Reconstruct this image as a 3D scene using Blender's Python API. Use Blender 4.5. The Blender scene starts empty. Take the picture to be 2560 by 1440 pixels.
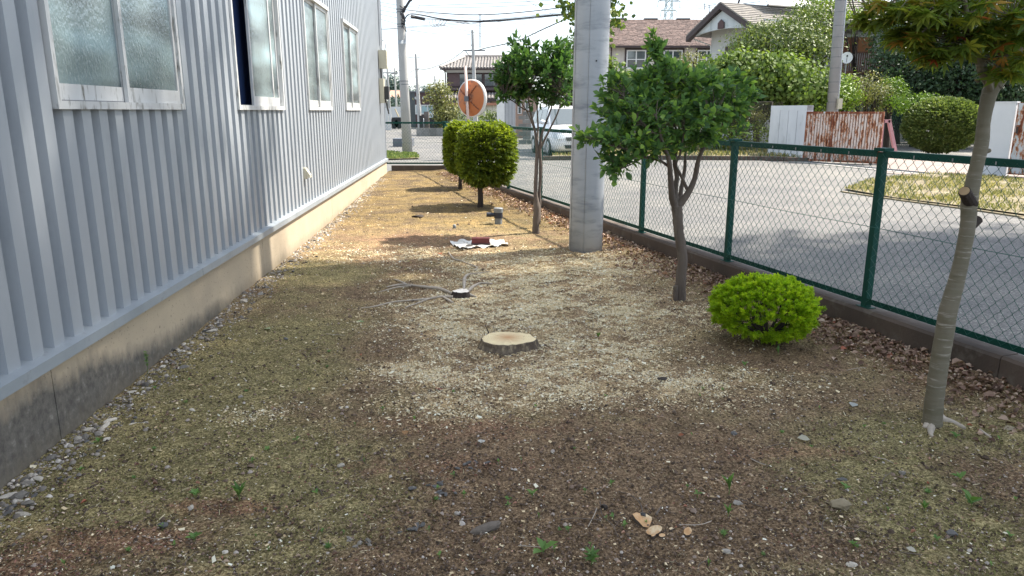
import bpy, math, random
import numpy as np
from mathutils import Vector, Matrix
from mathutils import noise as mnoise

# ------------------------------------------------------------------ camera, sky, sun, exposure
scene = bpy.context.scene
COL = scene.collection
R = math.radians
random.seed(7); rng = np.random.default_rng(7)
F = 1835.0                     # focal length in pixels of the 2560-wide photograph
TH = math.atan(443 / F)        # camera looks this much below the horizon
CAMH = 1.55
cd = bpy.data.cameras.new("camera"); cam = bpy.data.objects.new("camera", cd); COL.objects.link(cam)
cam.location = (0, 0, CAMH); cam.rotation_euler = (R(90) - TH, 0, 0)
cd.sensor_width = 36; cd.lens = F / 2560 * 36; cd.clip_start = 0.05; cd.clip_end = 2000
scene.camera = cam

SUN_EL, SUN_AZ = R(55), R(22)  # azimuth from +X towards +Y
SUND = Vector((math.cos(SUN_EL) * math.cos(SUN_AZ), math.cos(SUN_EL) * math.sin(SUN_AZ), math.sin(SUN_EL)))
world = bpy.data.worlds.new("World"); scene.world = world; world.use_nodes = True
wn = world.node_tree.nodes; wn.clear()
wo = wn.new("ShaderNodeOutputWorld"); bg = wn.new("ShaderNodeBackground"); sky = wn.new("ShaderNodeTexSky")
sky.sky_type = 'NISHITA'; sky.sun_disc = False; sky.sun_elevation = SUN_EL; sky.sun_rotation = R(90) - SUN_AZ
sky.air_density = 1.0; sky.dust_density = 2.0; sky.ozone_density = 1.0; sky.altitude = 50
bg.inputs[1].default_value = 0.12
# thin milky overcast: the whole dome mixed with one even pale veil
veil = wn.new("ShaderNodeMix"); veil.data_type = 'RGBA'; veil.inputs[0].default_value = 0.72; veil.inputs[7].default_value = (1.80, 1.97, 2.14, 1)
world.node_tree.links.new(sky.outputs[0], veil.inputs[6]); world.node_tree.links.new(veil.outputs[2], bg.inputs[0]); world.node_tree.links.new(bg.outputs[0], wo.inputs[0])
sl = bpy.data.lights.new("sun", 'SUN'); sl.energy = 2.45; sl.angle = R(1.0); sl.color = (1.0, 0.93, 0.82)
so = bpy.data.objects.new("sun", sl); COL.objects.link(so); so.location = (10, 5, 20)
so.rotation_euler = SUND.to_track_quat('Z', 'Y').to_euler()
vs = scene.view_settings
scene.display_settings.display_device = 'sRGB'
vs.view_transform = 'Standard'; vs.look = 'None'; vs.gamma = 1; vs.use_curve_mapping = False
vs.exposure = 2.3
scene.render.engine = 'CYCLES'
scene.cycles.max_bounces = 8; scene.cycles.transparent_max_bounces = 12
scene.cycles.sample_clamp_indirect = 6

# ------------------------------------------------------------------ from the photograph's pixels to places
CT, ST = math.cos(TH), math.sin(TH)
def ray(px, py):
    u = (px - 1280) / F; v = (720 - py) / F
    return Vector((u, CT + v * ST, -ST + v * CT))
def sstep(a, b, x):
    t = np.clip((x - a) / (b - a), 0, 1); return t * t * (3 - 2 * t)
def hnoise(x, y, s=1.0, seed=0.0):
    """cheap smooth pseudo noise from sines, about -1..1, works on arrays"""
    x = x * s + seed * 7.31; y = y * s - seed * 3.77
    return (np.sin(x * 1.7 + 1.3 * np.sin(y * 1.1)) + np.sin(y * 2.3 + 1.7 * np.sin(x * 0.9 + 2.0)) +
            0.6 * np.sin(x * 4.1 - y * 3.3 + np.sin(x * 2.2)) + 0.4 * np.sin(y * 7.3 + x * 5.1)) / 3.0
def gz(x, y):
    """height of the garden soil"""
    return 0.10 * sstep(8, 18, y) + 0.012 * hnoise(x, y, 1.1, 1) + 0.006 * hnoise(x, y, 4.0, 2)
def G(px, py, z=None):
    d = ray(px, py)
    if z is not None:
        t = (z - CAMH) / d.z; return Vector((0, 0, CAMH)) + d * t
    zz = 0.0
    for _ in range(4):
        t = (zz - CAMH) / d.z; p = Vector((0, 0, CAMH)) + d * t; zz = float(gz(p.x, p.y))
    p.z = zz; return p
def D(px, py, Y):
    d = ray(px, py); return Vector((0, 0, CAMH)) + d * (Y / d.y)

# ------------------------------------------------------------------ materials
def _new(name):
    m = bpy.data.materials.new(name); m.use_nodes = True; nt = m.node_tree; nt.nodes.clear()
    out = nt.nodes.new("ShaderNodeOutputMaterial"); b = nt.nodes.new("ShaderNodeBsdfPrincipled")
    nt.links.new(b.outputs[0], out.inputs[0]); return m, nt, b, out
def N(nt, t, **kw):
    n = nt.nodes.new(t)
    for k, v in kw.items():
        if k in n.inputs.keys() if isinstance(k, str) else False: n.inputs[k].default_value = v
        else: setattr(n, k, v)
    return n
def coordn(nt, scale=(1, 1, 1), world=False):
    if world:
        c = nt.nodes.new("ShaderNodeNewGeometry"); o = c.outputs['Position']
    else:
        c = nt.nodes.new("ShaderNodeTexCoord"); o = c.outputs['Object']
    m = nt.nodes.new("ShaderNodeMapping"); m.inputs['Scale'].default_value = scale
    nt.links.new(o, m.inputs[0]); return m.outputs[0]
def noise(nt, vec, scale, detail=4, rough=0.55):
    n = nt.nodes.new("ShaderNodeTexNoise"); n.inputs['Scale'].default_value = scale
    n.inputs['Detail'].default_value = detail; n.inputs['Roughness'].default_value = rough
    nt.links.new(vec, n.inputs['Vector']); return n.outputs['Fac']
def ramp(nt, fac, stops):
    r = nt.nodes.new("ShaderNodeValToRGB"); e = r.color_ramp.elements
    while len(e) < len(stops): e.new(0.5)
    for el, (p, c) in zip(e, stops):
        el.position = p; el.color = (*c, 1) if len(c) == 3 else c
    nt.links.new(fac, r.inputs[0]); return r.outputs[0]
def mix(nt, fac, a, b, mode='MIX'):
    m = nt.nodes.new("ShaderNodeMix"); m.data_type = 'RGBA'; m.blend_type = mode
    for idx, v in ((0, fac), (6, a), (7, b)):
        if isinstance(v, (int, float)): m.inputs[idx].default_value = v
        elif isinstance(v, tuple): m.inputs[idx].default_value = (*v[:3], 1)
        else: nt.links.new(v, m.inputs[idx])
    return m.outputs[2]
def mth(nt, op, a, b=0.0, clamp=False):
    m = nt.nodes.new("ShaderNodeMath"); m.operation = op; m.use_clamp = clamp
    for i, v in ((0, a), (1, b)):
        if isinstance(v, (int, float)): m.inputs[i].default_value = v
        else: nt.links.new(v, m.inputs[i])
    return m.outputs[0]
def bump(nt, b, h, strength=0.3, dist=0.01, prev=None):
    n = nt.nodes.new("ShaderNodeBump"); n.inputs['Strength'].default_value = strength; n.inputs['Distance'].default_value = dist
    nt.links.new(h, n.inputs['Height'])
    if prev is not None: nt.links.new(prev, n.inputs['Normal'])
    nt.links.new(n.outputs[0], b.inputs['Normal']); return n.outputs[0]

def M(name, c1, c2=None, scale=3.0, rough=0.7, metal=0.0, bmp=0.2, bscale=40, bdist=0.003, stretch=(1, 1, 1),
      c3=None, s3=12.0, t3=(0.55, 0.7), spec=0.5, detail=5, world=False, rvar=0.0):
    m, nt, b, out = _new(name)
    v = coordn(nt, stretch, world)
    c2 = c2 or tuple(x * 0.75 for x in c1)
    col = ramp(nt, noise(nt, v, scale, detail), [(0.3, c1), (0.7, c2)])
    if c3:
        f = ramp(nt, noise(nt, v, s3, 6, 0.65), [(t3[0], (0, 0, 0)), (t3[1], (1, 1, 1))])
        col = mix(nt, f, col, c3)
    if rvar:
        oi = nt.nodes.new("ShaderNodeObjectInfo")
        f = mth(nt, 'MULTIPLY_ADD', oi.outputs['Random'], rvar * 2); f.node.inputs[2].default_value = 1 - rvar
        h = nt.nodes.new("ShaderNodeHueSaturation"); nt.links.new(f, h.inputs['Value']); nt.links.new(col, h.inputs['Color']); col = h.outputs[0]
    nt.links.new(col, b.inputs['Base Color'])
    b.inputs['Roughness'].default_value = rough; b.inputs['Metallic'].default_value = metal
    b.inputs['Specular IOR Level'].default_value = spec
    if bmp: bump(nt, b, noise(nt, v, bscale, 5), bmp, bdist)
    return m
def M_leaf(name, stops, trans=0.35, rough=0.45, objrand=False, spec=0.4, tc=(1.25, 1.25, 0.7), gain=1.0):
    stops = [(p, tuple(min(c * gain, .85) for c in q)) for p, q in stops]
    """leaf colour from a per-leaf random tint; the blade lets some light through"""
    m, nt, b, out = _new(name)
    if objrand:
        oi = nt.nodes.new("ShaderNodeObjectInfo"); f = oi.outputs['Random']
    else:
        a = nt.nodes.new("ShaderNodeAttribute"); a.attribute_name = "tint"; f = a.outputs['Fac']
    col = ramp(nt, f, stops)
    nt.links.new(col, b.inputs['Base Color']); b.inputs['Roughness'].default_value = rough
    b.inputs['Specular IOR Level'].default_value = spec
    if trans:
        t = nt.nodes.new("ShaderNodeBsdfTranslucent"); tcn = mix(nt, 1.0, col, tc, 'MULTIPLY'); nt.links.new(tcn, t.inputs[0])
        ms = nt.nodes.new("ShaderNodeMixShader"); ms.inputs[0].default_value = trans
        nt.links.new(b.outputs[0], ms.inputs[1]); nt.links.new(t.outputs[0], ms.inputs[2]); nt.links.new(ms.outputs[0], out.inputs[0])
    return m

# ------------------------------------------------------------------ objects
def tag(o, label=None, cat=None, group=None, kind=None):
    if label: o['label'] = label
    if cat: o['category'] = cat
    if group: o['group'] = group
    if kind: o['kind'] = kind
    return o
def wloc(o):
    p = Vector(o.location)
    while o.parent: o = o.parent; p = p + Vector(o.location)
    return p
def empty(name, loc, label=None, cat=None, group=None, kind=None):
    o = bpy.data.objects.new(name, None); COL.objects.link(o); o.location = Vector(loc); o.empty_display_size = 0.1
    return tag(o, label, cat, group, kind)
def link(name, me, parent=None, loc=None):
    o = bpy.data.objects.new(name, me); COL.objects.link(o)
    if parent is not None:
        o.parent = parent
        if loc is not None: o.location = Vector(loc) - wloc(parent)
    elif loc is not None: o.location = Vector(loc)
    return o
class MB:
    def __init__(s): s.v = []; s.f = []
    def add(s, vs_, fs):
        n = len(s.v); s.v += [tuple(p) for p in vs_]; s.f += [tuple(i + n for i in f) for f in fs]; return s
    def hexa(s, p):   # 8 points: 0-3 bottom ring, 4-7 top ring
        return s.add(p, [(3, 2, 1, 0), (4, 5, 6, 7), (0, 1, 5, 4), (1, 2, 6, 5), (2, 3, 7, 6), (3, 0, 4, 7)])
    def box(s, a, b):
        x0, y0, z0 = a; x1, y1, z1 = b
        return s.hexa([(x0, y0, z0), (x1, y0, z0), (x1, y1, z0), (x0, y1, z0), (x0, y0, z1), (x1, y0, z1), (x1, y1, z1), (x0, y1, z1)])
    def fbox(s, fr, a, b):  # box in a frame function fr(s,o,z)
        x0, y0, z0 = a; x1, y1, z1 = b
        return s.hexa([fr(*q) for q in [(x0, y0, z0), (x1, y0, z0), (x1, y1, z0), (x0, y1, z0), (x0, y0, z1), (x1, y0, z1), (x1, y1, z1), (x0, y1, z1)]])
    def tube(s, pts, rad, n=6, cap=True, jitter=0):
        pts = [Vector(p) for p in pts]; m = len(pts)
        if not hasattr(rad, '__len__'): rad = [rad] * m
        prevx = None; rings = []
        for i, p in enumerate(pts):
            d = (pts[min(i + 1, m - 1)] - pts[max(i - 1, 0)]);
            if d.length < 1e-9: d = Vector((0, 0, 1))
            d.normalize()
            if prevx is None:
                ref = Vector((0, 0, 1)) if abs(d.z) < 0.9 else Vector((1, 0, 0)); x = d.cross(ref).normalized()
            else:
                x = (prevx - d * prevx.dot(d)); x = x.normalized() if x.length > 1e-6 else d.orthogonal().normalized()
            y = d.cross(x); prevx = x
            rings.append([p + (x * math.cos(2 * math.pi * k / n) + y * math.sin(2 * math.pi * k / n)) * rad[i] * (1 + (random.uniform(-jitter, jitter) if jitter else 0)) for k in range(n)])
        vs_ = [q for r in rings for q in r]; fs = []
        for i in range(m - 1):
            for k in range(n):
                a = i * n + k; b = i * n + (k + 1) % n; fs.append((a, b, b + n, a + n))
        if cap: fs += [tuple(reversed(range(n))), tuple(range((m - 1) * n, m * n))]
        return s.add(vs_, fs)
    def prism(s, poly, off):   # planar polygon (list of points) extruded by vector off
        n = len(poly); off = Vector(off); a = [Vector(p) for p in poly]; b = [p + off for p in a]
        return s.add(a + b, [tuple(range(n)), tuple(reversed(range(n, 2 * n)))] + [((i + 1) % n, i, i + n, (i + 1) % n + n) for i in range(n)])
    def sheet(s, poly): n = len(poly); return s.add(poly, [tuple(range(n))])
    def build(s, name, mat, parent=None, loc=None, smooth=False, fixn=True):
        if loc is None:
            if parent is not None: loc = wloc(parent)
            else:
                a = np.array(s.v); loc = Vector(((a[:, 0].min() + a[:, 0].max()) / 2, (a[:, 1].min() + a[:, 1].max()) / 2, a[:, 2].min()))
        loc = Vector(loc)
        me = bpy.data.meshes.new(name); me.from_pydata([tuple(Vector(p) - loc) for p in s.v], [], s.f)
        if fixn:
            import bmesh
            bm = bmesh.new(); bm.from_mesh(me); bmesh.ops.recalc_face_normals(bm, faces=bm.faces); bm.to_mesh(me); bm.free()
        if smooth: me.polygons.foreach_set('use_smooth', [True] * len(me.polygons))
        if mat: me.materials.append(mat)
        me.update()
        return link(name, me, parent, loc)
def np_mesh(name, V, Fq, mat, tint=None, smooth=False):
    """mesh from arrays: V (n,3), Fq (m,k)"""
    me = bpy.data.meshes.new(name); V = np.asarray(V, dtype=np.float32); Fq = np.asarray(Fq, dtype=np.int32); k = Fq.shape[1]
    me.vertices.add(len(V)); me.vertices.foreach_set('co', V.ravel())
    me.loops.add(Fq.size); me.loops.foreach_set('vertex_index', Fq.ravel())
    me.polygons.add(len(Fq)); me.polygons.foreach_set('loop_start', np.arange(0, Fq.size, k, dtype=np.int32))
    me.update(calc_edges=True)
    if smooth: me.polygons.foreach_set('use_smooth', np.ones(len(Fq), dtype=bool))
    if tint is not None:
        a = me.attributes.new('tint', 'FLOAT', 'POINT'); a.data.foreach_set('value', np.asarray(tint, dtype=np.float32))
    if mat: me.materials.append(mat)
    return me
def scatter(name, T, TF, pos, X, Y, Z, mat, tint=None, parent=None, loc=(0, 0, 0), smooth=False):
    """T (k,3) template, TF (q,j) its faces; one copy per pos with axes X,Y,Z (n,3 each, already scaled)"""
    n = len(pos); k = len(T)
    V = pos[:, None, :] + T[None, :, 0, None] * X[:, None, :] + T[None, :, 1, None] * Y[:, None, :] + T[None, :, 2, None] * Z[:, None, :]
    V = V.reshape(-1, 3) - np.array(loc)[None, :]
    Fq = (TF[None, :, :] + (np.arange(n) * k)[:, None, None]).reshape(-1, TF.shape[1])
    me = np_mesh(name, V, Fq, mat, np.repeat(tint, k) if tint is not None else None, smooth)
    return link(name, me, parent, loc)
def nrm(a): return a / np.maximum(np.linalg.norm(a, axis=-1, keepdims=True), 1e-9)
def leaf_axes(dirs, size, up=(0, 0, 1), upj=0.5, wid=1.0):
    """leaf frames: Y along the leaf, Z near 'up' with jitter"""
    n = len(dirs); d = nrm(dirs); u = np.array(up)[None, :] + rng.normal(0, upj, (n, 3))
    x = nrm(np.cross(d, u)); z = np.cross(x, d); s = np.asarray(size).reshape(-1, 1) * np.ones((n, 1))
    return x * s * wid, d * s, z * s
LEAF = np.array([(0, 0, 0), (.20, .30, .05), (.24, .62, .04), (0, 1, -.06), (-.24, .62, .04), (-.20, .30, .05)], dtype=float)
LEAFF = np.array([(0, 1, 2, 3), (0, 3, 4, 5)])
BROAD = LEAF * np.array([1.75, 1, 1.2])
NEEDLE = np.array([(-.07, 0, 0), (.07, 0, 0), (.05, .9, .03), (-.05, .9, .03)], dtype=float); NEEDLEF = np.array([(0, 1, 2, 3)])
def maple_template():
    V = [(0, 0, 0)]; Fq = []
    for a, L in ((0, 1.0), (42, .88), (-42, .88), (84, .66), (-84, .66), (128, .34), (-128, .34)):
        d = np.array([math.sin(R(a)), math.cos(R(a)), 0]); p = np.array([d[1], -d[0], 0]); n = len(V)
        V += [tuple(d * L * .42 + p * L * .135 + np.array([0, 0, .02])), tuple(d * L + np.array([0, 0, -.10])), tuple(d * L * .42 - p * L * .135 + np.array([0, 0, .02]))]
        Fq.append((0, n, n + 1, n + 2))
    return np.array(V, dtype=float), np.array(Fq)
MAPLE, MAPLEF = maple_template()
PEB = np.array([(1, 0, .1), (.3, .9, 0), (-.7, .7, .05), (-1, -.2, 0), (-.3, -.9, .1), (.7, -.8, 0), (.45, .1, .75), (-.15, .4, .8), (-.35, -.3, .7)], dtype=float)
PEBF = np.array([(0, 1, 7), (0, 7, 6), (1, 2, 7), (2, 3, 7), (3, 8, 7), (3, 4, 8), (4, 5, 8), (5, 6, 8), (5, 0, 6), (6, 7, 8)])
def part_leaves(n, T, TF, pos, X, Y, Z, mat, parent, name='leaf'):
    """n separate leaves as objects sharing one mesh"""
    me = np_mesh(name, T, TF, mat); base = wloc(parent)
    for i in range(n):
        o = bpy.data.objects.new(name, me); COL.objects.link(o); o.parent = parent
        m = Matrix.Identity(4)
        for c, a in enumerate((X[i], Y[i], Z[i])):
            for r_ in range(3): m[r_][c] = a[r_]
        for r_ in range(3): m[r_][3] = pos[i][r_] - base[r_]
        o.matrix_local = m
# ------------------------------------------------------------------ shared materials
m_conc = M("foundation_concrete", (0.42, 0.35, 0.25), (0.33, 0.28, 0.21), 1.3, 0.85, bmp=0.35, bscale=60, bdist=0.004, c3=(0.16, 0.14, 0.12), s3=35, t3=(0.66, 0.74))
m_metalgrey = M("painted_blue_grey_steel", (0.315, 0.34, 0.37), (0.34, 0.365, 0.39), 1.2, 0.38, bmp=0.07, bscale=6, bdist=0.005, spec=0.6, stretch=(1, 1, .22), c3=(0.22, 0.24, 0.26), s3=5, t3=(0.55, 0.85))
m_ledge = M("ledge_flashing", (0.32, 0.35, 0.375), (0.25, 0.28, 0.30), 3.0, 0.45, bmp=0.05, c3=(0.20, 0.20, 0.19), s3=9, t3=(0.6, 0.8))
m_alu = M("white_aluminium", (0.60, 0.605, 0.60), (0.47, 0.475, 0.47), 4.0, 0.4, bmp=0.05, c3=(0.12, 0.11, 0.09), s3=22, t3=(0.55, 0.70), stretch=(1, 1, .25), detail=7)
m_aludark = M("dark_sash_groove", (0.20, 0.21, 0.22), (0.13, 0.13, 0.14), 5, 0.5)
m_green = M("green_powder_coat", (0.004, 0.065, 0.050), (0.004, 0.050, 0.038), 9, 0.6, bmp=0.05, spec=0.25)
m_greenwire = M("green_coated_wire", (0.006, 0.10, 0.075), (0.007, 0.075, 0.055), 9, 0.45, bmp=0)
m_kerb = M("damp_brown_concrete", (0.115, 0.083, 0.064), (0.062, 0.046, 0.037), 1.7, 0.85, bmp=0.5, bscale=45, bdist=0.006, c3=(0.17, 0.15, 0.12), s3=5, t3=(0.56, 0.78))
m_polec = M("grey_pole_concrete", (0.46, 0.48, 0.50), (0.36, 0.38, 0.405), 2.2, 0.75, bmp=0.35, bscale=22, bdist=0.005, stretch=(.55, .55, 2.2), c3=(0.25, 0.27, 0.30), s3=4.5, t3=(0.50, 0.68), detail=8)
m_polelight = M("pale_pole_concrete", (0.42, 0.42, 0.41), (0.34, 0.34, 0.33), 1.5, 0.75, bmp=0.2, bscale=20)
m_cable = M("black_cable", (0.025, 0.025, 0.03), (0.04, 0.04, 0.045), 5, 0.6, bmp=0)
m_cablegrey = M("grey_cable", (0.10, 0.11, 0.13), (0.14, 0.15, 0.17), 5, 0.6, bmp=0)
m_steel = M("galvanised_steel", (0.42, 0.43, 0.45), (0.33, 0.34, 0.36), 4, 0.45, metal=0.6, bmp=0.05)
m_white = M("white_paint", (0.74, 0.74, 0.72), (0.66, 0.66, 0.64), 2, 0.5, bmp=0.08)
m_black = M("black_plastic", (0.02, 0.02, 0.022), (0.03, 0.03, 0.03), 5, 0.4, bmp=0)
m_interior = M("brightened_interior", (0.10, 0.28, 0.75), (0.08, 0.22, 0.60), 1, 0.8, bmp=0)  # blue raised to stand in for light inside the room
m_beige = M("beige_plastic", (0.52, 0.49, 0.38), (0.46, 0.43, 0.33), 3, 0.5, bmp=0)

# ------------------------------------------------------------------ setting: ground, road, garden soil
def world_sheet(name, pts, mat, kind='structure', z=None):
    mb = MB(); mb.sheet(pts); o = mb.build(name, mat, fixn=False); tag(o, kind=kind)
    if o.data.polygons[0].normal.z < 0: o.data.flip_normals()
    return o
m_gnd = M("far_dirt", (0.20, 0.18, 0.14), (0.14, 0.15, 0.09), 0.3, 0.95, bmp=0.4, bscale=3, bdist=0.05, world=True)
world_sheet("ground", [(-400, -60, -.03), (400, -60, -.03), (400, 900, -.03), (-400, 900, -.03)], m_gnd)
# old asphalt: pale binder, small stones, a few wet-looking darker patches and cracks
def asphalt():
    m, nt, b, out = _new("worn_asphalt"); v = coordn(nt, world=True)
    base = ramp(nt, noise(nt, v, 0.9, 8, 0.72), [(0.3, (0.105, 0.105, 0.106)), (0.5, (0.152, 0.149, 0.143)), (0.7, (0.20, 0.19, 0.175))])
    st = nt.nodes.new("ShaderNodeTexVoronoi"); st.inputs['Scale'].default_value = 90; nt.links.new(v, st.inputs['Vector'])
    spk = ramp(nt, st.outputs['Color'], [(0.0, (0.45, 0.45, 0.45)), (0.7, (1.0, 1.0, 1.0)), (1.0, (2.4, 2.3, 2.15))])
    col = mix(nt, 1.0, base, spk, 'MULTIPLY')
    big = ramp(nt, noise(nt, v, 0.17, 3), [(0.4, (0.88, 0.88, 0.9)), (0.65, (1.12, 1.1, 1.05))])
    col = mix(nt, 1.0, col, big, 'MULTIPLY')
    ck = nt.nodes.new("ShaderNodeTexVoronoi"); ck.feature = 'DISTANCE_TO_EDGE'; ck.inputs['Scale'].default_value = 0.32
    wv = nt.nodes.new("ShaderNodeVectorMath"); wv.operation = 'ADD'; nn = nt.nodes.new("ShaderNodeTexNoise"); nn.inputs['Scale'].default_value = 2.5; nt.links.new(v, nn.inputs['Vector'])
    nt.links.new(v, wv.inputs[0]); nt.links.new(nn.outputs['Color'], wv.inputs[1]); nt.links.new(wv.outputs[0], ck.inputs['Vector'])
    cf = ramp(nt, ck.outputs['Distance'], [(0.0, (1, 1, 1)), (0.006, (0, 0, 0))])
    col = mix(nt, mth(nt, 'MULTIPLY', cf, 0.6), col, (0.06, 0.055, 0.05))
    nt.links.new(col, b.inputs['Base Color']); b.inputs['Roughness'].default_value = 0.85
    bump(nt, b, st.outputs['Distance'], 0.5, 0.004); return m
world_sheet("road", [(-60, 19.2, -.004), (-60, 70, -.004), (60, 70, -.004), (60, -30, -.004), (3.2, -30, -.004), (3.2, 3, -.004), (-1.6, 19.2, -.004)], asphalt())

# regions of the garden floor: (photo point, radius x, radius y in metres, weight)
def blobs(lst):
    out = []
    for (px, py, rx, ry, w) in lst:
        p = G(px, py); out.append((p.x, p.y, rx, ry, w))
    return out
B_DUST = blobs([(1290, 770, .85, .65, 1.0), (1080, 930, .38, .26, .9), (1160, 830, .5, .5, .6), (1500, 880, .5, .5, .75), (1350, 690, .9, .9, .75), (1600, 780, .55, .55, .6),
                (1160, 1010, .35, .2, .6), (1400, 960, .5, .3, .7), (640, 1040, .18, .12, .4), (1050, 640, 1.0, .5, .25), (1500, 660, .8, .6, .45), (1750, 960, .5, .3, .5)])
B_SOIL = blobs([(1420, 1300, .60, .42, 1.3), (1200, 1420, .5, .25, .8), (1700, 1250, .55, .3, .8), (1880, 880, .42, .26, 1.3), (1350, 1150, .6, .28, .8), (980, 860, .5, .5, .6), (1100, 620, .8, .4, .5),
                (1000, 740, .5, .4, .4), (2000, 1000, .4, .3, .5), (2520, 1200, .3, .3, .8), (1700, 1100, .5, .3, .6), (2100, 1380, .25, .12, .6), (1560, 740, .5, .5, .5)])
B_RED = blobs([(330, 1350, .26, .09, 1.2), (560, 1270, .24, .07, 1.0), (40, 1425, .18, .09, 1.0), (2020, 1130, .4, .1, .5), (1180, 1070, .6, .14, .5), (1040, 600, .9, .6, .6), (960, 650, .6, .4, .5), (1150, 1160, .4, .1, .4)])
B_MOSS = blobs([(300, 1150, .7, .5, 1.0), (700, 860, .7, .9, .9), (560, 950, .5, .5, .8), (2300, 1180, .6, .45, .9), (2100, 1330, .5, .3, .8), (900, 1250, .6, .3, .6), (800, 680, .6, .8, .8), (500, 1130, .6, .3, .7),
                (850, 1400, .6, .15, .6), (150, 1250, .5, .3, .9), (2350, 1080, .5, .3, .7), (1250, 560, 1.4, 1.0, .4), (650, 1190, .5, .2, .7), (1060, 1330, .35, .2, .6), (2420, 1380, .4, .2, .7), (1850, 1200, .3, .15, .4)])
def fld(B, x, y, wob=0.35):
    s = np.zeros_like(x); n1 = hnoise(x, y, 2.3, 3); n2 = hnoise(y, x, 6.1, 5)
    for (cx, cy, rx, ry, w) in B:
        d = ((x - cx) / rx) ** 2 + ((y - cy) / ry) ** 2
        s = s + w * np.exp(-np.maximum(d * (1 + wob * n1 + .25 * n2), 0))
    return np.clip(s, 0, 1.3)
def fields(x, y):
    x = np.asarray(x, float); y = np.asarray(y, float)
    return fld(B_DUST, x, y), fld(B_SOIL, x, y), fld(B_RED, x, y), fld(B_MOSS, x, y)

def soil_mat():
    m, nt, b, out = _new("garden_soil"); v = coordn(nt, world=True)
    def at(n):
        a = nt.nodes.new("ShaderNodeAttribute"); a.attribute_name = n; return a.outputs['Fac']
    nA = noise(nt, v, 75, 8, 0.82); nB = noise(nt, v, 14, 5, 0.65); nC = noise(nt, v, 2.6, 4); nD = noise(nt, v, 210, 3, 0.7)
    soil = ramp(nt, nA, [(0.40, (0.030, 0.021, 0.014)), (0.5, (0.088, 0.064, 0.045)), (0.60, (0.22, 0.175, 0.13))])
    olive = ramp(nt, nA, [(0.39, (0.030, 0.025, 0.014)), (0.5, (0.108, 0.091, 0.056)), (0.61, (0.28, 0.24, 0.16))])
    mossc = ramp(nt, nA, [(0.39, (0.030, 0.029, 0.014)), (0.5, (0.108, 0.100, 0.054)), (0.61, (0.28, 0.26, 0.16))])
    dust = ramp(nt, nA, [(0.40, (0.055, 0.042, 0.029)), (0.49, (0.19, 0.15, 0.105)), (0.60, (0.52, 0.44, 0.31))])
    red = ramp(nt, nA, [(0.40, (0.04, 0.022, 0.016)), (0.5, (0.115, 0.070, 0.051)), (0.61, (0.27, 0.18, 0.135))])
    sunlit_gold = ramp(nt, nA, [(0.38, (0.045, 0.032, 0.014)), (0.49, (0.155, 0.108, 0.050)), (0.62, (0.40, 0.31, 0.17))])
    def mask(a, k=1.0, off=0.0):  # break the edge of a region up with noise
        f = mth(nt, 'MULTIPLY_ADD', nB, 1.5); f.node.inputs[2].default_value = -0.75 + off
        f = mth(nt, 'ADD', mth(nt, 'MULTIPLY', a, k), mth(nt, 'MULTIPLY', f, 0.7))
        return ramp(nt, f, [(0.15, (0, 0, 0)), (0.62, (1, 1, 1))])
    col = mix(nt, ramp(nt, nC, [(0.42, (0, 0, 0)), (0.6, (1, 1, 1))]), soil, olive)
    col = mix(nt, mask(at('moss')), col, mossc)
    col = mix(nt, mth(nt, 'MULTIPLY', mask(at('sunlit_gold')), ramp(nt, nC, [(0.40, (.15, .15, .15)), (0.60, (.9, .9, .9))])), col, sunlit_gold)
    col = mix(nt, mask(at('soil')), col, soil)
    col = mix(nt, mth(nt, 'MULTIPLY', mask(at('red')), .75), col, red)
    col = mix(nt, mth(nt, 'MULTIPLY', mask(at('dust')), ramp(nt, nC, [(0.4, (.25, .25, .25)), (0.58, (.8, .8, .8))])), col, dust)
    mid = ramp(nt, noise(nt, v, 6.5, 6, .7), [(0.3, (.62, .62, .60)), (0.5, (1, 1, 1)), (0.7, (1.36, 1.33, 1.27))]); col = mix(nt, 1.0, col, mid, 'MULTIPLY')
    spk = ramp(nt, nD, [(0.60, (0, 0, 0)), (0.68, (1, 1, 1))])
    col = mix(nt, mth(nt, 'MULTIPLY', spk, 0.45), col, (0.27, 0.235, 0.16))
    col = mix(nt, 1.0, col, mix(nt, at('sunlit_gold'), (1.98, 1.78, 1.50), (.76, .75, .66)), 'MULTIPLY')  # light evened out in the colour: shaded near soil raised, sunlit far strip lowered
    nt.links.new(col, b.inputs['Base Color']); b.inputs['Roughness'].default_value = 0.95; b.inputs['Specular IOR Level'].default_value = 0.15
    p = bump(nt, b, nA, 0.9, 0.012); bump(nt, b, nB, 0.5, 0.03, p); return m
KA, KB = Vector((-1.70, 18.45, 0)), Vector((2.52, 4.97, 0))    # inner foot of the kerb wall
KD = (KB - KA).normalized(); KN = Vector((KD.y, -KD.x, 0))      # KN points away from... checked below
if KN.x < 0: KN = -KN
def kx(y): return KA.x + (KB.x - KA.x) * (y - KA.y) / (KB.y - KA.y)
def wx(y): return -1.99 - 0.0572 * y
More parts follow.
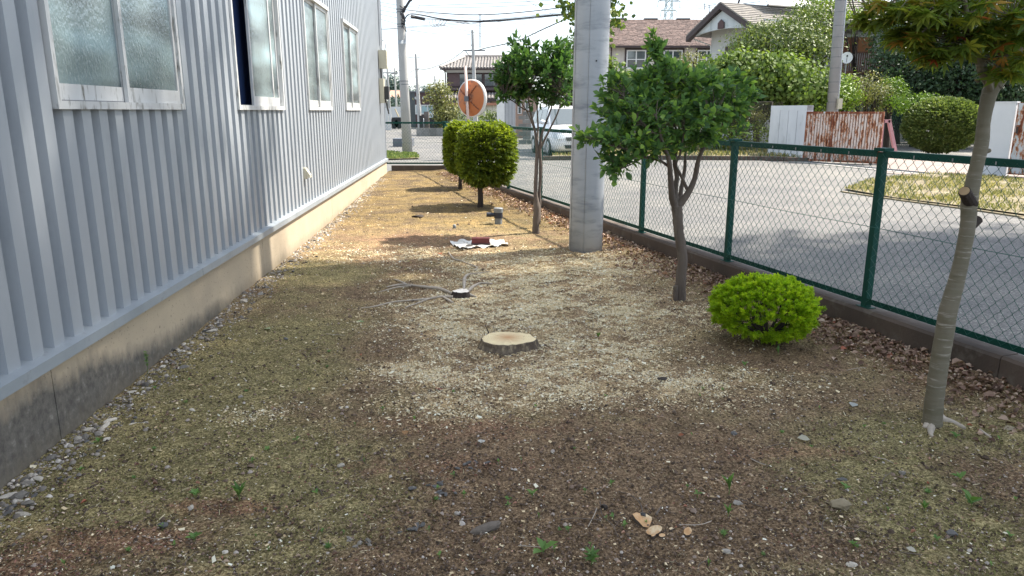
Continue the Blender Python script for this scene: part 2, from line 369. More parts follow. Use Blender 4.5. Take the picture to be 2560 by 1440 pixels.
def garden():
    ys = [-3.0]
    while ys[-1] < 18.5: ys.append(ys[-1] + (0.024 + max(0, ys[-1] - 2) * 0.0075 if ys[-1] > 1.2 else 0.12))
    ys[-1] = 18.5; ys = np.array(ys); nx = 190
    u = np.linspace(0, 1, nx); X = np.zeros((len(ys), nx)); Yg = np.repeat(ys[:, None], nx, 1)
    for i, y in enumerate(ys): X[i] = (wx(y) - .02) + u * (kx(y) + .03 - wx(y) + .02)
    d, s, r_, mo = fields(X, Yg)
    Z = gz(X, Yg) + (rng.normal(0, .0035, X.shape)) * (Yg > 1.2) + 0.004 * hnoise(X, Yg, 17, 4) + 0.006 * hnoise(X, Yg, 9, 6) - 0.004 * s
    Z += 0.03 * np.exp(-((X - kx(Yg)) / .25) ** 2)          # litter banked against the kerb
    V = np.stack([X, Yg, Z], -1).reshape(-1, 3); idx = np.arange(len(ys) * nx).reshape(len(ys), nx)
    Fq = np.stack([idx[:-1, :-1], idx[:-1, 1:], idx[1:, 1:], idx[1:, :-1]], -1).reshape(-1, 4)
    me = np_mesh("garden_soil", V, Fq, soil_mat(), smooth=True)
    sunlit_gold = sstep(8.5, 11.0, Yg + .4 * hnoise(X, Yg, 1.5, 8)) * .8  # mask of the far sunlit strip of dry golden soil
    for nm, a in (('dust', d), ('soil', s), ('red', r_), ('moss', mo), ('sunlit_gold', sunlit_gold)):
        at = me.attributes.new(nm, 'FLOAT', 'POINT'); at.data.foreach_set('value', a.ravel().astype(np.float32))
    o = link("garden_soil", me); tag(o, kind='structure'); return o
garden()

# ------------------------------------------------------------------ the grey corrugated building on the left
bn = math.hypot(1, .0572)
def W(s, o, z):  # along the wall (s = distance ahead), out from the foundation face, height
    return Vector((-1.99 - .0572 * s + o / bn, s + o * .0572 / bn, z))
S0, S1, ZT = -4.0, 17.85, 6.4
LZ = 0.385
bld = empty("corrugated_building", W(0, 0, 0), "long blue-grey corrugated steel building on a beige concrete foundation filling the left side", "building")
# foundation: one object, stained dark by rain splash at the near end
def found_mat():
    m, nt, b, out = _new("stained_foundation"); v = coordn(nt, world=True)
    c = ramp(nt, noise(nt, v, 1.6, 5), [(0.3, (0.50, 0.41, 0.29)), (0.7, (0.39, 0.32, 0.235))])
    c = mix(nt, ramp(nt, noise(nt, v, 55, 4), [(0.62, (0, 0, 0)), (0.72, (1, 1, 1))]), c, (0.2, 0.17, 0.13))
    sp = nt.nodes.new("ShaderNodeSeparateXYZ"); nt.links.new(v, sp.inputs[0])
    n1 = noise(nt, coordn(nt, (1, 2.2, 1), True), 1.6, 5, .6); n3 = noise(nt, coordn(nt, (1, 1, .25), True), 26, 4, .6)
    h = mth(nt, 'MULTIPLY', sp.outputs['Y'], -0.115); h = mth(nt, 'ADD', h, 0.72)      # stain reaches high near the camera, dies at ~5 m
    h = mth(nt, 'ADD', h, mth(nt, 'MULTIPLY', mth(nt, 'SUBTRACT', n1, .5), .30)); h = mth(nt, 'ADD', h, mth(nt, 'MULTIPLY', mth(nt, 'SUBTRACT', n3, .5), .08))
    f = ramp(nt, mth(nt, 'MULTIPLY', mth(nt, 'SUBTRACT', h, sp.outputs['Z']), 8, True), [(0.0, (0, 0, 0)), (0.9, (1, 1, 1))])
    dk = ramp(nt, noise(nt, v, 24, 5, .7), [(0.35, (0.075, 0.068, 0.062)), (0.60, (0.15, 0.138, 0.12)), (0.78, (0.30, 0.28, 0.245))])
    c = mix(nt, mth(nt, 'MULTIPLY', f, 0.97), c, dk)
    g2 = ramp(nt, mth(nt, 'ADD', sp.outputs['Z'], mth(nt, 'MULTIPLY', n3, .16)), [(0.09, (1, 1, 1)), (0.2, (0, 0, 0))])
    c = mix(nt, mth(nt, 'MULTIPLY', g2, 0.45), c, (0.16, 0.13, 0.085))
    nt.links.new(c, b.inputs['Base Color']); b.inputs['Roughness'].default_value = .88
    bump(nt, b, noise(nt, v, 60, 5), .35, .004); return m
MF = found_mat()
s = S0
while s < S1 - .01:
    e = min(s + 3.64, S1); mb = MB(); mb.fbox(W, (s, -.28, -.4), (e - .006, 0, LZ + .01)); mb.build("foundation_panel", MF, bld); s = e
# ledge flashing pieces with folded front lip
s = S0 + .22
while s < S1:
    e = min(s + 3.0, S1 + .03); mb = MB()
    pf = [(-.10, LZ + .075), (-.10, LZ + .06), (.028, LZ + .038), (.028, LZ), (.040, LZ), (.040, LZ + .052)]
    a = [W(s, o, z) for o, z in pf]; mb.prism(a, W(e - .004, 0, 0) - W(s, 0, 0)); mb.build("ledge_flashing", m_ledge, bld); s = e
# window openings (start, end, bottom, top) and siding sheets of five ribs
WIN = [(3.66, 5.27, 1.57, 2.95), (6.54, 8.14, 1.57, 2.95), (9.42, 11.0, 1.57, 2.95), (12.28, 13.86, 1.57, 2.95), (0.9, 2.4, 1.57, 2.95)]
PITCH = .182; RO, RV = -.010, -.068
def siding(s0, s1, z0, z1, mb):
    k0 = int(math.floor((s0 - S0) / PITCH)) - 1; prof = []
    k = k0
    while True:
        b = S0 + k * PITCH
        if b > s1 + .2: break
        prof += [(b, RV), (b + .058, RV), (b + .074, RO), (b + .166, RO), (b + .182 - .0001, RV)]; k += 1
    def val(sv):
        for (a, oa), (c, oc) in zip(prof, prof[1:]):
            if a <= sv <= c: return oa + (oc - oa) * (sv - a) / max(c - a, 1e-6)
        return RV
    pts = [(s0, val(s0))] + [p for p in prof if s0 < p[0] < s1] + [(s1, val(s1))]
    n = len(mb.v)
    vs_ = [W(a, o, z0) for a, o in pts] + [W(a, o, z1) for a, o in pts]; m_ = len(pts)
    mb.add(vs_, [(i, i + 1, i + 1 + m_, i + m_) for i in range(m_ - 1)])
SW = PITCH * 5; s = S0
while s < S1 - .02:
    e = min(s + SW, S1); cuts = sorted({s, e} | {c for w in WIN for c in (w[0], w[1]) if s < c < e}); mb = MB()
    for a, b_ in zip(cuts, cuts[1:]):
        mid = (a + b_) / 2; w = next((w for w in WIN if w[0] < mid < w[1]), None)
        if w: siding(a, b_, LZ + .055, w[2], mb); siding(a, b_, w[3], ZT, mb)
        else: siding(a, b_, LZ + .055, ZT, mb)
    mb.build("siding_sheet", m_metalgrey, bld, fixn=False); s = e
mb = MB(); mb.fbox(W, (S1 - .01, -.09, LZ + .06), (S1 + .02, .005, ZT)); mb.build("corner_trim", m_metalgrey, bld)
mb = MB(); mb.fbox(W, (S1 - .05, -7.5, -.2), (S1 - .005, -.10, ZT)); mb.fbox(W, (S0, -7.5, -.2), (S0 + .05, -.10, ZT)); mb.fbox(W, (S0, -7.55, -.2), (S1, -7.5, ZT)); mb.build("wall", m_metalgrey, bld)
mb = MB(); mb.fbox(W, (S0 - .3, -7.8, ZT), (S1 + .3, .25, ZT + .15)); mb.build("roof", m_metalgrey, bld)
mb = MB(); mb.fbox(W, (S0 + .1, -3.4, .3), (S1 - .1, -3.3, 4)); mb.fbox(W, (S0 + .1, -3.3, .25), (S1 - .1, -.3, .3)); mb.fbox(W, (S0 + .1, -3.3, 3.6), (S1 - .1, -.12, 3.7)); mb.build("interior_wall", m_interior, bld)
# windows
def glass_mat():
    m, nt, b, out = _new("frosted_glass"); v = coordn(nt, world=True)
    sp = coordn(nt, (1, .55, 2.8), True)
    c = ramp(nt, noise(nt, sp, 1.5, 1.2, .5), [(0.30, (0.07, 0.09, 0.095)), (0.45, (0.16, 0.20, 0.205)), (0.56, (0.24, 0.31, 0.32)), (0.66, (0.30, 0.41, 0.44)), (0.8, (0.46, 0.52, 0.52))])  # mottling painted in for outside reflections and blurred shapes indoors
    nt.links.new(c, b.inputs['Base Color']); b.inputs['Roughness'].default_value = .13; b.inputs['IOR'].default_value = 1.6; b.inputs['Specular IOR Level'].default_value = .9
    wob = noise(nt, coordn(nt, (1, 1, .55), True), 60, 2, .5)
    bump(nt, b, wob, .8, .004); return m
m_glass = glass_mat()
def window(w, kind):
    s0, s1, z0, z1 = w; o0 = .012
    win = []
    fr = MB(); t = .028
    fr.fbox(W, (s0 - .012, -.06, z0 - .012), (s1 + .012, o0, z0 + t)); fr.fbox(W, (s0 - .012, -.06, z1 - t), (s1 + .012, o0 + .012, z1 + .02))
    fr.fbox(W, (s0 - .012, -.06, z0 + t), (s0 + .022, o0, z1 - t)); fr.fbox(W, (s1 - .022, -.06, z0 + t), (s1 + .012, o0, z1 - t))
    win = fr.build("window", m_alu, bld)
    mid = (s0 + s1) / 2; a, b_ = z0 + t, z1 - t
    def sash(x0, x1, o, name="sash"):
        mb = MB(); q = .034; br = .085
        mb.fbox(W, (x0, o - .022, a), (x1, o, a + br)); mb.fbox(W, (x0, o - .022, b_ - .045), (x1, o, b_))
        mb.fbox(W, (x0, o - .022, a + br), (x0 + q, o, b_ - .045)); mb.fbox(W, (x1 - q, o - .022, a + br), (x1, o, b_ - .045))
        sh = mb.build(name, m_alu, win)
        # pane as sheet with thickness
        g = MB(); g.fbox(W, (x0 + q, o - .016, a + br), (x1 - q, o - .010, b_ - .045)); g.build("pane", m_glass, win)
    if kind == 0:
        sash(s0 + .022, mid + .02, -.030); sash(mid - .02, s1 - .022, -.004)
    else:  # left leaf slid across, leaving a dark gap
        sash(s0 + .50, s0 + 1.26, -.004); sash(s0 + .70, s1 - .022, -.030)
    if kind == 1:
        cu = MB(); n_ = 14; ws_ = [W(s0 + .03 + (s1 - s0 - .06) * q / n_, -.115 + (.012 if q % 2 else 0), z) for z in (a, b_) for q in range(n_ + 1)]
        cu.add(ws_, [(q, q + 1, q + n_ + 2, q + n_ + 1) for q in range(n_)]); cu.build("added_curtain", M("added_navy_curtain", (.010, .035, .12), (.008, .025, .09), 3, .9), win)  # curtain added so the open gap catches daylight and reads navy
    mb = MB()
    mb.fbox(W, (s0 + .022, -.05, a - .001), (s1 - .022, -.028 + .0 , a + .006)); mb.build("track", m_aludark, win)
    return win
window(WIN[4], 0)
for i, w in enumerate(WIN[:4]): window(w, 1 if i == 1 else 0)
# small vent hood low on the siding
p = W(8.95, 0, .80); mb = MB()
mb.fbox(W, (8.90, -.02, .75), (9.0, .02, .88))
a = [W(8.905, .02, .87), W(8.905, .065, .80), W(8.905, .065, .765), W(8.905, .02, .765)]
mb.prism(a, W(8.995, 0, 0) - W(8.905, 0, 0))
tag(mb.build("vent_hood", m_beige), "small white vent hood low on the grey corrugated siding", "vent")
# electric boxes and conduit near the far corner
eb = empty("electric_box", W(17.2, .02, 2.55), "beige electric box with looped cable high by the far corner of the building", "electric box")
mb = MB(); mb.fbox(W, (17.05, .0, 2.47), (17.30, .17, 2.86)); mb.build("box_body", m_beige, eb)
mb = MB(); mb.fbox(W, (17.06, .171, 2.49), (17.29, .178, 2.84)); mb.build("box_lid", m_beige, eb)
mb = MB(); mb.tube([W(17.15, .03, 6.3), W(17.15, .03, 3.0), W(17.15, .05, 2.86)], .018, 6); mb.tube([W(17.3, .03, 3.05), W(17.33, .1, 3.1), W(17.3, .15, 3.0), W(17.25, .12, 2.86)], .014, 6); mb.build("conduit", m_steel, eb)
em = empty("electric_meter", W(17.2, .02, 1.5), "open beige meter box with black meter and hanging cable loops on the building corner", "electric meter")
mb = MB(); mb.fbox(W, (16.95, .0, 1.72), (17.2, .10, 2.25)); mb.build("box_body", m_beige, em)
mb = MB(); mb.fbox(W, (16.99, .10, 1.80), (17.16, .20, 2.08)); mb.build("meter", m_black, em)
mb = MB()
for q in (0, .06):
    mb.tube([W(17.0 + q, .12, 1.85), W(17.0 + q, .16, 1.62 - q), W(17.08 + q, .17, 1.55 - q), W(17.16 + q, .14, 1.64), W(17.14 + q, .1, 1.8)], .014, 6)
mb.tube([W(17.1, .04, 2.47), W(17.1, .04, 2.25)], .02, 6); mb.build("cable_loop", m_black, em)

# ------------------------------------------------------------------ kerb walls and chain-link fences
KT = .175   # kerb top
def Kf(s, o, z): p = KA + KD * s + KN * o; return Vector((p.x, p.y, z))
KL = 25.5; kw = empty("kerb_wall", Kf(0, 0, 0), "low damp brown concrete kerb wall under the long green fence on the right", "kerb wall")
edges = [0] + [i * 2.37 + .9 for i in range(0, 10)] + [KL]
for a, b_ in zip(edges, edges[1:]):
    mb = MB()
    # slightly rounded top edge, broken up a little
    n = max(2, int((b_ - a) / .25)); prof = [(0, -.2), (0, KT - .018), (.016, KT), (.134, KT), (.15, KT - .018), (.15, -.2)]
    vs_ = []
    for i in range(n + 1):
        sv = a + .003 + (b_ - a - .006) * i / n
        for (o, z) in prof: vs_.append(Kf(sv, o + random.uniform(-.002, .002), z + (random.uniform(-.003, .003) if z > 0 else 0)))
    fs = []
    for i in range(n):
        for k in range(6): x = i * 6 + k; y = i * 6 + (k + 1) % 6; fs.append((x, y, y + 6, x + 6))
    fs += [tuple(range(6)), tuple(range(n * 6, n * 6 + 6))]; mb.add(vs_, fs); mb.build("kerb_section", m_kerb, kw)
EA = Vector((-3.02, 18.47, 0)); mb = MB(); mb.box((-3.0, 18.45, -.2), (KA.x + .14, 18.60, KT + .05))
tag(mb.build("kerb_wall", m_kerb), "short dark kerb wall across the far end of the garden", "kerb wall")

def fence(fr, L, posts, z0, z1, root, corner=False):
    """fr(s,o,z); posts: list of s; wire mesh per bay"""
    for s_ in posts:
        mb = MB(); mb.fbox(fr, (s_ - .024, .045, z0 - .03), (s_ + .024, .093, z1 - .01)); po = mb.build("post", m_green, root)
        mb = MB(); mb.fbox(fr, (s_ - .05, .030, z1 - .005), (s_ + .05, .108, z1 + .018)); mb.build("post_cap", m_green, root)
        mb = MB(); mb.fbox(fr, (s_ - .06, .035, z0 - .002), (s_ + .06, .105, z0 + .006)); mb.build("base_plate", m_green, root)
    pw, ph = .075, .080
    for a, b_ in zip(posts, posts[1:]):
        lo, hi = min(a, b_), max(a, b_)
        mb = MB(); mb.fbox(fr, (lo + .024, .040, z1 - .045), (hi - .024, .044, z1)); mb.fbox(fr, (lo + .024, .044, z1 - .004), (hi - .024, .085, z1)); mb.build("top_rail", m_green, root)
        mb = MB(); mb.fbox(fr, (lo + .024, .044, z0 + .035), (hi - .024, .048, z0 + .075)); mb.fbox(fr, (lo + .024, .048, z0 + .035), (hi - .024, .085, z0 + .039)); mb.build("bottom_rail", m_green, root)
        # wires, three-sided, each bent to and fro
        r_ = .0021; zz0, zz1 = z0 + .045, z1 - .02; nseg = int(round((zz1 - zz0) / (ph / 2))); ncol = int((hi - lo - .05) / (pw / 2))
        x0 = np.arange(ncol) * (pw / 2) + lo + .03; zs = np.linspace(zz0, zz1, nseg + 1)
        tri = np.array([(0, r_), (-r_ * .87, -r_ * .5), (r_ * .87, -r_ * .5)])
        par = np.arange(nseg + 1) % 2
        S_ = x0[:, None] + np.where(par[None, :] == 1, 1, 0) * (pw / 2) * np.where(np.arange(ncol)[:, None] % 2 == 0, 1, 1)
        S_ = x0[:, None] + (((par[None, :] + np.arange(ncol)[:, None] * 0) % 2) * (pw / 2 + .006) - .003)
        # neighbouring wires mirror each other so that they interlock at the tips
        S_ = np.where((np.arange(ncol)[:, None] % 2) == 0, S_, x0[:, None] + ((1 - par[None, :]) * (pw / 2 + .006) - .003))
        sag = .006 * np.sin(zs * 9 + 1)[None, :] * np.sin(x0 * 5)[:, None]
        O_ = .038 + (par[None, :] * .004) + sag
        SS = S_[:, :, None] + tri[None, None, :, 0]; OO = O_[:, :, None] + tri[None, None, :, 1] ; ZZ = np.broadcast_to(zs[None, :, None], SS.shape)
        o0 = np.array(fr(0, 0, 0)); ds = np.array(fr(1, 0, 0)) - o0; do = np.array(fr(0, 1, 0)) - o0; dz = np.array(fr(0, 0, 1)) - o0
        V = (o0 + SS[..., None] * ds + OO[..., None] * do + ZZ[..., None] * dz).reshape(-1, 3) - np.array(wloc(root))
        idx = np.arange(ncol * (nseg + 1) * 3).reshape(ncol, nseg + 1, 3)
        q = []
        for k in range(3):
            q.append(np.stack([idx[:, :-1, k], idx[:, :-1, (k + 1) % 3], idx[:, 1:, (k + 1) % 3], idx[:, 1:, k]], -1).reshape(-1, 4))
        me = np_mesh("wire_mesh", V, np.concatenate(q), m_greenwire); link("wire_mesh", me, root)
        # strands through the middle and clips
        mb = MB(); mb.tube([fr(lo, .033, (z0 + z1) / 2 + .03), fr((lo + hi) / 2, .033, (z0 + z1) / 2 + .022), fr(hi, .033, (z0 + z1) / 2 + .03)], .0022, 4)
        mb.build("tension_wire", m_greenwire, root)
        mb = MB()
        for k in range(1, 6):
            sv = lo + (hi - lo) * k / 6; mb.fbox(fr, (sv - .004, .0395 - .003, z1 - .036), (sv + .004, .0398, z1 - .018))
        mb.build("clips", m_steel, root)
FZ0, FZ1 = KT, 1.285
fe = empty("chain_link_fence", Kf(0, .07, KT), "long green chain-link fence running down the right side on the kerb wall", "fence")
sp0 = (KB - KA).length * (18.45 - 5.09 + .03) / (18.45 - 4.97)
P1 = (5.09 - KA.y) / KD.y; pitch = P1 / 8
posts = [.05 + 0 * pitch] + [i * pitch for i in range(1, 12)]
fence(Kf, KL, posts, FZ0, FZ1, fe)
def Ef(s, o, z): return Vector((KA.x + .1 - s, 18.45 + o, z))
fe2 = empty("chain_link_fence", Ef(0, .07, KT + .05), "short green chain-link fence closing the far end beside the building corner", "fence")
fence(Ef, 1.5, [.08, 1.60], KT + .05, 1.285, fe2)
# ------------------------------------------------------------------ big concrete pole in the garden
pb = G(1463, 632); pcx, pcy = pb.x * 1.022, pb.y + .19
pole = empty("concrete_pole", (pcx, pcy, .0), "thick grey concrete pole standing in the garden in front of the fence", "pole")
mb = MB(); rings = [(pcx + .006 * i, pcy, -.3 + i * 1.0) for i in range(10)]
mb.tube(rings, [.192 - .0012 * i for i in range(10)], 40, cap=True)
for a in (2.2, 3.55, 4.5):      # thin form seams
    r_ = .1925; mb.tube([(pcx + r_ * math.cos(a), pcy + r_ * math.sin(a), -.1), (pcx + .05 + (r_ - .01) * math.cos(a), pcy + (r_ - .01) * math.sin(a), 8.6)], .0035, 4)
mb.build("shaft", m_polec, pole, smooth=True)
h = D(1491, 152, pcy - .185); mb = MB(); mb.tube([h + Vector((0, .01, 0)), h + Vector((0, -.006, 0))], .009, 8); mb.build("bolt_hole", m_black, pole)

# ------------------------------------------------------------------ bark, wood and leaf materials
m_barkA = M("rough_brown_bark", (0.17, 0.135, 0.11), (0.085, 0.067, 0.056), 6, 0.9, bmp=0.9, bscale=28, bdist=0.01, stretch=(1, 1, .28), c3=(0.20, 0.17, 0.14), s3=18, t3=(.55, .75))
m_barkM = M("smooth_olive_bark", (0.13, 0.118, 0.075), (0.20, 0.175, 0.13), 4, 0.75, bmp=0.6, bscale=14, bdist=0.010, stretch=(.35, .35, 3.2), c3=(0.33, 0.30, 0.25), s3=20, t3=(.57, .68))
m_barkD = M("dark_bark", (0.05, 0.038, 0.03), (0.028, 0.02, 0.017), 9, 0.9, bmp=0.8, bscale=26, bdist=0.012, stretch=(1, 1, .35), c3=(.12, .10, .08), s3=22, t3=(.6, .75))
m_root = M("bleached_root", (0.52, 0.45, 0.37), (0.34, 0.29, 0.235), 9, 0.85, bmp=0.6, bscale=45, bdist=0.004, c3=(0.40, 0.37, 0.33), s3=16, t3=(.55, .75))
m_leafA = M_leaf("glossy_mid_green_leaf", [(0, (0.034, 0.070, 0.032)), (0.5, (0.060, 0.112, 0.040)), (0.82, (0.095, 0.165, 0.042)), (1, (0.17, 0.25, 0.05))], .5, .42, spec=.35, gain=2.2)
m_leafAp = M_leaf("glossy_mid_green_leaf_single", [(0, (0.036, 0.072, 0.032)), (0.5, (0.062, 0.118, 0.040)), (0.85, (0.10, 0.175, 0.042)), (1, (0.18, 0.26, 0.05))], .5, .42, True, spec=.35, gain=2.2)
m_leafB = M_leaf("dark_evergreen_leaf", [(0, (0.026, 0.062, 0.024)), (0.6, (0.045, 0.10, 0.028)), (1, (0.10, 0.18, 0.04))], .32, .3, gain=1.5)
m_leafBp = M_leaf("dark_evergreen_leaf_single", [(0, (0.026, 0.062, 0.024)), (0.6, (0.048, 0.108, 0.028)), (1, (0.11, 0.19, 0.04))], .32, .3, True, gain=1.5)
m_maple = M_leaf("maple_leaf", [(0, (0.065, 0.105, 0.022)), (0.45, (0.115, 0.155, 0.026)), (0.72, (0.18, 0.20, 0.03)), (0.86, (0.24, 0.14, 0.026)), (1, (0.18, 0.035, 0.022))], .52, .5, gain=1.65)
m_maplep = M_leaf("maple_leaf_single", [(0, (0.065, 0.110, 0.022)), (0.5, (0.12, 0.165, 0.026)), (0.78, (0.20, 0.21, 0.03)), (0.92, (0.26, 0.15, 0.026)), (1, (0.20, 0.04, 0.022))], .52, .5, True, gain=1.65)
m_yew = M_leaf("golden_yew_needle", [(0, (0.17, 0.27, 0.016)), (0.5, (0.27, 0.41, 0.018)), (1, (0.46, 0.54, 0.028))], .5, .55, gain=1.3)
m_box = M_leaf("clipped_shrub_leaf", [(0, (0.05, 0.085, 0.016)), (0.5, (0.12, 0.17, 0.02)), (1, (0.27, 0.32, 0.03))], .45, .5, gain=1.05)
m_weed = M_leaf("seedling_leaf", [(0, (0.085, 0.18, 0.045)), (1, (0.19, 0.33, 0.09))], .4, .5, True)
m_cutwood = None
def wood_mat(name, cx, cy, pale=(0.88, 0.72, 0.43), core=(0.58, 0.32, 0.15), ring=90, bark=None):
    m, nt, b, out = _new(name); v = coordn(nt, world=True)
    mp = nt.nodes.new("ShaderNodeMapping"); mp.inputs['Location'].default_value = (-cx, -cy, 0); nt.links.new(v, mp.inputs[0])
    sp = nt.nodes.new("ShaderNodeSeparateXYZ"); nt.links.new(mp.outputs[0], sp.inputs[0])
    r_ = mth(nt, 'SQRT', mth(nt, 'ADD', mth(nt, 'MULTIPLY', sp.outputs['X'], sp.outputs['X']), mth(nt, 'MULTIPLY', sp.outputs['Y'], sp.outputs['Y'])))
    r_ = mth(nt, 'ADD', r_, mth(nt, 'MULTIPLY', noise(nt, v, 9, 4), .05))
    rg = mth(nt, 'SINE', mth(nt, 'MULTIPLY', r_, ring * 6))
    c = ramp(nt, r_, [(0.03, core), (0.085, tuple((a + b_) / 2 for a, b_ in zip(core, pale))), (0.15, pale)])
    c = mix(nt, mth(nt, 'MULTIPLY', mth(nt, 'ADD', rg, 1), .10), c, (0.34, 0.22, 0.11))
    c = mix(nt, ramp(nt, noise(nt, v, 45, 5, .7), [(.62, (0, 0, 0)), (.72, (1, 1, 1))]), c, (0.25, 0.16, 0.09))
    nt.links.new(c, b.inputs['Base Color']); b.inputs['Roughness'].default_value = .8; bump(nt, b, noise(nt, coordn(nt, (1, 4, 1), True), 50, 4), .4, .002); return m

# ------------------------------------------------------------------ tree builder
def smooth_path(pts, k=6):
    """Catmull-Rom through (point, radius)"""
    P = [Vector(p) for p, _ in pts]; r_ = [x for _, x in pts]; o = []; ro = []
    for i in range(len(P) - 1):
        p0 = P[max(i - 1, 0)]; p1 = P[i]; p2 = P[i + 1]; p3 = P[min(i + 2, len(P) - 1)]
        for j in range(k):
            t = j / k; o.append(0.5 * ((2 * p1) + (p2 - p0) * t + (2 * p0 - 5 * p1 + 4 * p2 - p3) * t * t + (3 * p1 - p0 - 3 * p2 + p3) * t ** 3)); ro.append(r_[i] + (r_[i + 1] - r_[i]) * t)
    o.append(P[-1]); ro.append(r_[-1]); return o, ro
def limbs_mesh(name, paths, mat, root, n=8, jit=.06, k=6):
    mb = MB(); skel = []
    for pts in paths:
        o, ro = smooth_path(pts, k); mb.tube(o, ro, n, jitter=jit); skel += [(p, r_) for p, r_ in zip(o, ro)]
    return mb.build(name, mat, root, smooth=True), skel
def twigs(name, skel, tips, mat, root, r0=.004, n=4, zmin=None):
    S = np.array([tuple(p) for p, _ in skel]); mb = MB()
    for t in tips:
        t = np.array(t); d = np.linalg.norm(S - t, axis=1) + np.maximum(0, S[:, 2] - t[2]) * 1.5
        if zmin is not None: d = d + (S[:, 2] < zmin) * 5
        s0 = S[int(np.argmin(d))]; L = np.linalg.norm(t - s0)
        mid = (s0 + t) / 2 + rng.normal(0, .07, 3) * L + np.array([0, 0, .05 * L])
        mb.tube([s0, mid, t], [r0 * 1.3, r0, r0 * .5], n, cap=False)
    return mb.build(name, mat, root, smooth=True, fixn=False)
def sprig_leaves(tips, axes, nl, size, spread=(35, 80), lenf=1.2, sj=.25):
    """leaves spiralling round short shoots; returns positions, directions, sizes"""
    n = len(tips); tips = np.asarray(tips, float); ax = nrm(np.asarray(axes, float))
    ref = np.where(np.abs(ax[:, 2:3]) < .9, np.array([[0, 0, 1.]]), np.array([[1., 0, 0]])); x = nrm(np.cross(ax, ref)); y = np.cross(ax, x)
    P = []; Dd = []; Sz = []
    for j in range(nl):
        a = 2.4 * j + rng.uniform(0, .8, n); be = np.radians(rng.uniform(spread[0], spread[1], n) * (1 - .35 * j / nl)); rad = np.cos(a)[:, None] * x + np.sin(a)[:, None] * y
        Dd.append(ax * np.cos(be)[:, None] + rad * np.sin(be)[:, None]); P.append(tips + ax * (size * lenf * (j / max(nl - 1, 1) - .6))); Sz.append(size * rng.uniform(1 - sj, 1 + sj, n))
    return np.concatenate(P), np.concatenate(Dd), np.concatenate(Sz)
def split_build(root, T, TF, P, Dd, Sz, mat, matp, nparts, name="foliage", upj=.5, wid=1.0, leafname="leaf", tint=None):
    x, y, z = leaf_axes(Dd, Sz, upj=upj, wid=wid); n = len(P); order = np.argsort(P[:, 1] + rng.uniform(0, .35, n))
    a, b_ = order[:nparts], order[nparts:]
    tn = rng.uniform(0, 1, n) if tint is None else tint
    o = scatter(name, T, TF, P[b_], x[b_], y[b_], z[b_], mat, tn[b_], root, wloc(root)); o['kind'] = 'stuff'
    if nparts: part_leaves(len(a), T, TF, P[a], x[a], y[a], z[a], matp, root, leafname)
    return o
def ell_pts(n, c, r, fill=.55):
    d = nrm(rng.normal(0, 1, (n, 3))); k = (fill + (1 - fill) * rng.uniform(0, 1, n) ** .5)
    return np.array(c) + d * k[:, None] * np.array(r), d

# ------------------------------------------------------------------ tree A: leafy multi-stem tree right of the pole
YA = G(1700, 750).y + .02
def DA(px, py, dy=0.0): return D(px, py, YA + dy)
tA = empty("small_leafy_tree", DA(1700, 752), "small tree with broad green crown and forking bare stems beside the concrete pole", "tree")
trunkA = [[(DA(1698, 760), .056), (DA(1702, 700), .044), (DA(1706, 640), .040), (DA(1697, 580), .041), (DA(1694, 540), .043), (DA(1692, 515), .047)]]
_, skA = limbs_mesh("trunk", trunkA, m_barkA, tA, 12, .10)
mbs = MB(); mbs.tube([DA(1688, 752, -.05), DA(1689, 715, -.05)], [.022, .02], 7, jitter=.1); mbs.build("cut_side_stem", m_barkA, tA)
st = [[(DA(1690, 520), .036), (DA(1680, 490, -.05), .027), (DA(1676, 440, -.12), .022), (DA(1672, 400, -.2), .018), (DA(1655, 350, -.3), .011), (DA(1640, 290, -.35), .007)],
      [(DA(1692, 515), .034), (DA(1688, 480, .05), .023), (DA(1692, 440, .1), .02), (DA(1686, 400, .12), .016), (DA(1700, 340, .2), .010), (DA(1690, 270, .2), .006)],
      [(DA(1696, 515), .034), (DA(1722, 480), .026), (DA(1737, 445), .022), (DA(1745, 405, -.05), .019), (DA(1760, 360, -.1), .012), (DA(1775, 300, -.15), .007)],
      [(DA(1698, 505, .08), .024), (DA(1705, 460, .15), .016), (DA(1712, 420, .2), .015), (DA(1716, 370, .3), .010), (DA(1740, 300, .4), .006)],
      [(DA(1720, 478, .02), .015), (DA(1703, 440, -.05), .012), (DA(1690, 412, -.1), .011), (DA(1700, 385, -.1), .008), (DA(1710, 330, -.15), .006)],
      [(DA(1676, 420, -.12), .013), (DA(1650, 402, -.18), .011), (DA(1610, 392, -.2), .0105), (DA(1590, 378, -.25), .009), (DA(1560, 372, -.3), .006), (DA(1520, 362, -.35), .004)],
      [(DA(1610, 392, -.2), .007), (DA(1580, 410, -.25), .005), (DA(1545, 425, -.3), .004)],
      [(DA(1742, 430), .014), (DA(1752, 385, .2), .011), (DA(1790, 330, .25), .007), (DA(1830, 280, .3), .004)],
      [(DA(1655, 350, -.3), .008), (DA(1600, 300, -.2), .006), (DA(1560, 240, -.1), .004)],
      [(DA(1700, 340, .2), .008), (DA(1650, 240, .1), .006), (DA(1638, 170, 0), .004), (DA(1635, 120, 0), .003)]]
_, sk2 = limbs_mesh("stem", st, m_barkA, tA, 8, .08)
skA += sk2
tips = []; axs = []
def crown_blob(cpx, cpy, dy, rx, ry, rz, n, up=.35, fill=.6):
    c = np.array(DA(cpx, cpy, dy)); p, d = ell_pts(n, c, (rx, ry, rz), fill); tips.extend(p); axs.extend(d + np.array([0, 0, up]))
k = YA / F * 1.0
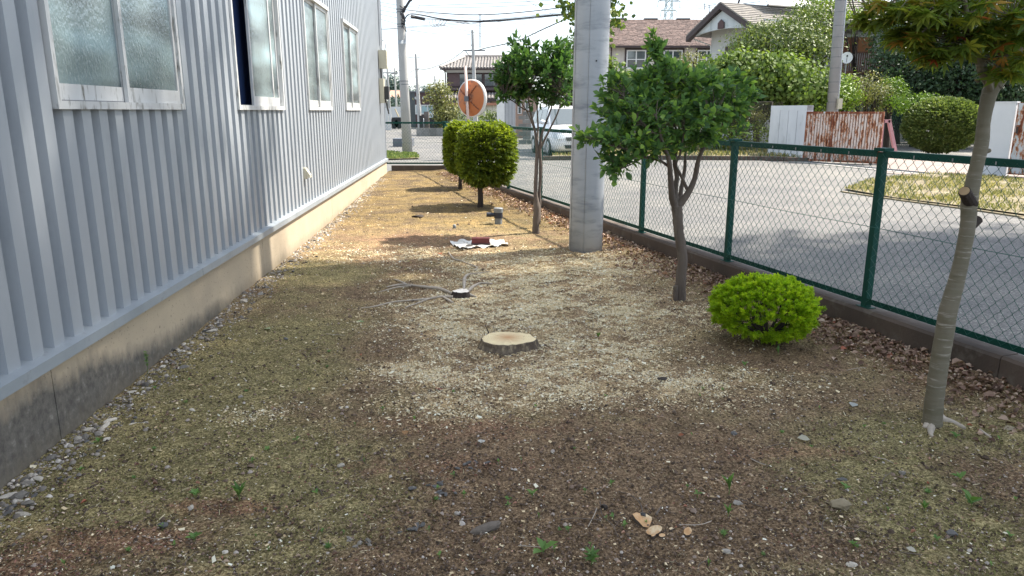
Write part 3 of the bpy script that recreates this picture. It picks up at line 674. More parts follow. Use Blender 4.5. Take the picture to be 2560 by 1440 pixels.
for (px, py, dy, rx, ry, rz, n) in [(1690, 300, 0, .42, .40, .20, 190), (1620, 285, -.1, .28, .30, .19, 100), (1770, 270, .05, .27, .3, .19, 100), (1690, 235, 0, .33, .3, .16, 90), (1660, 200, 0, .16, .15, .14, 34),
                                    (1745, 215, .05, .15, .2, .12, 28), (1820, 235, .1, .13, .15, .13, 30), (1840, 285, .1, .08, .12, .10, 14), (1560, 260, 0, .13, .2, .15, 34), (1550, 200, .05, .05, .05, .08, 7), (1640, 150, 0, .05, .05, .09, 9), (1634, 122, 0, .02, .02, .03, 3),
                                    (1570, 340, -.25, .25, .2, .10, 56), (1490, 345, -.3, .12, .1, .04, 15), (1455, 342, -.3, .045, .06, .02, 6), (1545, 400, -.3, .13, .1, .07, 22), (1530, 425, -.3, .04, .05, .03, 5), (1640, 370, -.2, .16, .15, .06, 20), (1745, 350, 0, .14, .2, .08, 26), (1535, 310, 0, .08, .15, .1, 16)]:
    crown_blob(px, py, dy, rx * .96, ry, rz * .94, max(5, int(n * (.50 if n > 60 else .85))))
for (px, py, dy) in [(1520, 215, 0), (1545, 200, 0), (1600, 205, 0), (1615, 200, 0), (1700, 185, .1), (1725, 205, .1), (1760, 195, 0), (1790, 218, 0), (1835, 190, 0), (1862, 215, 0), (1868, 260, 0), (1875, 235, 0), (1850, 320, 0), (1500, 280, 0), (1512, 240, 0), (1590, 195, 0), (1668, 175, 0), (1650, 175, 0), (1640, 140, 0), (1700, 195, 0), (1636, 108, 0)]:
    for _ in range(3): tips.append(np.array(DA(px, py, dy)) + rng.normal(0, .02, 3)); axs.append(np.array([(px - 1690) / 180, -.2, .9]))
tips = np.array(tips); axs = np.array(axs)
twigs("twigs", skA, tips, m_barkA, tA, .0026, 4, zmin=DA(1700, 480).z)
P, Dd, Sz = sprig_leaves(tips, axs, 9, .062, (25, 80), 1.9, .35)
split_build(tA, LEAF * np.array([1.15, 1, 1.6]), LEAFF, P, Dd, Sz, m_leafA, m_leafAp, 290, upj=.55)

# ------------------------------------------------------------------ tree B: dark evergreen on twin stems, left of the pole
YB = G(1343, 583).y
def DB(px, py, dy=0.0): return D(px, py, YB + dy)
tB = empty("evergreen_tree", DB(1343, 585), "dark evergreen small tree on slender twin stems left of the concrete pole", "tree")
tr = [[(DB(1340, 592), .052), (DB(1340, 555), .043), (DB(1342, 520), .046), (DB(1339, 480), .026), (DB(1341, 420), .024), (DB(1343, 375), .023), (DB(1338, 330), .017), (DB(1326, 280), .012), (DB(1318, 230), .008)],
      [(DB(1345, 560), .035), (DB(1347, 515, .03), .032), (DB(1349, 470, .02), .020), (DB(1352, 420), .020), (DB(1350, 370), .019), (DB(1356, 330), .015), (DB(1375, 280), .011), (DB(1390, 230), .007)],
      [(DB(1352, 368), .015), (DB(1376, 320, -.1), .012), (DB(1395, 280, -.15), .009), (DB(1405, 240, -.2), .006)],
      [(DB(1342, 372), .014), (DB(1345, 320, .1), .012), (DB(1342, 260, .1), .008)],
      [(DB(1326, 280), .009), (DB(1305, 270, -.05), .008), (DB(1285, 255, -.1), .006), (DB(1262, 240, -.1), .004)],
      [(DB(1336, 325), .009), (DB(1318, 280, .1), .007), (DB(1290, 240, .15), .005)]]
_, skB = limbs_mesh("trunk", tr, m_barkA, tB, 9, .08)
tips = []; axs = []
for (px, py, dy, rx, ry, rz, n) in [(1340, 190, 0, .46, .42, .22, 190), (1300, 175, 0, .30, .3, .18, 90), (1385, 180, 0, .26, .3, .19, 90), (1340, 150, 0, .36, .3, .15, 80), (1280, 225, -.05, .17, .2, .10, 40), (1395, 235, -.1, .18, .2, .11, 44),
                                    (1256, 245, -.1, .06, .06, .04, 7), (1300, 105, 0, .04, .03, .09, 5), (1325, 112, 0, .02, .02, .03, 3), (1282, 112, 0, .04, .03, .03, 3), (1250, 200, 0, .09, .1, .06, 10), (1345, 250, 0, .25, .2, .06, 30), (1400, 140, 0, .1, .2, .12, 24)]:
    p, d = ell_pts(max(3, int(n * .68)), DB(px, py, dy), (rx * 1.05, ry, rz * 1.05), .6); tips.extend(p); axs.extend(d + np.array([0, 0, .5]))
tips = np.array(tips); axs = np.array(axs)
twigs("twigs", skB, tips, m_barkA, tB, .003, 4, zmin=DB(1340, 330).z)
P, Dd, Sz = sprig_leaves(tips, axs, 8, .078, (30, 80), 1.4, .35)
split_build(tB, LEAF, LEAFF, P, Dd, Sz, m_leafB, m_leafBp, 250, upj=.5)

# ------------------------------------------------------------------ maple at the right
YM = G(2330, 1068).y + .03
def DM(px, py, dy=0.0): return D(px, py, YM + dy)
tM = empty("maple_tree", DM(2330, 1075), "young maple tree with bare leaning olive trunk and pruned stubs at the right", "tree")
tp = [(DM(2326, 1090), 0.0540), (DM(2332, 1040), 0.0450), (DM(2338, 980), 0.0432), (DM(2350, 900), 0.0423), (DM(2362, 830), 0.0423), (DM(2371, 775), 0.0414), (DM(2392, 700), 0.0360), (DM(2408, 630), 0.0333), (DM(2420, 560), 0.0333), (DM(2424, 500), 0.0360), (DM(2438, 430), 0.0297), (DM(2454, 360), 0.0297), (DM(2460, 300), 0.0279), (DM(2472, 240), 0.0324), (DM(2484, 210), 0.0360)]
_, skM = limbs_mesh("trunk", [tp], m_barkM, tM, 18, .03, 7)
lb = [[(DM(2484, 215), .036), (DM(2510, 175), .034), (DM(2545, 110), .032), (DM(2600, 20, .1), .028), (DM(2680, -150, .2), .02)],
      [(DM(2480, 215), .026), (DM(2458, 180, -.05), .021), (DM(2446, 140, -.1), .019), (DM(2432, 110, -.12), .016), (DM(2424, 70, -.15), .010), (DM(2400, -40, -.2), .008), (DM(2340, -160, -.2), .005)],
      [(DM(2444, 130, -.1), .015), (DM(2456, 105, -.15), .011), (DM(2490, 75, -.2), .008), (DM(2530, 40, -.3), .006)],
      [(DM(2430, 100, -.12), .008), (DM(2400, 60, -.15), .007), (DM(2340, 25, -.2), .006), (DM(2260, -20, -.25), .004)],
      [(DM(2400, -40, -.2), .008), (DM(2300, -30, 0), .005), (DM(2200, 20, .1), .003), (DM(2140, 45, .1), .002)],
      [(DM(2600, 20, .1), .018), (DM(2450, -160, .2), .012), (DM(2300, -250, .2), .006)], [(DM(2560, 90, 0), .015), (DM(2640, 60, -.4), .01), (DM(2760, 0, -.7), .005)]]
_, sk2 = limbs_mesh("branch", lb, m_barkM, tM, 10, .04, 6); skM += sk2
m_cutM = M("cut_branch_face", (0.42, 0.30, 0.17), (0.33, 0.22, 0.12), 12, .8, bmp=.3)
for (x0, y0, x1, y1, r_, dy) in [(2428, 510, 2411, 478, .026, -.06), (2420, 570, 2446, 548, .022, .02), (2455, 382, 2474, 376, .010, 0), (2480, 235, 2470, 205, .014, -.05), (2452, 330, 2466, 322, .008, -.02), (2446, 205, 2440, 200, .006, 0)]:
    mb = MB(); a = DM(x0, y0); b_ = DM(x1, y1, dy); mb.tube([a, (a + b_) / 2, b_], [r_ * 1.2, r_ * 1.1, r_], 12, jitter=.05); sb = mb.build("pruned_stub", m_barkD if r_ > .015 else m_barkM, tM, smooth=False)
    d = (b_ - a).normalized(); mb = MB(); mb.tube([b_ - d * .001, b_ + d * .003], [r_ * .86, r_ * .84], 14); mb.build("cut_face", m_cutM, sb)
mb = MB()
for pts in ([(2340, 1045, .035), (2360, 1052, .022), (2385, 1060, .016), (2412, 1072, .010)], [(2330, 1050, .03), (2326, 1085, .012), (2333, 1092, .006)], [(2450, 1075, .006), (2470, 1090, .007), (2485, 1100, .004)], [(2325, 1060, .03), (2312, 1072, .012)]):
    o, ro = smooth_path([(G(x, y) + Vector((0, 0, r_ * .2)), r_) for x, y, r_ in pts], 5); mb.tube(o, ro, 8, jitter=.08)
mb.build("root", m_root, tM, smooth=True)
tips = []; axs = []
for (px, py, dy, rx, ry, rz, n) in [(2450, 40, -.1, .22, .30, .09, 70), (2350, 30, -.2, .20, .25, .09, 60), (2250, 20, -.1, .16, .2, .05, 34), (2180, 30, 0, .09, .15, .03, 9), (2300, 95, -.1, .14, .2, .04, 30), (2400, 105, -.1, .12, .2, .04, 18), (2500, 90, -.2, .12, .2, .05, 18), (2340, 140, .05, .09, .12, .03, 9), (2510, 160, -.1, .08, .10, .02, 7),
                                    (2540, 60, -.2, .15, .25, .12, 40), (2480, -90, 0, .6, .55, .16, 150), (2300, -120, .1, .5, .5, .15, 110), (2700, 0, -.1, .3, .5, .25, 90), (2560, -250, .2, .8, .7, .25, 160), (2245, 75, 0, .06, .1, .02, 6), (2550, 150, -.3, .05, .06, .03, 6), (2270, 110, -.1, .10, .1, .02, 12), (2360, 130, -.15, .14, .14, .03, 22), (2300, 150, -.1, .06, .08, .02, 6), (2160, 60, 0, .04, .08, .015, 5), (2520, 190, -.2, .05, .05, .02, 6)]:
    p, d = ell_pts(max(4, int(n * .52)), DM(px, py, dy), (rx, ry, rz), .2); tips.extend(p); axs.extend(d * np.array([1, 1, .35]) + np.array([0, 0, -.1]))
tips = np.array(tips); axs = np.array(axs)
twigs("twigs", skM, tips, m_barkM, tM, .0022, 4, zmin=DM(2480, 150).z)
P, Dd, Sz = sprig_leaves(tips, axs, 5, .066, (45, 100), .9, .3); Dd[:, 2] *= .45; Dd[:, 2] -= .22
vis = (P[:, 2] < 2.4)
o_ = np.argsort(~vis); P, Dd, Sz = P[o_], Dd[o_], Sz[o_]
split_build(tM, MAPLE, MAPLEF, P, Dd, Sz, m_maple, m_maplep, 300, upj=.35, tint=np.clip(rng.beta(2, 2.6, len(P)), 0, 1))

# ------------------------------------------------------------------ clipped shrubs
def clipped(name, base, c, r, nsp, leaf, mat, label, nl=6, sq=2.6, stems=6, droop=0, size=.03, rough=.05, T=LEAF, TF=LEAFF, trunk_h=.3, tr_=.03, gap=None, spread=(20, 70), lay=0.25, fillk=.8, group=None, cat="shrub", btint=1.0):
    root = empty(name, base, label, cat, group); c = np.array(c); r = np.array(r)
    paths = []; bz = Vector(base)
    hub = bz + Vector((0, 0, trunk_h))
    if trunk_h > .12: paths.append([(bz - Vector((0, 0, .03)), tr_ * 1.2), (bz.lerp(hub, .5) + Vector((.01, 0, 0)), tr_), (hub, tr_ * .95)])
    for i in range(stems):
        a = 2 * math.pi * i / stems + random.uniform(-.3, .3); e = c + np.array([math.cos(a) * r[0] * .6, math.sin(a) * r[1] * .6, r[2] * random.uniform(-.1, .5)])
        paths.append([(hub + Vector((math.cos(a) * tr_ * .3, math.sin(a) * tr_ * .3, -.01)), tr_ * .6), (hub.lerp(Vector(e), .5) + Vector((math.cos(a), math.sin(a), -.2)) * .05, tr_ * .38), (Vector(e), tr_ * .15)])
    _, sk = limbs_mesh("stems", paths, m_barkD, root, 7, .1, 4)
    d = nrm(rng.normal(0, 1, (nsp, 3)))
    # superellipsoid surface, roughened in clumps, some depth inside
    q = (np.abs(d) ** sq).sum(1) ** (-1 / sq); dd = d * q[:, None]
    cl = 1 + rough * hnoise(d[:, 0] * 4 + c[0], d[:, 2] * 5 + d[:, 1] * 4, 1.3, 3) + rough * .6 * hnoise(d[:, 1] * 9, d[:, 2] * 11 + d[:, 0] * 9, 1.0, 6)
    dep = 1 - (1 - fillk) * rng.uniform(0, 1, nsp) ** 1.6
    pos = c + dd * r * (cl * dep)[:, None]
    if lay: pos[:, 2] += lay * .05 * np.sin(pos[:, 2] * 60 + d[:, 0] * 6)
    keep = pos[:, 2] > float(base[2]) + .03
    if gap is not None: keep &= ~gap(pos, d)
    pos, d = pos[keep], d[keep]
    tw = rng.choice(len(pos), min(260, len(pos)), replace=False); twigs("twigs", sk, pos[tw], m_barkD, root, .0022, 3)
    P, Dd, Sz = sprig_leaves(pos, d + np.array([0, 0, .35 - droop]), nl, size, spread, 1.2, .25)
    n = len(P); t0 = rng.uniform(0, 1, len(pos)); tint = np.clip(np.tile(t0, nl) * .6 + rng.uniform(0, .4, n), 0, 1) ** btint
    x, y, z = leaf_axes(Dd, Sz, upj=.6); o = scatter("foliage", T, TF, P, x, y, z, mat, tint, root, wloc(root)); o['kind'] = 'stuff'
    return root
b1 = G(1200, 518); Y1 = b1.y
c1 = D(1217, 385, Y1 + .1)
clipped("clipped_shrub", b1, c1, (.455, .45, .48), 3500, None, m_box, "large clipped rounded green shrub on a short dark trunk behind the grey drain pipe", 7, 3.4, 7, size=.048, rough=.045, trunk_h=.32, tr_=.045, spread=(20, 75), T=LEAF * np.array([1, 1, 1]), fillk=.6)
b2 = G(1150, 472); c2 = D(1152, 370, b2.y + .1)
clipped("clipped_shrub", b2, c2, (.30, .40, .47), 3200, None, m_box, "smaller yellow-green shrub half hidden behind the large rounded shrub", 7, 3.2, 5, size=.048, rough=.05, trunk_h=.35, tr_=.035, spread=(20, 75), fillk=.8, btint=.6)
b3 = G(1912, 852); c3 = np.array(D(1910, 796, b3.y)) ; c3[2] = b3.z + .235
gapf = lambda p, d: ((((p[:, 0] - c3[0] + .04) / .13) ** 2 + ((p[:, 2] - b3.z - .17) / .05) ** 2 < 1) & (d[:, 1] < 0)) | ((p[:, 2] < b3.z + .10) & (rng.uniform(0, 1, len(p)) < .75) & (np.abs(p[:, 0] - c3[0] - .1) > .13))
clipped("golden_bush", b3, c3, (.335, .31, .205), 1800, None, m_yew, "low bright yellow-green bush against the kerb wall under the fence", 28, 2.3, 12, size=.024, rough=.12, T=NEEDLE * np.array([1.9, 1, 1]), TF=NEEDLEF, trunk_h=.04, tr_=.022, gap=gapf, spread=(25, 80), fillk=.78, lay=0, cat="bush")
# ------------------------------------------------------------------ stumps, roots, brick, pipe and other things on the soil
def stump(name, base, rx, ry, h, mat_top, mat_side, label, n=40, flare=1.25, seed=0, jag=.06):
    root = empty(name, base, label, "tree stump"); r_ = random.Random(seed)
    ph = [r_.uniform(0, 6.3) for _ in range(5)]
    def rad(a, k): return 1 + jag * (math.sin(3 * a + ph[0]) + .6 * math.sin(5 * a + ph[1]) + .5 * math.sin(8 * a + ph[2]) + .35 * math.sin(17 * a + ph[3])) * k
    rings = []
    for (zz, f, k) in ((-.04, flare * 1.08, 1.6), (h * .15, flare, 1.5), (h * .6, 1 + (flare - 1) * .35, 1.1), (h * .93, 1.02, .9), (h, .985, .8)):
        rings.append([Vector(base) + Vector((rx * f * rad(2 * math.pi * i / n, k) * math.cos(2 * math.pi * i / n), ry * f * rad(2 * math.pi * i / n, k) * math.sin(2 * math.pi * i / n), zz + (r_.uniform(-.004, .004) if zz > 0 else 0))) for i in range(n)])
    mb = MB(); mb.add([p for q in rings for p in q], [(i * n + k, i * n + (k + 1) % n, (i + 1) * n + (k + 1) % n, (i + 1) * n + k) for i in range(len(rings) - 1) for k in range(n)])
    mb.build("bark", mat_side, root, fixn=True)
    top = rings[-1]; c = Vector(base) + Vector((0, 0, h + .002)); inner = [c.lerp(p, .93) + Vector((0, 0, .003)) for p in top]
    mb = MB(); mb.add(list(top) + inner + [c], [(k, (k + 1) % n, n + (k + 1) % n, n + k) for k in range(n)] + [(n + k, n + (k + 1) % n, 2 * n) for k in range(n)])
    mb.build("cut_top", mat_top, root, fixn=True); return root
sb = G(1270, 872); m_barkstump = M("dusty_stump_bark", (0.16, 0.125, 0.09), (0.075, 0.055, 0.04), 8, .9, bmp=1.0, bscale=30, bdist=.015, stretch=(1, 1, .6), c3=(.36, .29, .19), s3=25, t3=(.5, .7))
big = stump("tree_stump", sb + Vector((0, .04, 0)), .182, .150, .062, wood_mat("fresh_cut_wood", sb.x, sb.y + .05), m_barkstump, "wide freshly sawn tree stump with pale yellow cut top in the middle", seed=3, jag=.045, flare=1.13)
mb = MB(); p = sb + Vector((-.13, .12, .02)); mb.tube([p, p + Vector((-.005, .03, .05)), p + Vector((-.03, .05, .10))], [.008, .005, .002], 5); mb.build("twig", m_barkD, big)
ss = G(1153, 742)
m_topdark = M("weathered_cut_top", (0.82, 0.78, 0.72), (0.62, 0.56, 0.50), 14, .8, bmp=.3)
sm = stump("tree_stump", ss, .070, .066, .052, m_topdark, m_barkD, "small dark-barked stump with pale top and exposed bleached roots", n=26, seed=5, flare=1.3, jag=.05)
for pts in ([(1128, 738, .016), (1100, 727, .020), (1070, 722, .016), (1030, 717, .014), (1000, 715, .011), (965, 722, .006)], [(1020, 717, .011), (1000, 707, .010), (985, 702, .005)], [(1030, 718, .008), (990, 722, .006), (945, 733, .003)],
            [(1135, 745, .012), (1100, 745, .012), (1060, 751, .010), (1010, 755, .008), (975, 760, .007), (935, 770, .007), (905, 773, .003)], [(1072, 750, .009), (1045, 760, .007), (1015, 772, .004)],
            [(1160, 728, .014), (1160, 712, .017), (1163, 700, .018), (1172, 690, .012), (1195, 686, .008), (1225, 682, .003)], [(1168, 735, .02), (1180, 722, .015), (1200, 712, .011), (1232, 712, .008)],
            [(1121, 632, .005), (1133, 650, .014), (1152, 655, .008), (1168, 662, .007), (1192, 672, .010), (1186, 680, .003)], [(1108, 746, .012), (1118, 755, .014), (1133, 760, .010)], [(1172, 742, .018), (1190, 745, .008)]):
    mb = MB(); o, ro = smooth_path([(G(x, y) + Vector((random.uniform(-.008, .008), random.uniform(-.012, .012), r_ * .45 + .010 + random.uniform(-.003, .003))), r_ * .88) for x, y, r_ in pts], 6); mb.tube(o, ro, 8, jitter=.2); mb.build("root", m_root, sm, smooth=True)

# brick on a white sheet
q0, q1, q2, q3 = G(1121, 606), G(1252, 602), G(1273, 615), G(1148, 625); nx_, ny_ = 34, 12; V = []; Fq = []
for j in range(ny_ + 1):
    for i in range(nx_ + 1):
        u, w_ = i / nx_, j / ny_; p = q3.lerp(q2, u).lerp(q0.lerp(q1, u), w_)
        e = max(0, 1 - min(u, 1 - u, w_, 1 - w_) * 8); p = p + Vector((rng.normal(0, .004) * e, rng.normal(0, .004) * e, .012 + .010 * math.sin(u * 23 + 3 * math.sin(w_ * 7)) * (.4 + e) + .012 * e * random.random() + .006 * math.sin(w_ * 17 + u * 9))); V.append(p)
for j in range(ny_):
    for i in range(nx_): a = j * (nx_ + 1) + i; Fq.append((a, a + 1, a + nx_ + 2, a + nx_ + 1))
mb = MB(); mb.add(V, Fq); sh = mb.build("plastic_sheet", M("crumpled_white_sheet", (0.70, 0.69, 0.66), (0.55, 0.54, 0.50), 9, .6, bmp=.6, bscale=35, bdist=.006, c3=(.30, .27, .22), s3=14, t3=(.6, .72)), smooth=True)
tag(sh, "crumpled white sheet lying flat on the moss under a red brick", "sheet")
m_brick = M("dark_red_brick", (0.15, 0.035, 0.033), (0.10, 0.026, 0.025), 8, .85, bmp=.5, bscale=50, c3=(.34, .25, .22), s3=20, t3=(.66, .74))
bp = G(1202, 612); br = empty("brick", bp + Vector((0, 0, .015)), "dark red brick weighing down a white sheet", "brick")
mb = MB(); L, Wd, H = .105, .05, .068
mb.box((bp.x - L, bp.y - Wd, bp.z + .018), (bp.x + L, bp.y + Wd, bp.z + .018 + H)); o = mb.build("brick_block", m_brick, br)
mb = MB(); mb.box((bp.x - L - .008, bp.y - Wd - .012, bp.z + .010), (bp.x + L + .010, bp.y + Wd, bp.z + .024)); mb.build("dark_base", M("dark_slab", (0.06, 0.04, 0.045), (0.04, 0.03, 0.03), 10), br)
m_stone = M("grey_stone", (0.25, 0.225, 0.195), (0.16, 0.145, 0.125), 22, .85, bmp=.6, bscale=70, rvar=.55, c3=(.33, .31, .28), s3=30, t3=(.6, .75))
def rock(name, p, s, label, cat="stone", mat=None, group=None, seed=0, flat=.55, yaw=None, el=1.35):
    r_ = random.Random(seed); import bmesh
    bm = bmesh.new(); bmesh.ops.create_icosphere(bm, subdivisions=2, radius=1)
    o3 = Vector((r_.uniform(0, 99), r_.uniform(0, 99), 0)); yaw = r_.uniform(0, 6.3) if yaw is None else yaw
    planes = [Vector((r_.uniform(-1, 1), r_.uniform(-1, 1), r_.uniform(-.4, 1))).normalized() for _ in range(7)]
    for v in bm.verts:
        c = v.co.copy(); k = 1 + .25 * mnoise.noise(c * 1.2 + o3)
        for pl in planes:
            d = c.dot(pl)
            if d > .62: c = c - pl * (d - .62)
        c *= k; c = Vector((c.x * el, c.y, c.z * flat)); v.co = Matrix.Rotation(yaw, 3, 'Z') @ c * s
    me = bpy.data.meshes.new(name); bm.to_mesh(me); bm.free(); me.materials.append(mat or m_stone)
    o = link(name, me, None, p + Vector((0, 0, s * flat * .45))); tag(o, label, cat, group); return o
rock("stone", G(1172, 618) + Vector((0, 0, .012)), .034, "flat grey stone on the white sheet beside the brick", seed=2, flat=.5, el=1.6)

# vent pipe and small peg
pp = G(1246, 560); pv = empty("vent_pipe", pp, "short grey plastic drain pipe with black side branch standing in the garden", "pipe")
m_pvc = M("grey_pvc", (0.20, 0.215, 0.225), (0.17, 0.185, 0.195), 5, .5, bmp=0.05); m_tape = M("black_fitting", (0.014, 0.018, 0.032), (0.02, 0.024, 0.04), 5, .45, bmp=0)
H = (560 - 520) / F * pp.y * 1.02
def lathe(c, prof, n=24):
    mb = MB(); V = [Vector((c[0] + r_ * math.cos(2 * math.pi * k / n), c[1] + r_ * math.sin(2 * math.pi * k / n), c[2] + z)) for r_, z in prof for k in range(n)]; m_ = len(prof)
    mb.add(V, [(i * n + k, i * n + (k + 1) % n, (i + 1) * n + (k + 1) % n, (i + 1) * n + k) for i in range(m_ - 1) for k in range(n)] + [tuple(range(n)), tuple(range((m_ - 1) * n, m_ * n))]); return mb
lathe(pp, [(.052, -.1), (.052, H * .5)]).build("pipe_body", m_pvc, pv, smooth=False)
lathe(pp, [(.060, H * .38), (.060, H * .78), (.056, H * .8)]).build("branch_fitting", m_tape, pv)
lathe(pp, [(.064, H * .72), (.066, H * .97), (.060, H), (.048, H)]).build("cap", m_pvc, pv)
mb = MB(); a = pp + Vector((0, 0, H * .58)); mb.tube([a, a + Vector((-.10, -.01, 0)), a + Vector((-.105, -.01, 0)), a + Vector((-.105, -.01, 0))], [.028, .028, .032, .032], 14); mb.tube([a + Vector((-.105, -.01, 0)), a + Vector((-.165, -.015, .004))], [.032, .032], 14); mb.build("side_branch", m_tape, pv)
pg = G(1136, 571); lathe(pg, [(.022, -.05), (.024, .035), (.020, .05), (.008, .056)], 12).build("ground_peg", m_pvc, None, smooth=True); tag(bpy.context.scene.objects["ground_peg"], "tiny grey plastic peg sticking out of the moss left of the pipe", "peg")
rock("wood_chunk", G(1045, 542), .075, "flat brown wood offcut on the sunlit soil", "wood chunk", m_barkD, seed=4, flat=.35, yaw=.1)
rock("bark_piece", G(1655, 950), .030, "small dark bark lump on pale sawdust below the golden bush", "bark", m_barkD, seed=8, flat=.4, yaw=0)
rock("wood_chunk", G(1218, 1322), .034, "long dark grey-brown wood piece half buried in bare soil near the camera", "wood chunk", M("weathered_wood", (.17, .14, .115), (.09, .075, .06), 20, .9, bmp=.6, stretch=(1, 1, 1)), seed=14, flat=.45, yaw=.35, el=2.2)
tanr = rock("stone", G(2103, 1270), .036, "angular tan stone on the moss at the lower right", mat=M("tan_stone", (.30, .25, .165), (.21, .17, .11), 25, .9, bmp=.7), seed=21, flat=.75, yaw=-.5, el=1.35)
m_stw = M("whitish_stone", (0.55, 0.50, 0.42), (0.40, 0.36, 0.30), 25, .85, bmp=.5, rvar=.25); m_std = M("slate_stone", (0.12, 0.115, 0.11), (0.08, 0.078, 0.076), 20, .8, bmp=.5, rvar=.3)
for (x, y, s_, mt, lab) in [(601, 993, .017, m_stone, "rounded grey-brown pebble on bare moss in the left foreground"), (481, 1027, .016, m_stw, "white pointed stone chip on the moss left of the pebble"), (461, 919, .026, m_stone, "large brown-grey stone near the foundation gravel"),
                            (714, 848, .020, m_std, "dark slate chip left of the sawn stump"), (477, 1272, .017, m_stw, "white stone at the edge of the reddish bark litter"), (409, 1315, .020, m_std, "dark flat stone on the reddish bark litter"),
                            (563, 1382, .012, m_stw, "white pebble near the bottom left edge"), (1143, 1285, .013, m_stone, "pale tan pebble right of the slate cluster"), (1835, 1084, .016, m_std, "dark pointed stone right of the pale sawdust"), (2255, 1184, .018, m_stone, "grey oval stone below the maple"),
                            (2105, 1202, .020, m_std, "slate piece above the tan stone"), (1843, 1260, .020, m_stone, "flat grey stone right of the cut shoots"), (2130, 1413, .016, m_stw, "white stone at the bottom right edge"), (2380, 1335, .022, m_std, "dark slate sliver on the moss at lower right"),
                            (1817, 1381, .015, m_stone, "small grey stone at the bottom right of the cut shoots"), (853, 1165, .018, m_stw, "pale stone chip in the reddish leaf bits"), (1490, 843, .012, m_stw, "pale chip right of the sawn stump"), (433, 875, .022, m_stone, "tan angular stone in the foundation gravel"), (460, 862, .018, m_stw, "white stone topmost in the foundation gravel"),
                            (95, 1200, .022, m_stw, "white stone beside the dark foundation"), (45, 1245, .032, m_stone, "largest grey stone by the foundation at the left edge"), (67, 1262, .024, m_stone, "second grey stone just right of the largest one")]:
    rock("stone", G(x, y), s_, lab, mat=mt, seed=x)
# stones washed along the foundation and clusters in the soil
gs = "stones lying along the foundation"; cnt = 0
protos = [rock("stone", Vector((0, 0, 0)), 1.0, None, None, [m_stone, m_stw, m_std, m_stone][i], seed=300 + i, flat=.6) for i in range(4)]
pm = [o.data for o in protos]
for o in protos: bpy.data.objects.remove(o)
def put_stone(x, y, s_, label, group, k=None):
    o = bpy.data.objects.new("stone", random.choice(pm) if k is None else pm[k]); COL.objects.link(o)
    o.location = (x, y, float(gz(x, y)) + s_ * .2); o.scale = (s_ * random.uniform(.8, 1.4), s_, s_ * random.uniform(.7, 1)); o.rotation_euler = (random.uniform(-.2, .2), random.uniform(-.2, .2), random.uniform(0, 6.3)); tag(o, label, "stone", group)
for i in range(120):
    y = 2.6 + 11 * random.random() ** 1.7; x = wx(y) + .03 + abs(random.gauss(0, .10)) + .02
    put_stone(x, y, random.uniform(.008, .026) * (1 if y < 5 else 1.1), "loose stone at the foot of the foundation, " + ("nearest stretch by the dark rain stain" if y < 4 else "middle stretch below the second window" if y < 7.5 else "far stretch in the sun"), gs)
for (px, py, n, sp_, k, lb_) in [(1090, 1225, 11, .05, 2, 'of dark slate between moss and bare soil'), (1035, 1318, 7, .035, 2, 'of slate left of the long wood piece'), (1240, 920, 12, .09, None, 'just below the wide sawn stump'), (890, 1360, 6, .04, 0, 'at the bottom edge left of the wood piece'), (1190, 1165, 7, .05, 2, 'below the whitish fallen leaf'), (330, 1060, 9, .05, None, 'on moss beside the dark foundation stain')]:
    c = G(px, py)
    for i in range(n): put_stone(c.x + random.gauss(0, sp_), c.y + random.gauss(0, sp_ * .6), random.uniform(.007, .015), "small stone in the cluster " + lb_, "small stones in clusters on the soil", k)

# freshly cut shoots near the camera
sc = G(1620, 1318); cs = empty("cut_shoots", sc, "freshly cut orange-brown shoot stubs in the bare soil at the bottom", "cut shoots")
m_fresh = M("orange_cut_wood", (0.62, 0.38, 0.19), (0.50, 0.27, 0.12), 18, .8, bmp=.4, bscale=60, c3=(.70, .56, .36), s3=15, t3=(.5, .65))
for (x, y, rx, ry, tz, ty, nn) in [(1608, 1306, .036, .027, .5, -.3, 11), (1635, 1333, .030, .019, .35, .25, 20), (1655, 1346, .012, .008, .3, 0, 12), (1719, 1336, .016, .013, .7, .2, 9), (1677, 1329, .008, .006, .2, .3, 6), (1633, 1345, .009, .008, .2, .3, 8)]:
    c = G(x, y) + Vector((0, 0, .014)); mb = MB(); a = []; b_ = []
    for k_ in range(nn):
        an = 2 * math.pi * k_ / nn; rr = 1 + (.22 * math.sin(3 * an + x) if nn == 11 else .05 * math.sin(2 * an)); q = Vector((rx * rr * math.cos(an), ry * rr * math.sin(an), 0)); q.z = -q.y * tz * -1 + q.x * ty
        a.append(c + q); b_.append(c + q * .9 + Vector((0, .01, -.04)))
    mb.add(a, [tuple(range(nn))]); cut = mb.build("cut_face", m_fresh, cs)
    mb = MB(); mb.add(a + b_, [(k_, (k_ + 1) % nn, nn + (k_ + 1) % nn, nn + k_) for k_ in range(nn)]); 
    o = mb.build("shoot_bark", m_barkA, cs)
mb = MB()
mb.tube([G(1606, 1300) + Vector((0, 0, .015)), G(1607, 1299) + Vector((0, .006, .022))], [.013, .012], 10); mb.build("hollow", m_black, cs)
for pts in ([(1607, 1290, .004), (1600, 1262, .004), (1575, 1240, .003), (1545, 1232, .002)], [(1500, 1255, .003), (1505, 1290, .003), (1530, 1315, .003), (1545, 1345, .002)], [(1640, 1290, .008), (1652, 1270, .004)]):
    mb = MB(); o, ro = smooth_path([(G(x, y) + Vector((0, 0, .006)), r_) for x, y, r_ in pts], 5); mb.tube(o, [q_ * .6 for q_ in ro], 6, jitter=.1); mb.build("root_strand", m_barkA, cs, smooth=True)
rock("dirt_clod", G(1510, 1270), .016, "dark stubby root end beside the cut shoots", "root", m_barkD, seed=77, flat=.9)

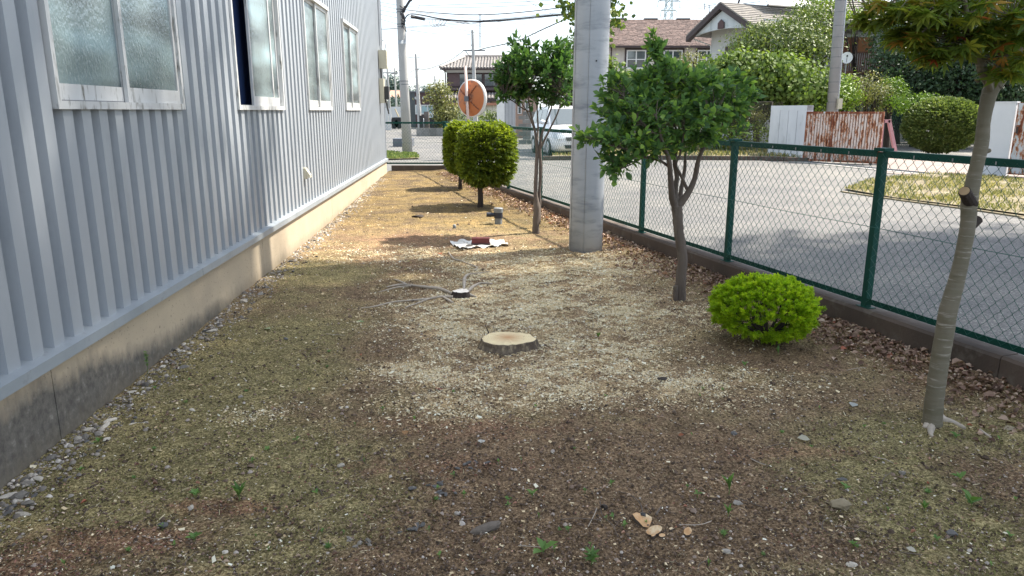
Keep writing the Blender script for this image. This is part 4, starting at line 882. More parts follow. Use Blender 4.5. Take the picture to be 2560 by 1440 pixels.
# seedlings and weeds: each one a plant with stem and separate leaves
wl = np_mesh("leaf", LEAF * np.array([1.05, 1, 2]), LEAFF, m_weed); wn_ = np_mesh("leaf", LEAF * np.array([.5, 1, 1.5]), LEAFF, m_weed); wj = np_mesh("leaf", MAPLE * np.array([1, 1, 1]), MAPLEF, m_weed)
m_stem = M("green_stem", (.12, .2, .05), (.09, .15, .04), 10, bmp=0)
def weed(px, py, size, n, kind, label, group=None, h=.0):
    p = G(px, py); root = empty("seedling", p, label, "weed", group); mb = MB(); mb.tube([p - Vector((0, 0, .01)), p + Vector((.003, 0, max(h, .012)))], [.0018, .0012], 4); mb.build("stem", m_stem, root)
    me = {'b': wl, 'n': wn_, 'j': wj}[kind]
    for i in range(n):
        a = 2.4 * i + random.uniform(-.3, .3); e = R(random.uniform(20, 55) if kind != 'n' else random.uniform(45, 80)); o = bpy.data.objects.new("leaf", me); COL.objects.link(o); o.parent = root
        s_ = size * random.uniform(.9, 1.45); o.location = (0, 0, max(h, .01) * (.4 + .6 * i / max(n - 1, 1)) if h else .008); o.rotation_euler = (e, 0, a); o.scale = (s_, s_, s_)
for (px, py, s_, n, k, h, lab) in [(1358, 1384, .048, 4, 'b', .015, "bright green broad-leaved seedling alone on bare brown soil at the bottom"), (1478, 1412, .030, 8, 'j', .05, "taller green seedling with lobed leaves just right of the broad-leaved one"), (2428, 1265, .050, 5, 'b', .02, "five-leaved bright seedling at the lower right edge"),
                                   (1822, 1235, .045, 7, 'n', .05, "tall thin grass-like weed right of the cut shoots"), (1330, 1243, .024, 5, 'b', .02, "small pale seedling above the bare soil"), (1945, 885, .065, 2, 'n', .01, "single long green blade under the golden bush"), (1862, 915, .028, 3, 'b', .01, "three-leaved seedling in front of the golden bush"),
                                   (1820, 1290, .03, 6, 'n', .02, "small yellow-green grass tuft below the thin tall weed"), (2115, 1225, .026, 4, 'b', .01, "small seedling left of the tan stone"), (2310, 1275, .030, 7, 'n', .006, "flat star-shaped blue-green weed at lower right"), (598, 1250, .05, 7, 'n', .03, "tall grass tuft standing in the reddish bark litter"),
                                   (485, 1350, .026, 4, 'b', .01, "leafy seedling below the reddish bark litter"), (370, 935, .02, 12, 'j', .14, "wispy tall weed with tiny yellow flowers growing by the foundation"), (1496, 845, .03, 12, 'n', .01, "tiny bright grass tuft right of the sawn stump"), (2390, 1095, .026, 4, 'b', .01, "small seedling by the maple roots"), (245, 1108, .024, 4, 'b', .01, "green seedling among the stones left"), (490, 1240, .028, 5, 'b', .01, "leafy weed above the reddish bark litter"), (2400, 1200, .03, 4, 'b', .01, "seedling right of the oval stone")]:
    weed(px, py, s_, n, k, lab, h=h)
for i in range(85):
    px, py = random.uniform(60, 2540), 820 + 600 * random.random() ** .8
    p = G(px, py)
    if not (wx(p.y) + .15 < p.x < kx(p.y) - .1): continue
    weed(px, py, random.uniform(.010, .020), random.choice((2, 3, 4)), random.choice('bbjn'), "tiny green weed sprout " + ("on the mossy left side" if px < 900 else "on the brown soil in the middle" if px < 1700 else "on the soil right of the cut shoots"), "tiny weed sprouts dotted over the garden")

# fallen leaves lying singly
flm = {}
def fallen(px, py, s_, col, label, group=None, T=None, TF=None):
    if col not in flm:
        flm[col] = np_mesh("fallen_leaf", (T if T is not None else BROAD) * np.array([1, 1, 1.2]), TF if TF is not None else LEAFF, M_leaf("fallen_leaf_%d" % len(flm), [(0, col), (1, tuple(c * .7 for c in col))], .2, .6, True))
    p = G(px, py); o = bpy.data.objects.new("fallen_leaf", flm[col]); COL.objects.link(o); o.location = p + Vector((0, 0, .008)); o.rotation_euler = (random.uniform(-.15, .25), random.uniform(-.2, .2), random.uniform(0, 6.3)); o.scale = (s_, s_, s_)
    tag(o, label, "fallen leaf", group)
fallen(2217, 866, .07, (.30, .38, .22), "pale green fallen leaf on the litter beside the kerb"); fallen(2025, 1103, .06, (.55, .52, .40), "cream curled leaf right of the slate chip")
fallen(1211, 1104, .045, (.50, .50, .46), "whitish leaf on soil below the sawdust"); fallen(2135, 1010, .055, (.40, .42, .40), "grey-white leaf scrap left of the maple trunk"); fallen(1710, 1090, .03, (.36, .12, .05), "small upright orange-brown leaf in the middle right")
fallen(2540, 1075, .06, (.38, .32, .22), "pale tan leaf at the right edge"); fallen(900, 806, .055, (.30, .42, .20), "green maple leaf fallen on the moss left of the roots", T=MAPLE, TF=MAPLEF); fallen(1098, 635, .07, (.45, .13, .05), "orange-red leaf on the moss near the bleached root")
fallen(1012, 1090, .04, (.42, .22, .08), "orange-yellow leaf bits on the moss"); fallen(1092, 975, .04, (.28, .03, .03), "dark red leaf on the sawdust"); fallen(675, 825, .06, (.42, .48, .26), "yellow-green leaf left on the moss"); fallen(2290, 1385, .035, (.45, .42, .34), "pale curled leaf at the bottom right")

# ------------------------------------------------------------------ what nobody could count: chips, clods, moss, litter
def sample(n, ymin=1.55, ymax=19, p=1.6):
    """points over the soil, as dense as they look from the path"""
    u = rng.uniform(0, 1, n); y = ymin * ymax / (ymax + (ymin - ymax) * u); y = np.clip(y, ymin, ymax); x0, x1 = wx(y), kx(y)
    x0 = np.maximum(x0, -.9 * y - .6); x1 = np.minimum(x1, .9 * y + .6)
    x = x0 + .02 + (x1 - x0 - .04) * rng.uniform(0, 1, n); 
    w = np.clip((x1 - x0) / (1.8 * y + 1.2), .0, 1); keep = rng.uniform(0, 1, n) < w
    return x[keep], y[keep]
def stuff(name, T, TF, x, y, zoff, size, mat, tint, flat=True, upj=.25, wid=1.0, stand=None, szz=1.0):
    n = len(x); a = rng.uniform(0, 2 * np.pi, n); el = rng.uniform(-.12, .25, n) if stand is None else rng.uniform(stand[0], stand[1], n)
    d = np.stack([np.cos(a) * np.cos(el), np.sin(a) * np.cos(el), np.sin(el)], -1); X, Yv, Z = leaf_axes(d, size, upj=upj, wid=wid)
    pos = np.stack([x, y, gz(x, y) + .03 * np.exp(-((x - kx(y)) / .25) ** 2) + zoff], -1); o = scatter(name, T, TF, pos, X, Yv, Z * szz, mat, tint); o['kind'] = 'stuff'; return o
m_chip = M_leaf("wood_chips", [(0, (0.24, 0.16, 0.09)), (0.35, (0.48, 0.37, 0.22)), (0.75, (0.66, 0.56, 0.38)), (1, (0.76, 0.70, 0.56))], .1, .8, gain=1.3)
CH = np.array([(-.16, 0, 0), (.16, 0, .05), (.13, 1, .12), (-.12, .9, .05)], dtype=float); CHF = np.array([(0, 1, 2, 3)])
x, y = sample(900000, 1.6, 14); d, s_, r_, mo = fields(x, y)
base_ = .10 + .05 * hnoise(x, y, 3, 9)
pr = np.clip(d * .62 * (.55 + .9 * (hnoise(x, y, 11, 7) > -.05)) + base_ * (1 - .6 * mo.clip(0, 1)) * sstep(0.2, 4.5, y)  - .25 * s_ * (d < .4), .02, 1) * (0.75 + .25 * hnoise(x, y, 8, 2)); k_ = rng.uniform(0, 1, len(x)) < pr * .75
x, y = x[k_], y[k_]; stuff("wood_chips", CH, CHF, x, y, .004 + rng.uniform(0, .004, len(x)), rng.gamma(2.0, .0034, len(x)) * (.50 + .11 * y) + .0025, m_chip, rng.uniform(0, 1, len(x)), wid=rng.uniform(.7, 2.2, (len(x), 1)), upj=.5)
m_clod = M_leaf("soil_crumbs", [(0, (0.028, 0.019, 0.013)), (0.5, (0.07, 0.048, 0.034)), (0.85, (0.14, 0.10, 0.075)), (1, (0.30, 0.27, 0.24))], 0, .95, gain=1.6)
x, y = sample(90000, 1.6, 12); n = len(x); stuff("soil_crumbs", PEB, PEBF, x, y, .001, rng.gamma(2.2, .0013, n) * (.6 + .12 * y) + .0008, m_clod, rng.uniform(0, 1, n) ** 1.3, upj=.2)
m_mossb = M_leaf("moss_shoots", [(0, (0.05, 0.045, 0.02)), (0.5, (0.115, 0.112, 0.044)), (0.85, (0.19, 0.195, 0.07)), (1, (0.33, 0.31, 0.16))], .3, .8, gain=1.5)
x, y = sample(420000, 1.6, 11); d, s_, r_, mo = fields(x, y); pr = np.clip(.30 + .30 * hnoise(x, y, 2.6, 4) + .8 * mo - 1.0 * s_ - .5 * d - .5 * r_, 0.01, 1); k_ = rng.uniform(0, 1, len(x)) < pr; x, y = x[k_], y[k_]; n = len(x)
o = stuff("moss_and_ground_cover", LEAF[:, :] * np.array([1.3, 1, 1]), LEAFF[:1], x, y, -.001, (rng.gamma(3, .0016, n) + .0018) * (.6 + .12 * y), m_mossb, np.clip(rng.uniform(0, 1, n) * .7 + .3 * fields(x, y)[3] * rng.uniform(0, 1, n), 0, 1), stand=(.1, 1.3))
m_litter = M_leaf("leaf_litter", [(0, (0.08, 0.045, 0.032)), (0.35, (0.18, 0.11, 0.08)), (0.7, (0.32, 0.22, 0.165)), (0.92, (0.46, 0.36, 0.28)), (1, (0.28, 0.09, 0.05))], .15, .7, gain=1.3)
n = 15000; y = rng.uniform(2.0, 17.5, n) ** 1.0; x = kx(y) - np.abs(rng.normal(0, .17, n)) * (1 + .5 * (y < 8)) - .01; k_ = rng.uniform(0, 1, n) < np.clip(.75 + .5 * hnoise(x, y, 1.7, 5), .1, 1); x, y = x[k_], y[k_]; n = len(x)
stuff("leaf_litter", LEAF * np.array([1.4, 1, 4]), LEAFF, x, y, .004 + rng.uniform(0, .02, n), rng.gamma(6, .0042, n) + .006, m_litter, rng.uniform(0, 1, n), upj=.5, stand=(-.25, .5))
m_redl = M_leaf("reddish_bark_bits", [(0, (0.055, 0.022, 0.016)), (0.5, (0.15, 0.065, 0.045)), (0.85, (0.26, 0.14, 0.10)), (1, (0.45, 0.36, 0.28))], 0, .85, gain=1.5)
x, y = sample(160000, 1.6, 12); d, s_, r_, mo = fields(x, y); k_ = rng.uniform(0, 1, len(x)) < np.clip(r_ * .32 + .02, 0, 1) ; x, y = x[k_], y[k_]; n = len(x)
stuff("bark_litter", CH * np.array([1.4, 1, 1]), CHF, x, y, .004 + rng.uniform(0, .006, n), rng.uniform(.005, .016, n) * (.6 + .1 * y), m_redl, rng.uniform(0, 1, n), upj=.4)
# brown leaves dotted over everything
x, y = sample(1300, 1.6, 15); n = len(x); stuff("scattered_leaves", LEAF * np.array([.9, 1, 6]), LEAFF, x, y, .006, rng.uniform(.010, .026, n), m_litter, rng.uniform(0, 1, n), upj=.6, stand=(-.1, .35))
# pale gravel band along the foundation
x, y = sample(100, 2, 3); n = 4200; y = 2.3 + 14 * rng.uniform(0, 1, n) ** 1.3; x = wx(y) + .01 + np.abs(rng.normal(0, .11, n)); m_grav = M_leaf("foundation_gravel", [(0, (0.07, 0.06, 0.05)), (0.5, (0.16, 0.14, 0.12)), (0.85, (0.28, 0.25, 0.21)), (1, (0.50, 0.46, 0.41))], 0, .9, gain=1.4)
stuff("gravel", PEB, PEBF, x, y, .001, rng.gamma(2.2, .0022, n) + .002, m_grav, rng.uniform(0, 1, n), upj=.3)
# sawdust thrown round the stumps: fine pale flakes, dense in drifts
pts = []
for (cx_, cy_, rx_, ry_, w_) in B_DUST:
    n = int(46000 * w_ * rx_ * ry_ / .3); q = rng.normal(0, .55, (n, 2)) * np.array([rx_, ry_]) + np.array([cx_, cy_]); pts.append(q)
q = np.concatenate(pts); x, y = q[:, 0], q[:, 1]; k_ = (x > wx(y) + .1) & (x < kx(y) - .05) & (y > 1.6) & (hnoise(x, y, 5.5, 3) + .9 * hnoise(x, y, 14, 6) + .6 * hnoise(y, x, 33, 2) + rng.normal(0, .35, len(x)) > .12); x, y = x[k_], y[k_]
print('sawdust', len(x)); stuff("sawdust_flakes", CH, CHF, x, y, .004 + rng.uniform(0, .004, len(x)), rng.gamma(2.2, .0022, len(x)) * (.6 + .09 * y) + .002, m_chip, np.clip(.35 + .65 * rng.uniform(0, 1, len(x)), 0, 1), wid=rng.uniform(1., 2.4, (len(x), 1)), upj=.5)
m_straw = M_leaf("dead_moss_straw", [(0, (0.12, 0.09, 0.05)), (0.5, (0.30, 0.25, 0.14)), (1, (0.55, 0.48, 0.32))], .1, .8, gain=1.2)
x, y = sample(95000, 1.6, 17); d, s_, r_, mo = fields(x, y); k_ = rng.uniform(0, 1, len(x)) < np.clip(.75 - .5 * s_ + .35 * hnoise(x, y, 4, 2), .05, 1); x, y = x[k_], y[k_]; n = len(x)
stuff("dead_straw", NEEDLE * np.array([.9, 1, 1]), NEEDLEF, x, y, .003 + rng.uniform(0, .004, n), rng.gamma(3, .0034, n) * (.7 + .08 * y), m_straw, rng.uniform(0, 1, n), upj=.5, stand=(-.05, .45))
# twigs: countable thin sticks
for i in range(60):
    px, py = random.uniform(60, 2500), 600 + 820 * random.random() ** .7; p = G(px, py)
    if not (wx(p.y) + .2 < p.x < kx(p.y) - .15): continue
    a = random.uniform(0, 6.3); L = random.uniform(.05, .16); mb = MB(); q = p + Vector((math.cos(a), math.sin(a), 0)) * L; m_ = (p + q) / 2 + Vector((random.uniform(-.02, .02), random.uniform(-.02, .02), .006))
    p.z = gz(p.x, p.y) + .005; q.z = gz(q.x, q.y) + .006
    mb.tube(smooth_path([(p, .0016), (m_, .0016), (q, .001)], 3)[0], .0017, 4); o = mb.build("twig", m_root if random.random() < .3 else m_barkA); tag(o, "thin dry twig lying " + ("on the moss left of the stumps" if px < 900 else "on the soil near the stumps" if px < 1700 else "on the soil between bush and maple"), "twig", "dry twigs strewn over the garden")
# ------------------------------------------------------------------ the far side of the road
def poly_grass(name, px_pts, z, n, hmin, hmax, mat, base_mat, world_pts=None):
    P = [G(x, y, 0) for x, y in px_pts] if world_pts is None else [Vector(p) for p in world_pts]
    for p in P: p.z = z
    mb = MB(); mb.sheet(P); o = mb.build(name + "_ground", base_mat, fixn=False); tag(o, kind='structure')
    if o.data.polygons[0].normal.z < 0: o.data.flip_normals()
    A = np.array([(p.x, p.y) for p in P]); lo, hi = A.min(0), A.max(0); q = rng.uniform(0, 1, (n * 4, 2)) * (hi - lo) + lo
    ins = np.zeros(len(q), bool); j = len(A) - 1
    for i in range(len(A)):
        c = ((A[i, 1] > q[:, 1]) != (A[j, 1] > q[:, 1])) & (q[:, 0] < (A[j, 0] - A[i, 0]) * (q[:, 1] - A[i, 1]) / (A[j, 1] - A[i, 1] + 1e-12) + A[i, 0]); ins ^= c; j = i
    q = q[ins]; q = q[rng.uniform(0, 1, len(q)) < .45 + .75 * hnoise(q[:, 0], q[:, 1], 1.7, 3)][:n]; m_ = len(q)
    d = nrm(np.stack([rng.normal(0, .5, m_), rng.normal(0, .5, m_), np.ones(m_)], -1)); X, Y_, Z_ = leaf_axes(d, rng.uniform(hmin, hmax, m_), up=(0, -1, .3), upj=.5)
    o = scatter(name, NEEDLE * np.array([1.6, 1, 1]), NEEDLEF, np.concatenate([q, np.full((m_, 1), z)], 1), X, Y_, Z_, mat, rng.uniform(0, 1, m_)); o['kind'] = 'stuff'
m_grass = M_leaf("verge_grass", [(0, (0.09, 0.115, 0.035)), (0.35, (0.19, 0.21, 0.06)), (0.7, (0.36, 0.32, 0.14)), (1, (0.50, 0.43, 0.26))], .3, .7)
m_grassg = M_leaf("green_grass", [(0, (0.07, 0.12, 0.03)), (0.6, (0.16, 0.23, 0.06)), (1, (0.34, 0.36, 0.16))], .35, .7)
m_strawb = M("dry_straw_ground", (0.20, 0.16, 0.095), (0.12, 0.10, 0.06), 2.5, .95, bmp=.6, bscale=9, bdist=.03, c3=(.34, .30, .19), s3=7, t3=(.5, .7), world=True)
m_paleconc = M("pale_concrete", (0.40, 0.38, 0.34), (0.31, 0.295, 0.27), 1.0, .85, bmp=.2, bscale=30, world=True)
poly_grass("verge_grass", [(2110, 475), (2180, 450), (2330, 436), (2700, 456), (2800, 610), (2560, 540), (2400, 518), (2240, 498)], .03, 9500, .03, .09, m_grass, m_strawb)
poly_grass("roadside_grass", [(1380, 398), (1600, 396), (1900, 398), (2010, 402), (2010, 385), (1900, 371), (1700, 360), (1380, 355)], .10, 15000, .04, .14, m_grass, m_strawb)
poly_grass("corner_grass", [(900, 402), (1050, 398), (1040, 388), (960, 383), (900, 384)], .04, 4000, .04, .12, m_grassg, m_strawb)
# kerbs
def kerb_line(px_pts, z, w, label, mat=m_paleconc, h0=-.1, L=.6):
    P = [G(x, y, 0) for x, y in px_pts]; root = empty("road_kerb", P[0], label, "kerb")
    for a, b_ in zip(P, P[1:]):
        d = (b_ - a); n = max(1, int(d.length / L)); t = d.normalized(); s_ = Vector((-t.y, t.x, 0)); s_ = s_ if s_.y > 0 else -s_
        for i in range(n):
            q0 = a + t * (d.length * i / n + .01); q1 = a + t * (d.length * (i + 1) / n - .01); mb = MB()
            mb.hexa([q0 + Vector((0, 0, h0)), q1 + Vector((0, 0, h0)), q1 + s_ * w + Vector((0, 0, h0)), q0 + s_ * w + Vector((0, 0, h0)), q0 + Vector((0, 0, z)), q1 + Vector((0, 0, z)), q1 + s_ * w + Vector((0, 0, z)), q0 + s_ * w + Vector((0, 0, z))]); mb.build("kerb_stone", mat, root)
kerb_line([(1350, 401), (1600, 399), (1900, 401), (2018, 406)], .13, .15, "weathered kerb along the grass strip across the road", m_kerb)
kerb_line([(2100, 480), (2240, 501), (2400, 522), (2560, 545), (2800, 618)], .02, .08, "low worn kerb edging the sunny grass island on the right", m_strawb)
dv = [G(2195, 432, 0), G(2450, 448, 0), G(2560, 448, 0), G(2560, 418, 0), G(2460, 392, 0), G(2215, 385, 0), G(2190, 405, 0)]
for p in dv: p.z = .008
world_sheet("driveway", dv, M("gravel_driveway", (0.30, 0.235, 0.21), (0.21, 0.17, 0.155), 2, .95, bmp=.7, bscale=25, bdist=.02, c3=(.38, .34, .28), s3=5, t3=(.5, .7), world=True))
# gate rail slab and rails
ga, gb = G(1980, 402, 0), G(2600, 462, 0); gd = (gb - ga).normalized(); gn = Vector((-gd.y, gd.x, 0))
if gn.y < 0: gn = -gn
def Gf(s, o, z): p = ga + gd * s + gn * o; return Vector((p.x, p.y, z))
GL = (gb - ga).length
mb = MB(); mb.fbox(Gf, (-.2, -.35, -.1), (GL, .30, .016)); tag(mb.build("gate_slab", m_paleconc), kind='structure')
grl = empty("gate_rail", Gf(0, 0, 0), "thin dark steel gate rails set in the pale concrete strip across the driveway", "gate rail")
for o in (-.12, .05):
    mb = MB(); mb.fbox(Gf, (0, o, 0), (GL, o + .025, .035)); mb.build("rail", m_cablegrey, grl)
def face_of(a, b_, off=0.0):
    """frame on a vertical face from a to b: s along, o toward the camera side, z up"""
    d = (b_ - a); d.z = 0; L = d.length; d.normalize(); n = Vector((d.y, -d.x, 0))
    if n.y > 0: n = -n
    return (lambda s, o, z: Vector((a.x + d.x * s + n.x * (o + off), a.y + d.y * s + n.y * (o + off), z))), L
# white gate wall
m_gatew = M("weathered_white_wall", (0.66, 0.68, 0.70), (0.55, 0.575, 0.60), 1.6, .7, bmp=.15, bscale=20, c3=(.36, .38, .38), s3=3, t3=(.58, .8), stretch=(1, 1, .5))
a = G(1918, 392, 0); b_ = G(2006, 402, 0); fr, L = face_of(a, b_); zt = D(1960, 264, (a.y + b_.y) / 2).z
gw = empty("gate_wall", a, "white concrete gate wall with three vertical grooves left of the rusty gate", "gate wall")
xs = [0, .28 * L, .52 * L, .76 * L, L]
for i in range(4):
    mb = MB(); mb.fbox(fr, (xs[i] + (.012 if i else 0), -.22, -.1), (xs[i + 1] - (.012 if i < 3 else 0), 0, zt)); mb.build("wall_panel", m_gatew, gw)
mb = MB(); mb.fbox(fr, (.01, -.20, -.1), (L - .01, -.02, zt - .14)); mb.build("groove_back", M("groove_grey", (.22, .24, .26), None, 3), gw)
mb = MB(); mb.fbox(fr, (0, -.222, zt - .16), (L, .003, zt + .003)); mb.build("top_band", m_gatew, gw)
# rusty ribbed sliding gate
def rust(name, amt=.5, pink=False):
    m, nt, b, out = _new(name); v = coordn(nt, (1, 1, .22), True)
    n1 = noise(nt, v, 11, 7, .75); n2 = noise(nt, coordn(nt, (1, 1, 1), True), 16, 6, .7)
    pale = (0.62, 0.53, 0.48) if pink else (0.52, 0.55, 0.57)
    c = ramp(nt, mth(nt, 'ADD', mth(nt, 'MULTIPLY', n1, .8), mth(nt, 'MULTIPLY', n2, .25)), [(amt - .06, (0.16, 0.042, 0.016)), (amt - .015, (0.42, 0.18, 0.08)), (amt + .01, (0.52, 0.33, 0.24) if pink else (0.45, 0.36, 0.3)), (amt + .04, pale)])
    c = mix(nt, ramp(nt, noise(nt, coordn(nt, (1, 1, 1), True), 40, 4, .7), [(.66, (0, 0, 0)), (.72, (1, 1, 1))]), c, (.09, .025, .012))
    nt.links.new(c, b.inputs['Base Color']); b.inputs['Roughness'].default_value = .75; bump(nt, b, n2, .4, .004); return m
m_rust = rust("rusty_pinkish_paint", .500, True); m_rustd = rust("rust_brown", .60); m_rustw = rust("rust_streaked_white", .515)
a = G(2006, 404, 0); b_ = G(2196, 412, 0); fr, L = face_of(a, b_); za, zt = .06, D(2100, 279, (a.y + b_.y) / 2).z
gt = empty("sliding_gate", a, "ribbed sliding gate covered in rust streaks between white wall and pink frame", "gate")
ns = 27
for i in range(ns):
    s0 = .05 + (L - .1) * i / ns; w_ = (L - .1) / ns; mb = MB(); mb.fbox(fr, (s0 + w_ * .08, -.03, za + .03), (s0 + w_ * .80, .012, zt - .06)); mb.build("slat", m_rust, gt)
mb = MB(); mb.fbox(fr, (.04, -.045, za), (L - .04, -.031, zt - .05)); mb.build("back_sheet", m_rustd, gt)
for nm, A_, B_ in (("top_rail", (0, -.05, zt - .06), (L, .03, zt)), ("bottom_rail", (0, -.05, za - .03), (L, .03, za + .03)), ("stile", (0, -.05, za + .03), (.05, .03, zt - .06)), ("stile", (L - .06, -.05, za + .03), (L, .03, zt - .06)), ("stile", (L * .345, -.03, za + .03), (L * .375, .028, zt - .06))):
    mb = MB(); mb.fbox(fr, A_, B_); mb.build(nm, m_rustd, gt)
for q in (.12, .9):
    c = fr(L * q, -.01, .035); mb = MB(); n_ = (fr(0, 1, 0) - fr(0, 0, 0)); mb.tube([c - n_ * .02, c + n_ * .02], [.045, .045], 12); mb.build("wheel", m_black, gt)
# pink frame beside the gate
m_pink = M("faded_pink_paint", (0.50, 0.27, 0.29), (0.40, 0.22, 0.25), 4, .6, bmp=.1, c3=(.25, .15, .13), s3=14, t3=(.62, .72))
pf = empty("leaning_gate", G(2200, 410, 0), "leaning faded pink steel frame at the open end of the rusty gate", "gate support")
Yp = G(2200, 410, 0).y
for q in ([(2196, 411), (2206, 300)], [(2200, 303), (2224, 303)], [(2222, 300), (2240, 390)]):
    p0, p1 = D(*q[0], Yp), D(*q[1], Yp); mb = MB(); d = (p1 - p0).normalized(); s_ = d.cross(Vector((0, 1, 0))).normalized() * .045; t_ = Vector((0, .05, 0)); mb.hexa([p0 - s_ - t_, p0 + s_ - t_, p0 + s_ + t_, p0 - s_ + t_, p1 - s_ - t_, p1 + s_ - t_, p1 + s_ + t_, p1 - s_ + t_]); mb.build("bar", m_pink, pf)
# right gate pillar and rusty door with sticker
a = G(2476, 439, 0); b_ = G(2512, 441, 0); fr, L = face_of(a, b_); zt = D(2495, 257, a.y).z
gp = empty("gate_pillar", a, "white gate pillar partly hidden behind the maple trunk", "gate pillar")
mb = MB(); mb.fbox(fr, (-.25, -.25, -.1), (L, 0, zt)); mb.build("pillar_block", m_gatew, gp); mb = MB(); mb.fbox(fr, (-.27, -.27, zt), (L + .015, .015, zt + .03)); mb.build("coping", m_gatew, gp)
a2 = b_ + (b_ - a).normalized() * .02; b2_ = G(2700, 452, 0); fr, L = face_of(a2, b2_, -.05)
gd_ = empty("rusty_door", a2, "steel gate door streaked with rust and white paint carrying a blue and yellow sticker", "gate door")
for i in range(4):
    mb = MB(); mb.fbox(fr, (.02 + i * .55, -.03, .08), (.02 + (i + 1) * .55 - .012, 0, zt - .01)); mb.build("door_panel", m_rustw, gd_)
mb = MB(); mb.fbox(fr, (0, -.05, .05), (2.2, -.031, zt)); mb.build("door_back", m_rustd, gd_)
mb = MB(); mb.fbox(fr, (.05, 0.001, .98), (.12, .035, 1.22)); mb.build("lock_box", m_rustd, gd_); mb = MB(); mb.fbox(fr, (.065, .035, 1.02), (.10, .05, 1.18)); mb.build("latch", m_black, gd_)
kk = a2.y / F; s0 = .30; zz = D(2544, 278, a2.y).z; w_, h_ = .175, .235
m_blue = M("sticker_blue", (.012, .03, .11), None, 3, .5, bmp=0); m_yel = M("sticker_yellow", (.75, .60, .03), None, 3, .5, bmp=0)
mb = MB(); mb.fbox(fr, (s0, .001, zz - h_), (s0 + w_, .004, zz)); st_ = mb.build("sticker", m_white, gd_)
mb = MB(); mb.add([fr(s0 + .008, .006, zz - .008), fr(s0 + w_ - .008, .006, zz - .008), fr(s0 + .008, .006, zz - h_ * .68)], [(0, 1, 2)]); mb.build("blue_field", m_blue, st_)
mb = MB(); mb.add([fr(s0 + w_ - .008, .006, zz - .012), fr(s0 + w_ - .008, .006, zz - h_ * .70), fr(s0 + .012, .006, zz - h_ * .70)], [(0, 1, 2)]); mb.build("yellow_field", m_yel, st_)
def text(body, size, at, ang, mat, parent, name="lettering"):
    cu = bpy.data.curves.new(name, 'FONT'); cu.body = body; cu.size = size; cu.extrude = .001; cu.align_x = 'CENTER'; cu.materials.append(mat); cu.offset = size * .02
    o = bpy.data.objects.new(name, cu); COL.objects.link(o); o.parent = parent; o.location = Vector(at) - wloc(parent); o.rotation_euler = (R(90), 0, ang); return o
dd_ = fr(1, 0, 0) - fr(0, 0, 0); text("ALSOK", .052, fr(s0 + w_ / 2, .008, zz - h_ * .93), math.atan2(dd_.y, dd_.x), m_blue, st_)

# old wire fence with weeds left of the white wall, and green fence behind
m_oldwire = M("rusty_fence_wire", (.12, .10, .075), (.18, .15, .11), 8, .8, bmp=0)
a = G(1640, 378, 0); b_ = G(1917, 391, 0); fr, L = face_of(a, b_, -.1)
f3 = empty("old_wire_fence", a, "old leaning wire fence with dry vines left of the white gate wall", "fence")
mb = MB(); zt = 1.85
for i in range(int(L / .055)):
    s_ = i * .055; mb.tube([fr(s_, 0, .1), fr(s_ + .45, 0, zt)], .0035, 3, cap=False)
    mb.tube([fr(s_ + .45, .004, .1), fr(s_, .004, zt)], .0035, 3, cap=False)
mb.build("wire_mesh", m_oldwire, f3, fixn=False)
for i in range(5): mb = MB(); mb.tube([fr(L * i / 4, 0, 0), fr(L * i / 4, 0, zt)], .022, 6); mb.build("post", m_oldwire, f3)
mb = MB(); mb.tube([fr(0, 0, zt), fr(L, 0, zt)], .014, 6); mb.build("top_wire", m_oldwire, f3)
f4o = D(2130, 300, 31); f4 = empty("green_mesh_fence", f4o, "green mesh fence behind the rusty gate and round bush", "fence")
x0, x1 = D(2120, 270, 31).x, D(2420, 270, 31).x; z1_ = D(2200, 267, 31).z; mb = MB()
for i in range(int((x1 - x0) / .09)):
    x = x0 + i * .09; mb.tube([(x, 31, .1), (x + .8, 31, z1_)], .004, 3, cap=False); mb.tube([(x + .8, 31.01, .1), (x, 31.01, z1_)], .004, 3, cap=False)
mb.build("wire_mesh", m_greenwire, f4, fixn=False)
for i in range(4): mb = MB(); x = x0 + (x1 - x0) * i / 3; mb.box((x - .03, 31.02, 0), (x + .03, 31.08, z1_)); mb.build("post", m_green, f4)
mb = MB(); mb.box((x0, 30.97, z1_ - .02), (x1, 31.01, z1_ + .03)); mb.build("top_rail", m_green, f4)

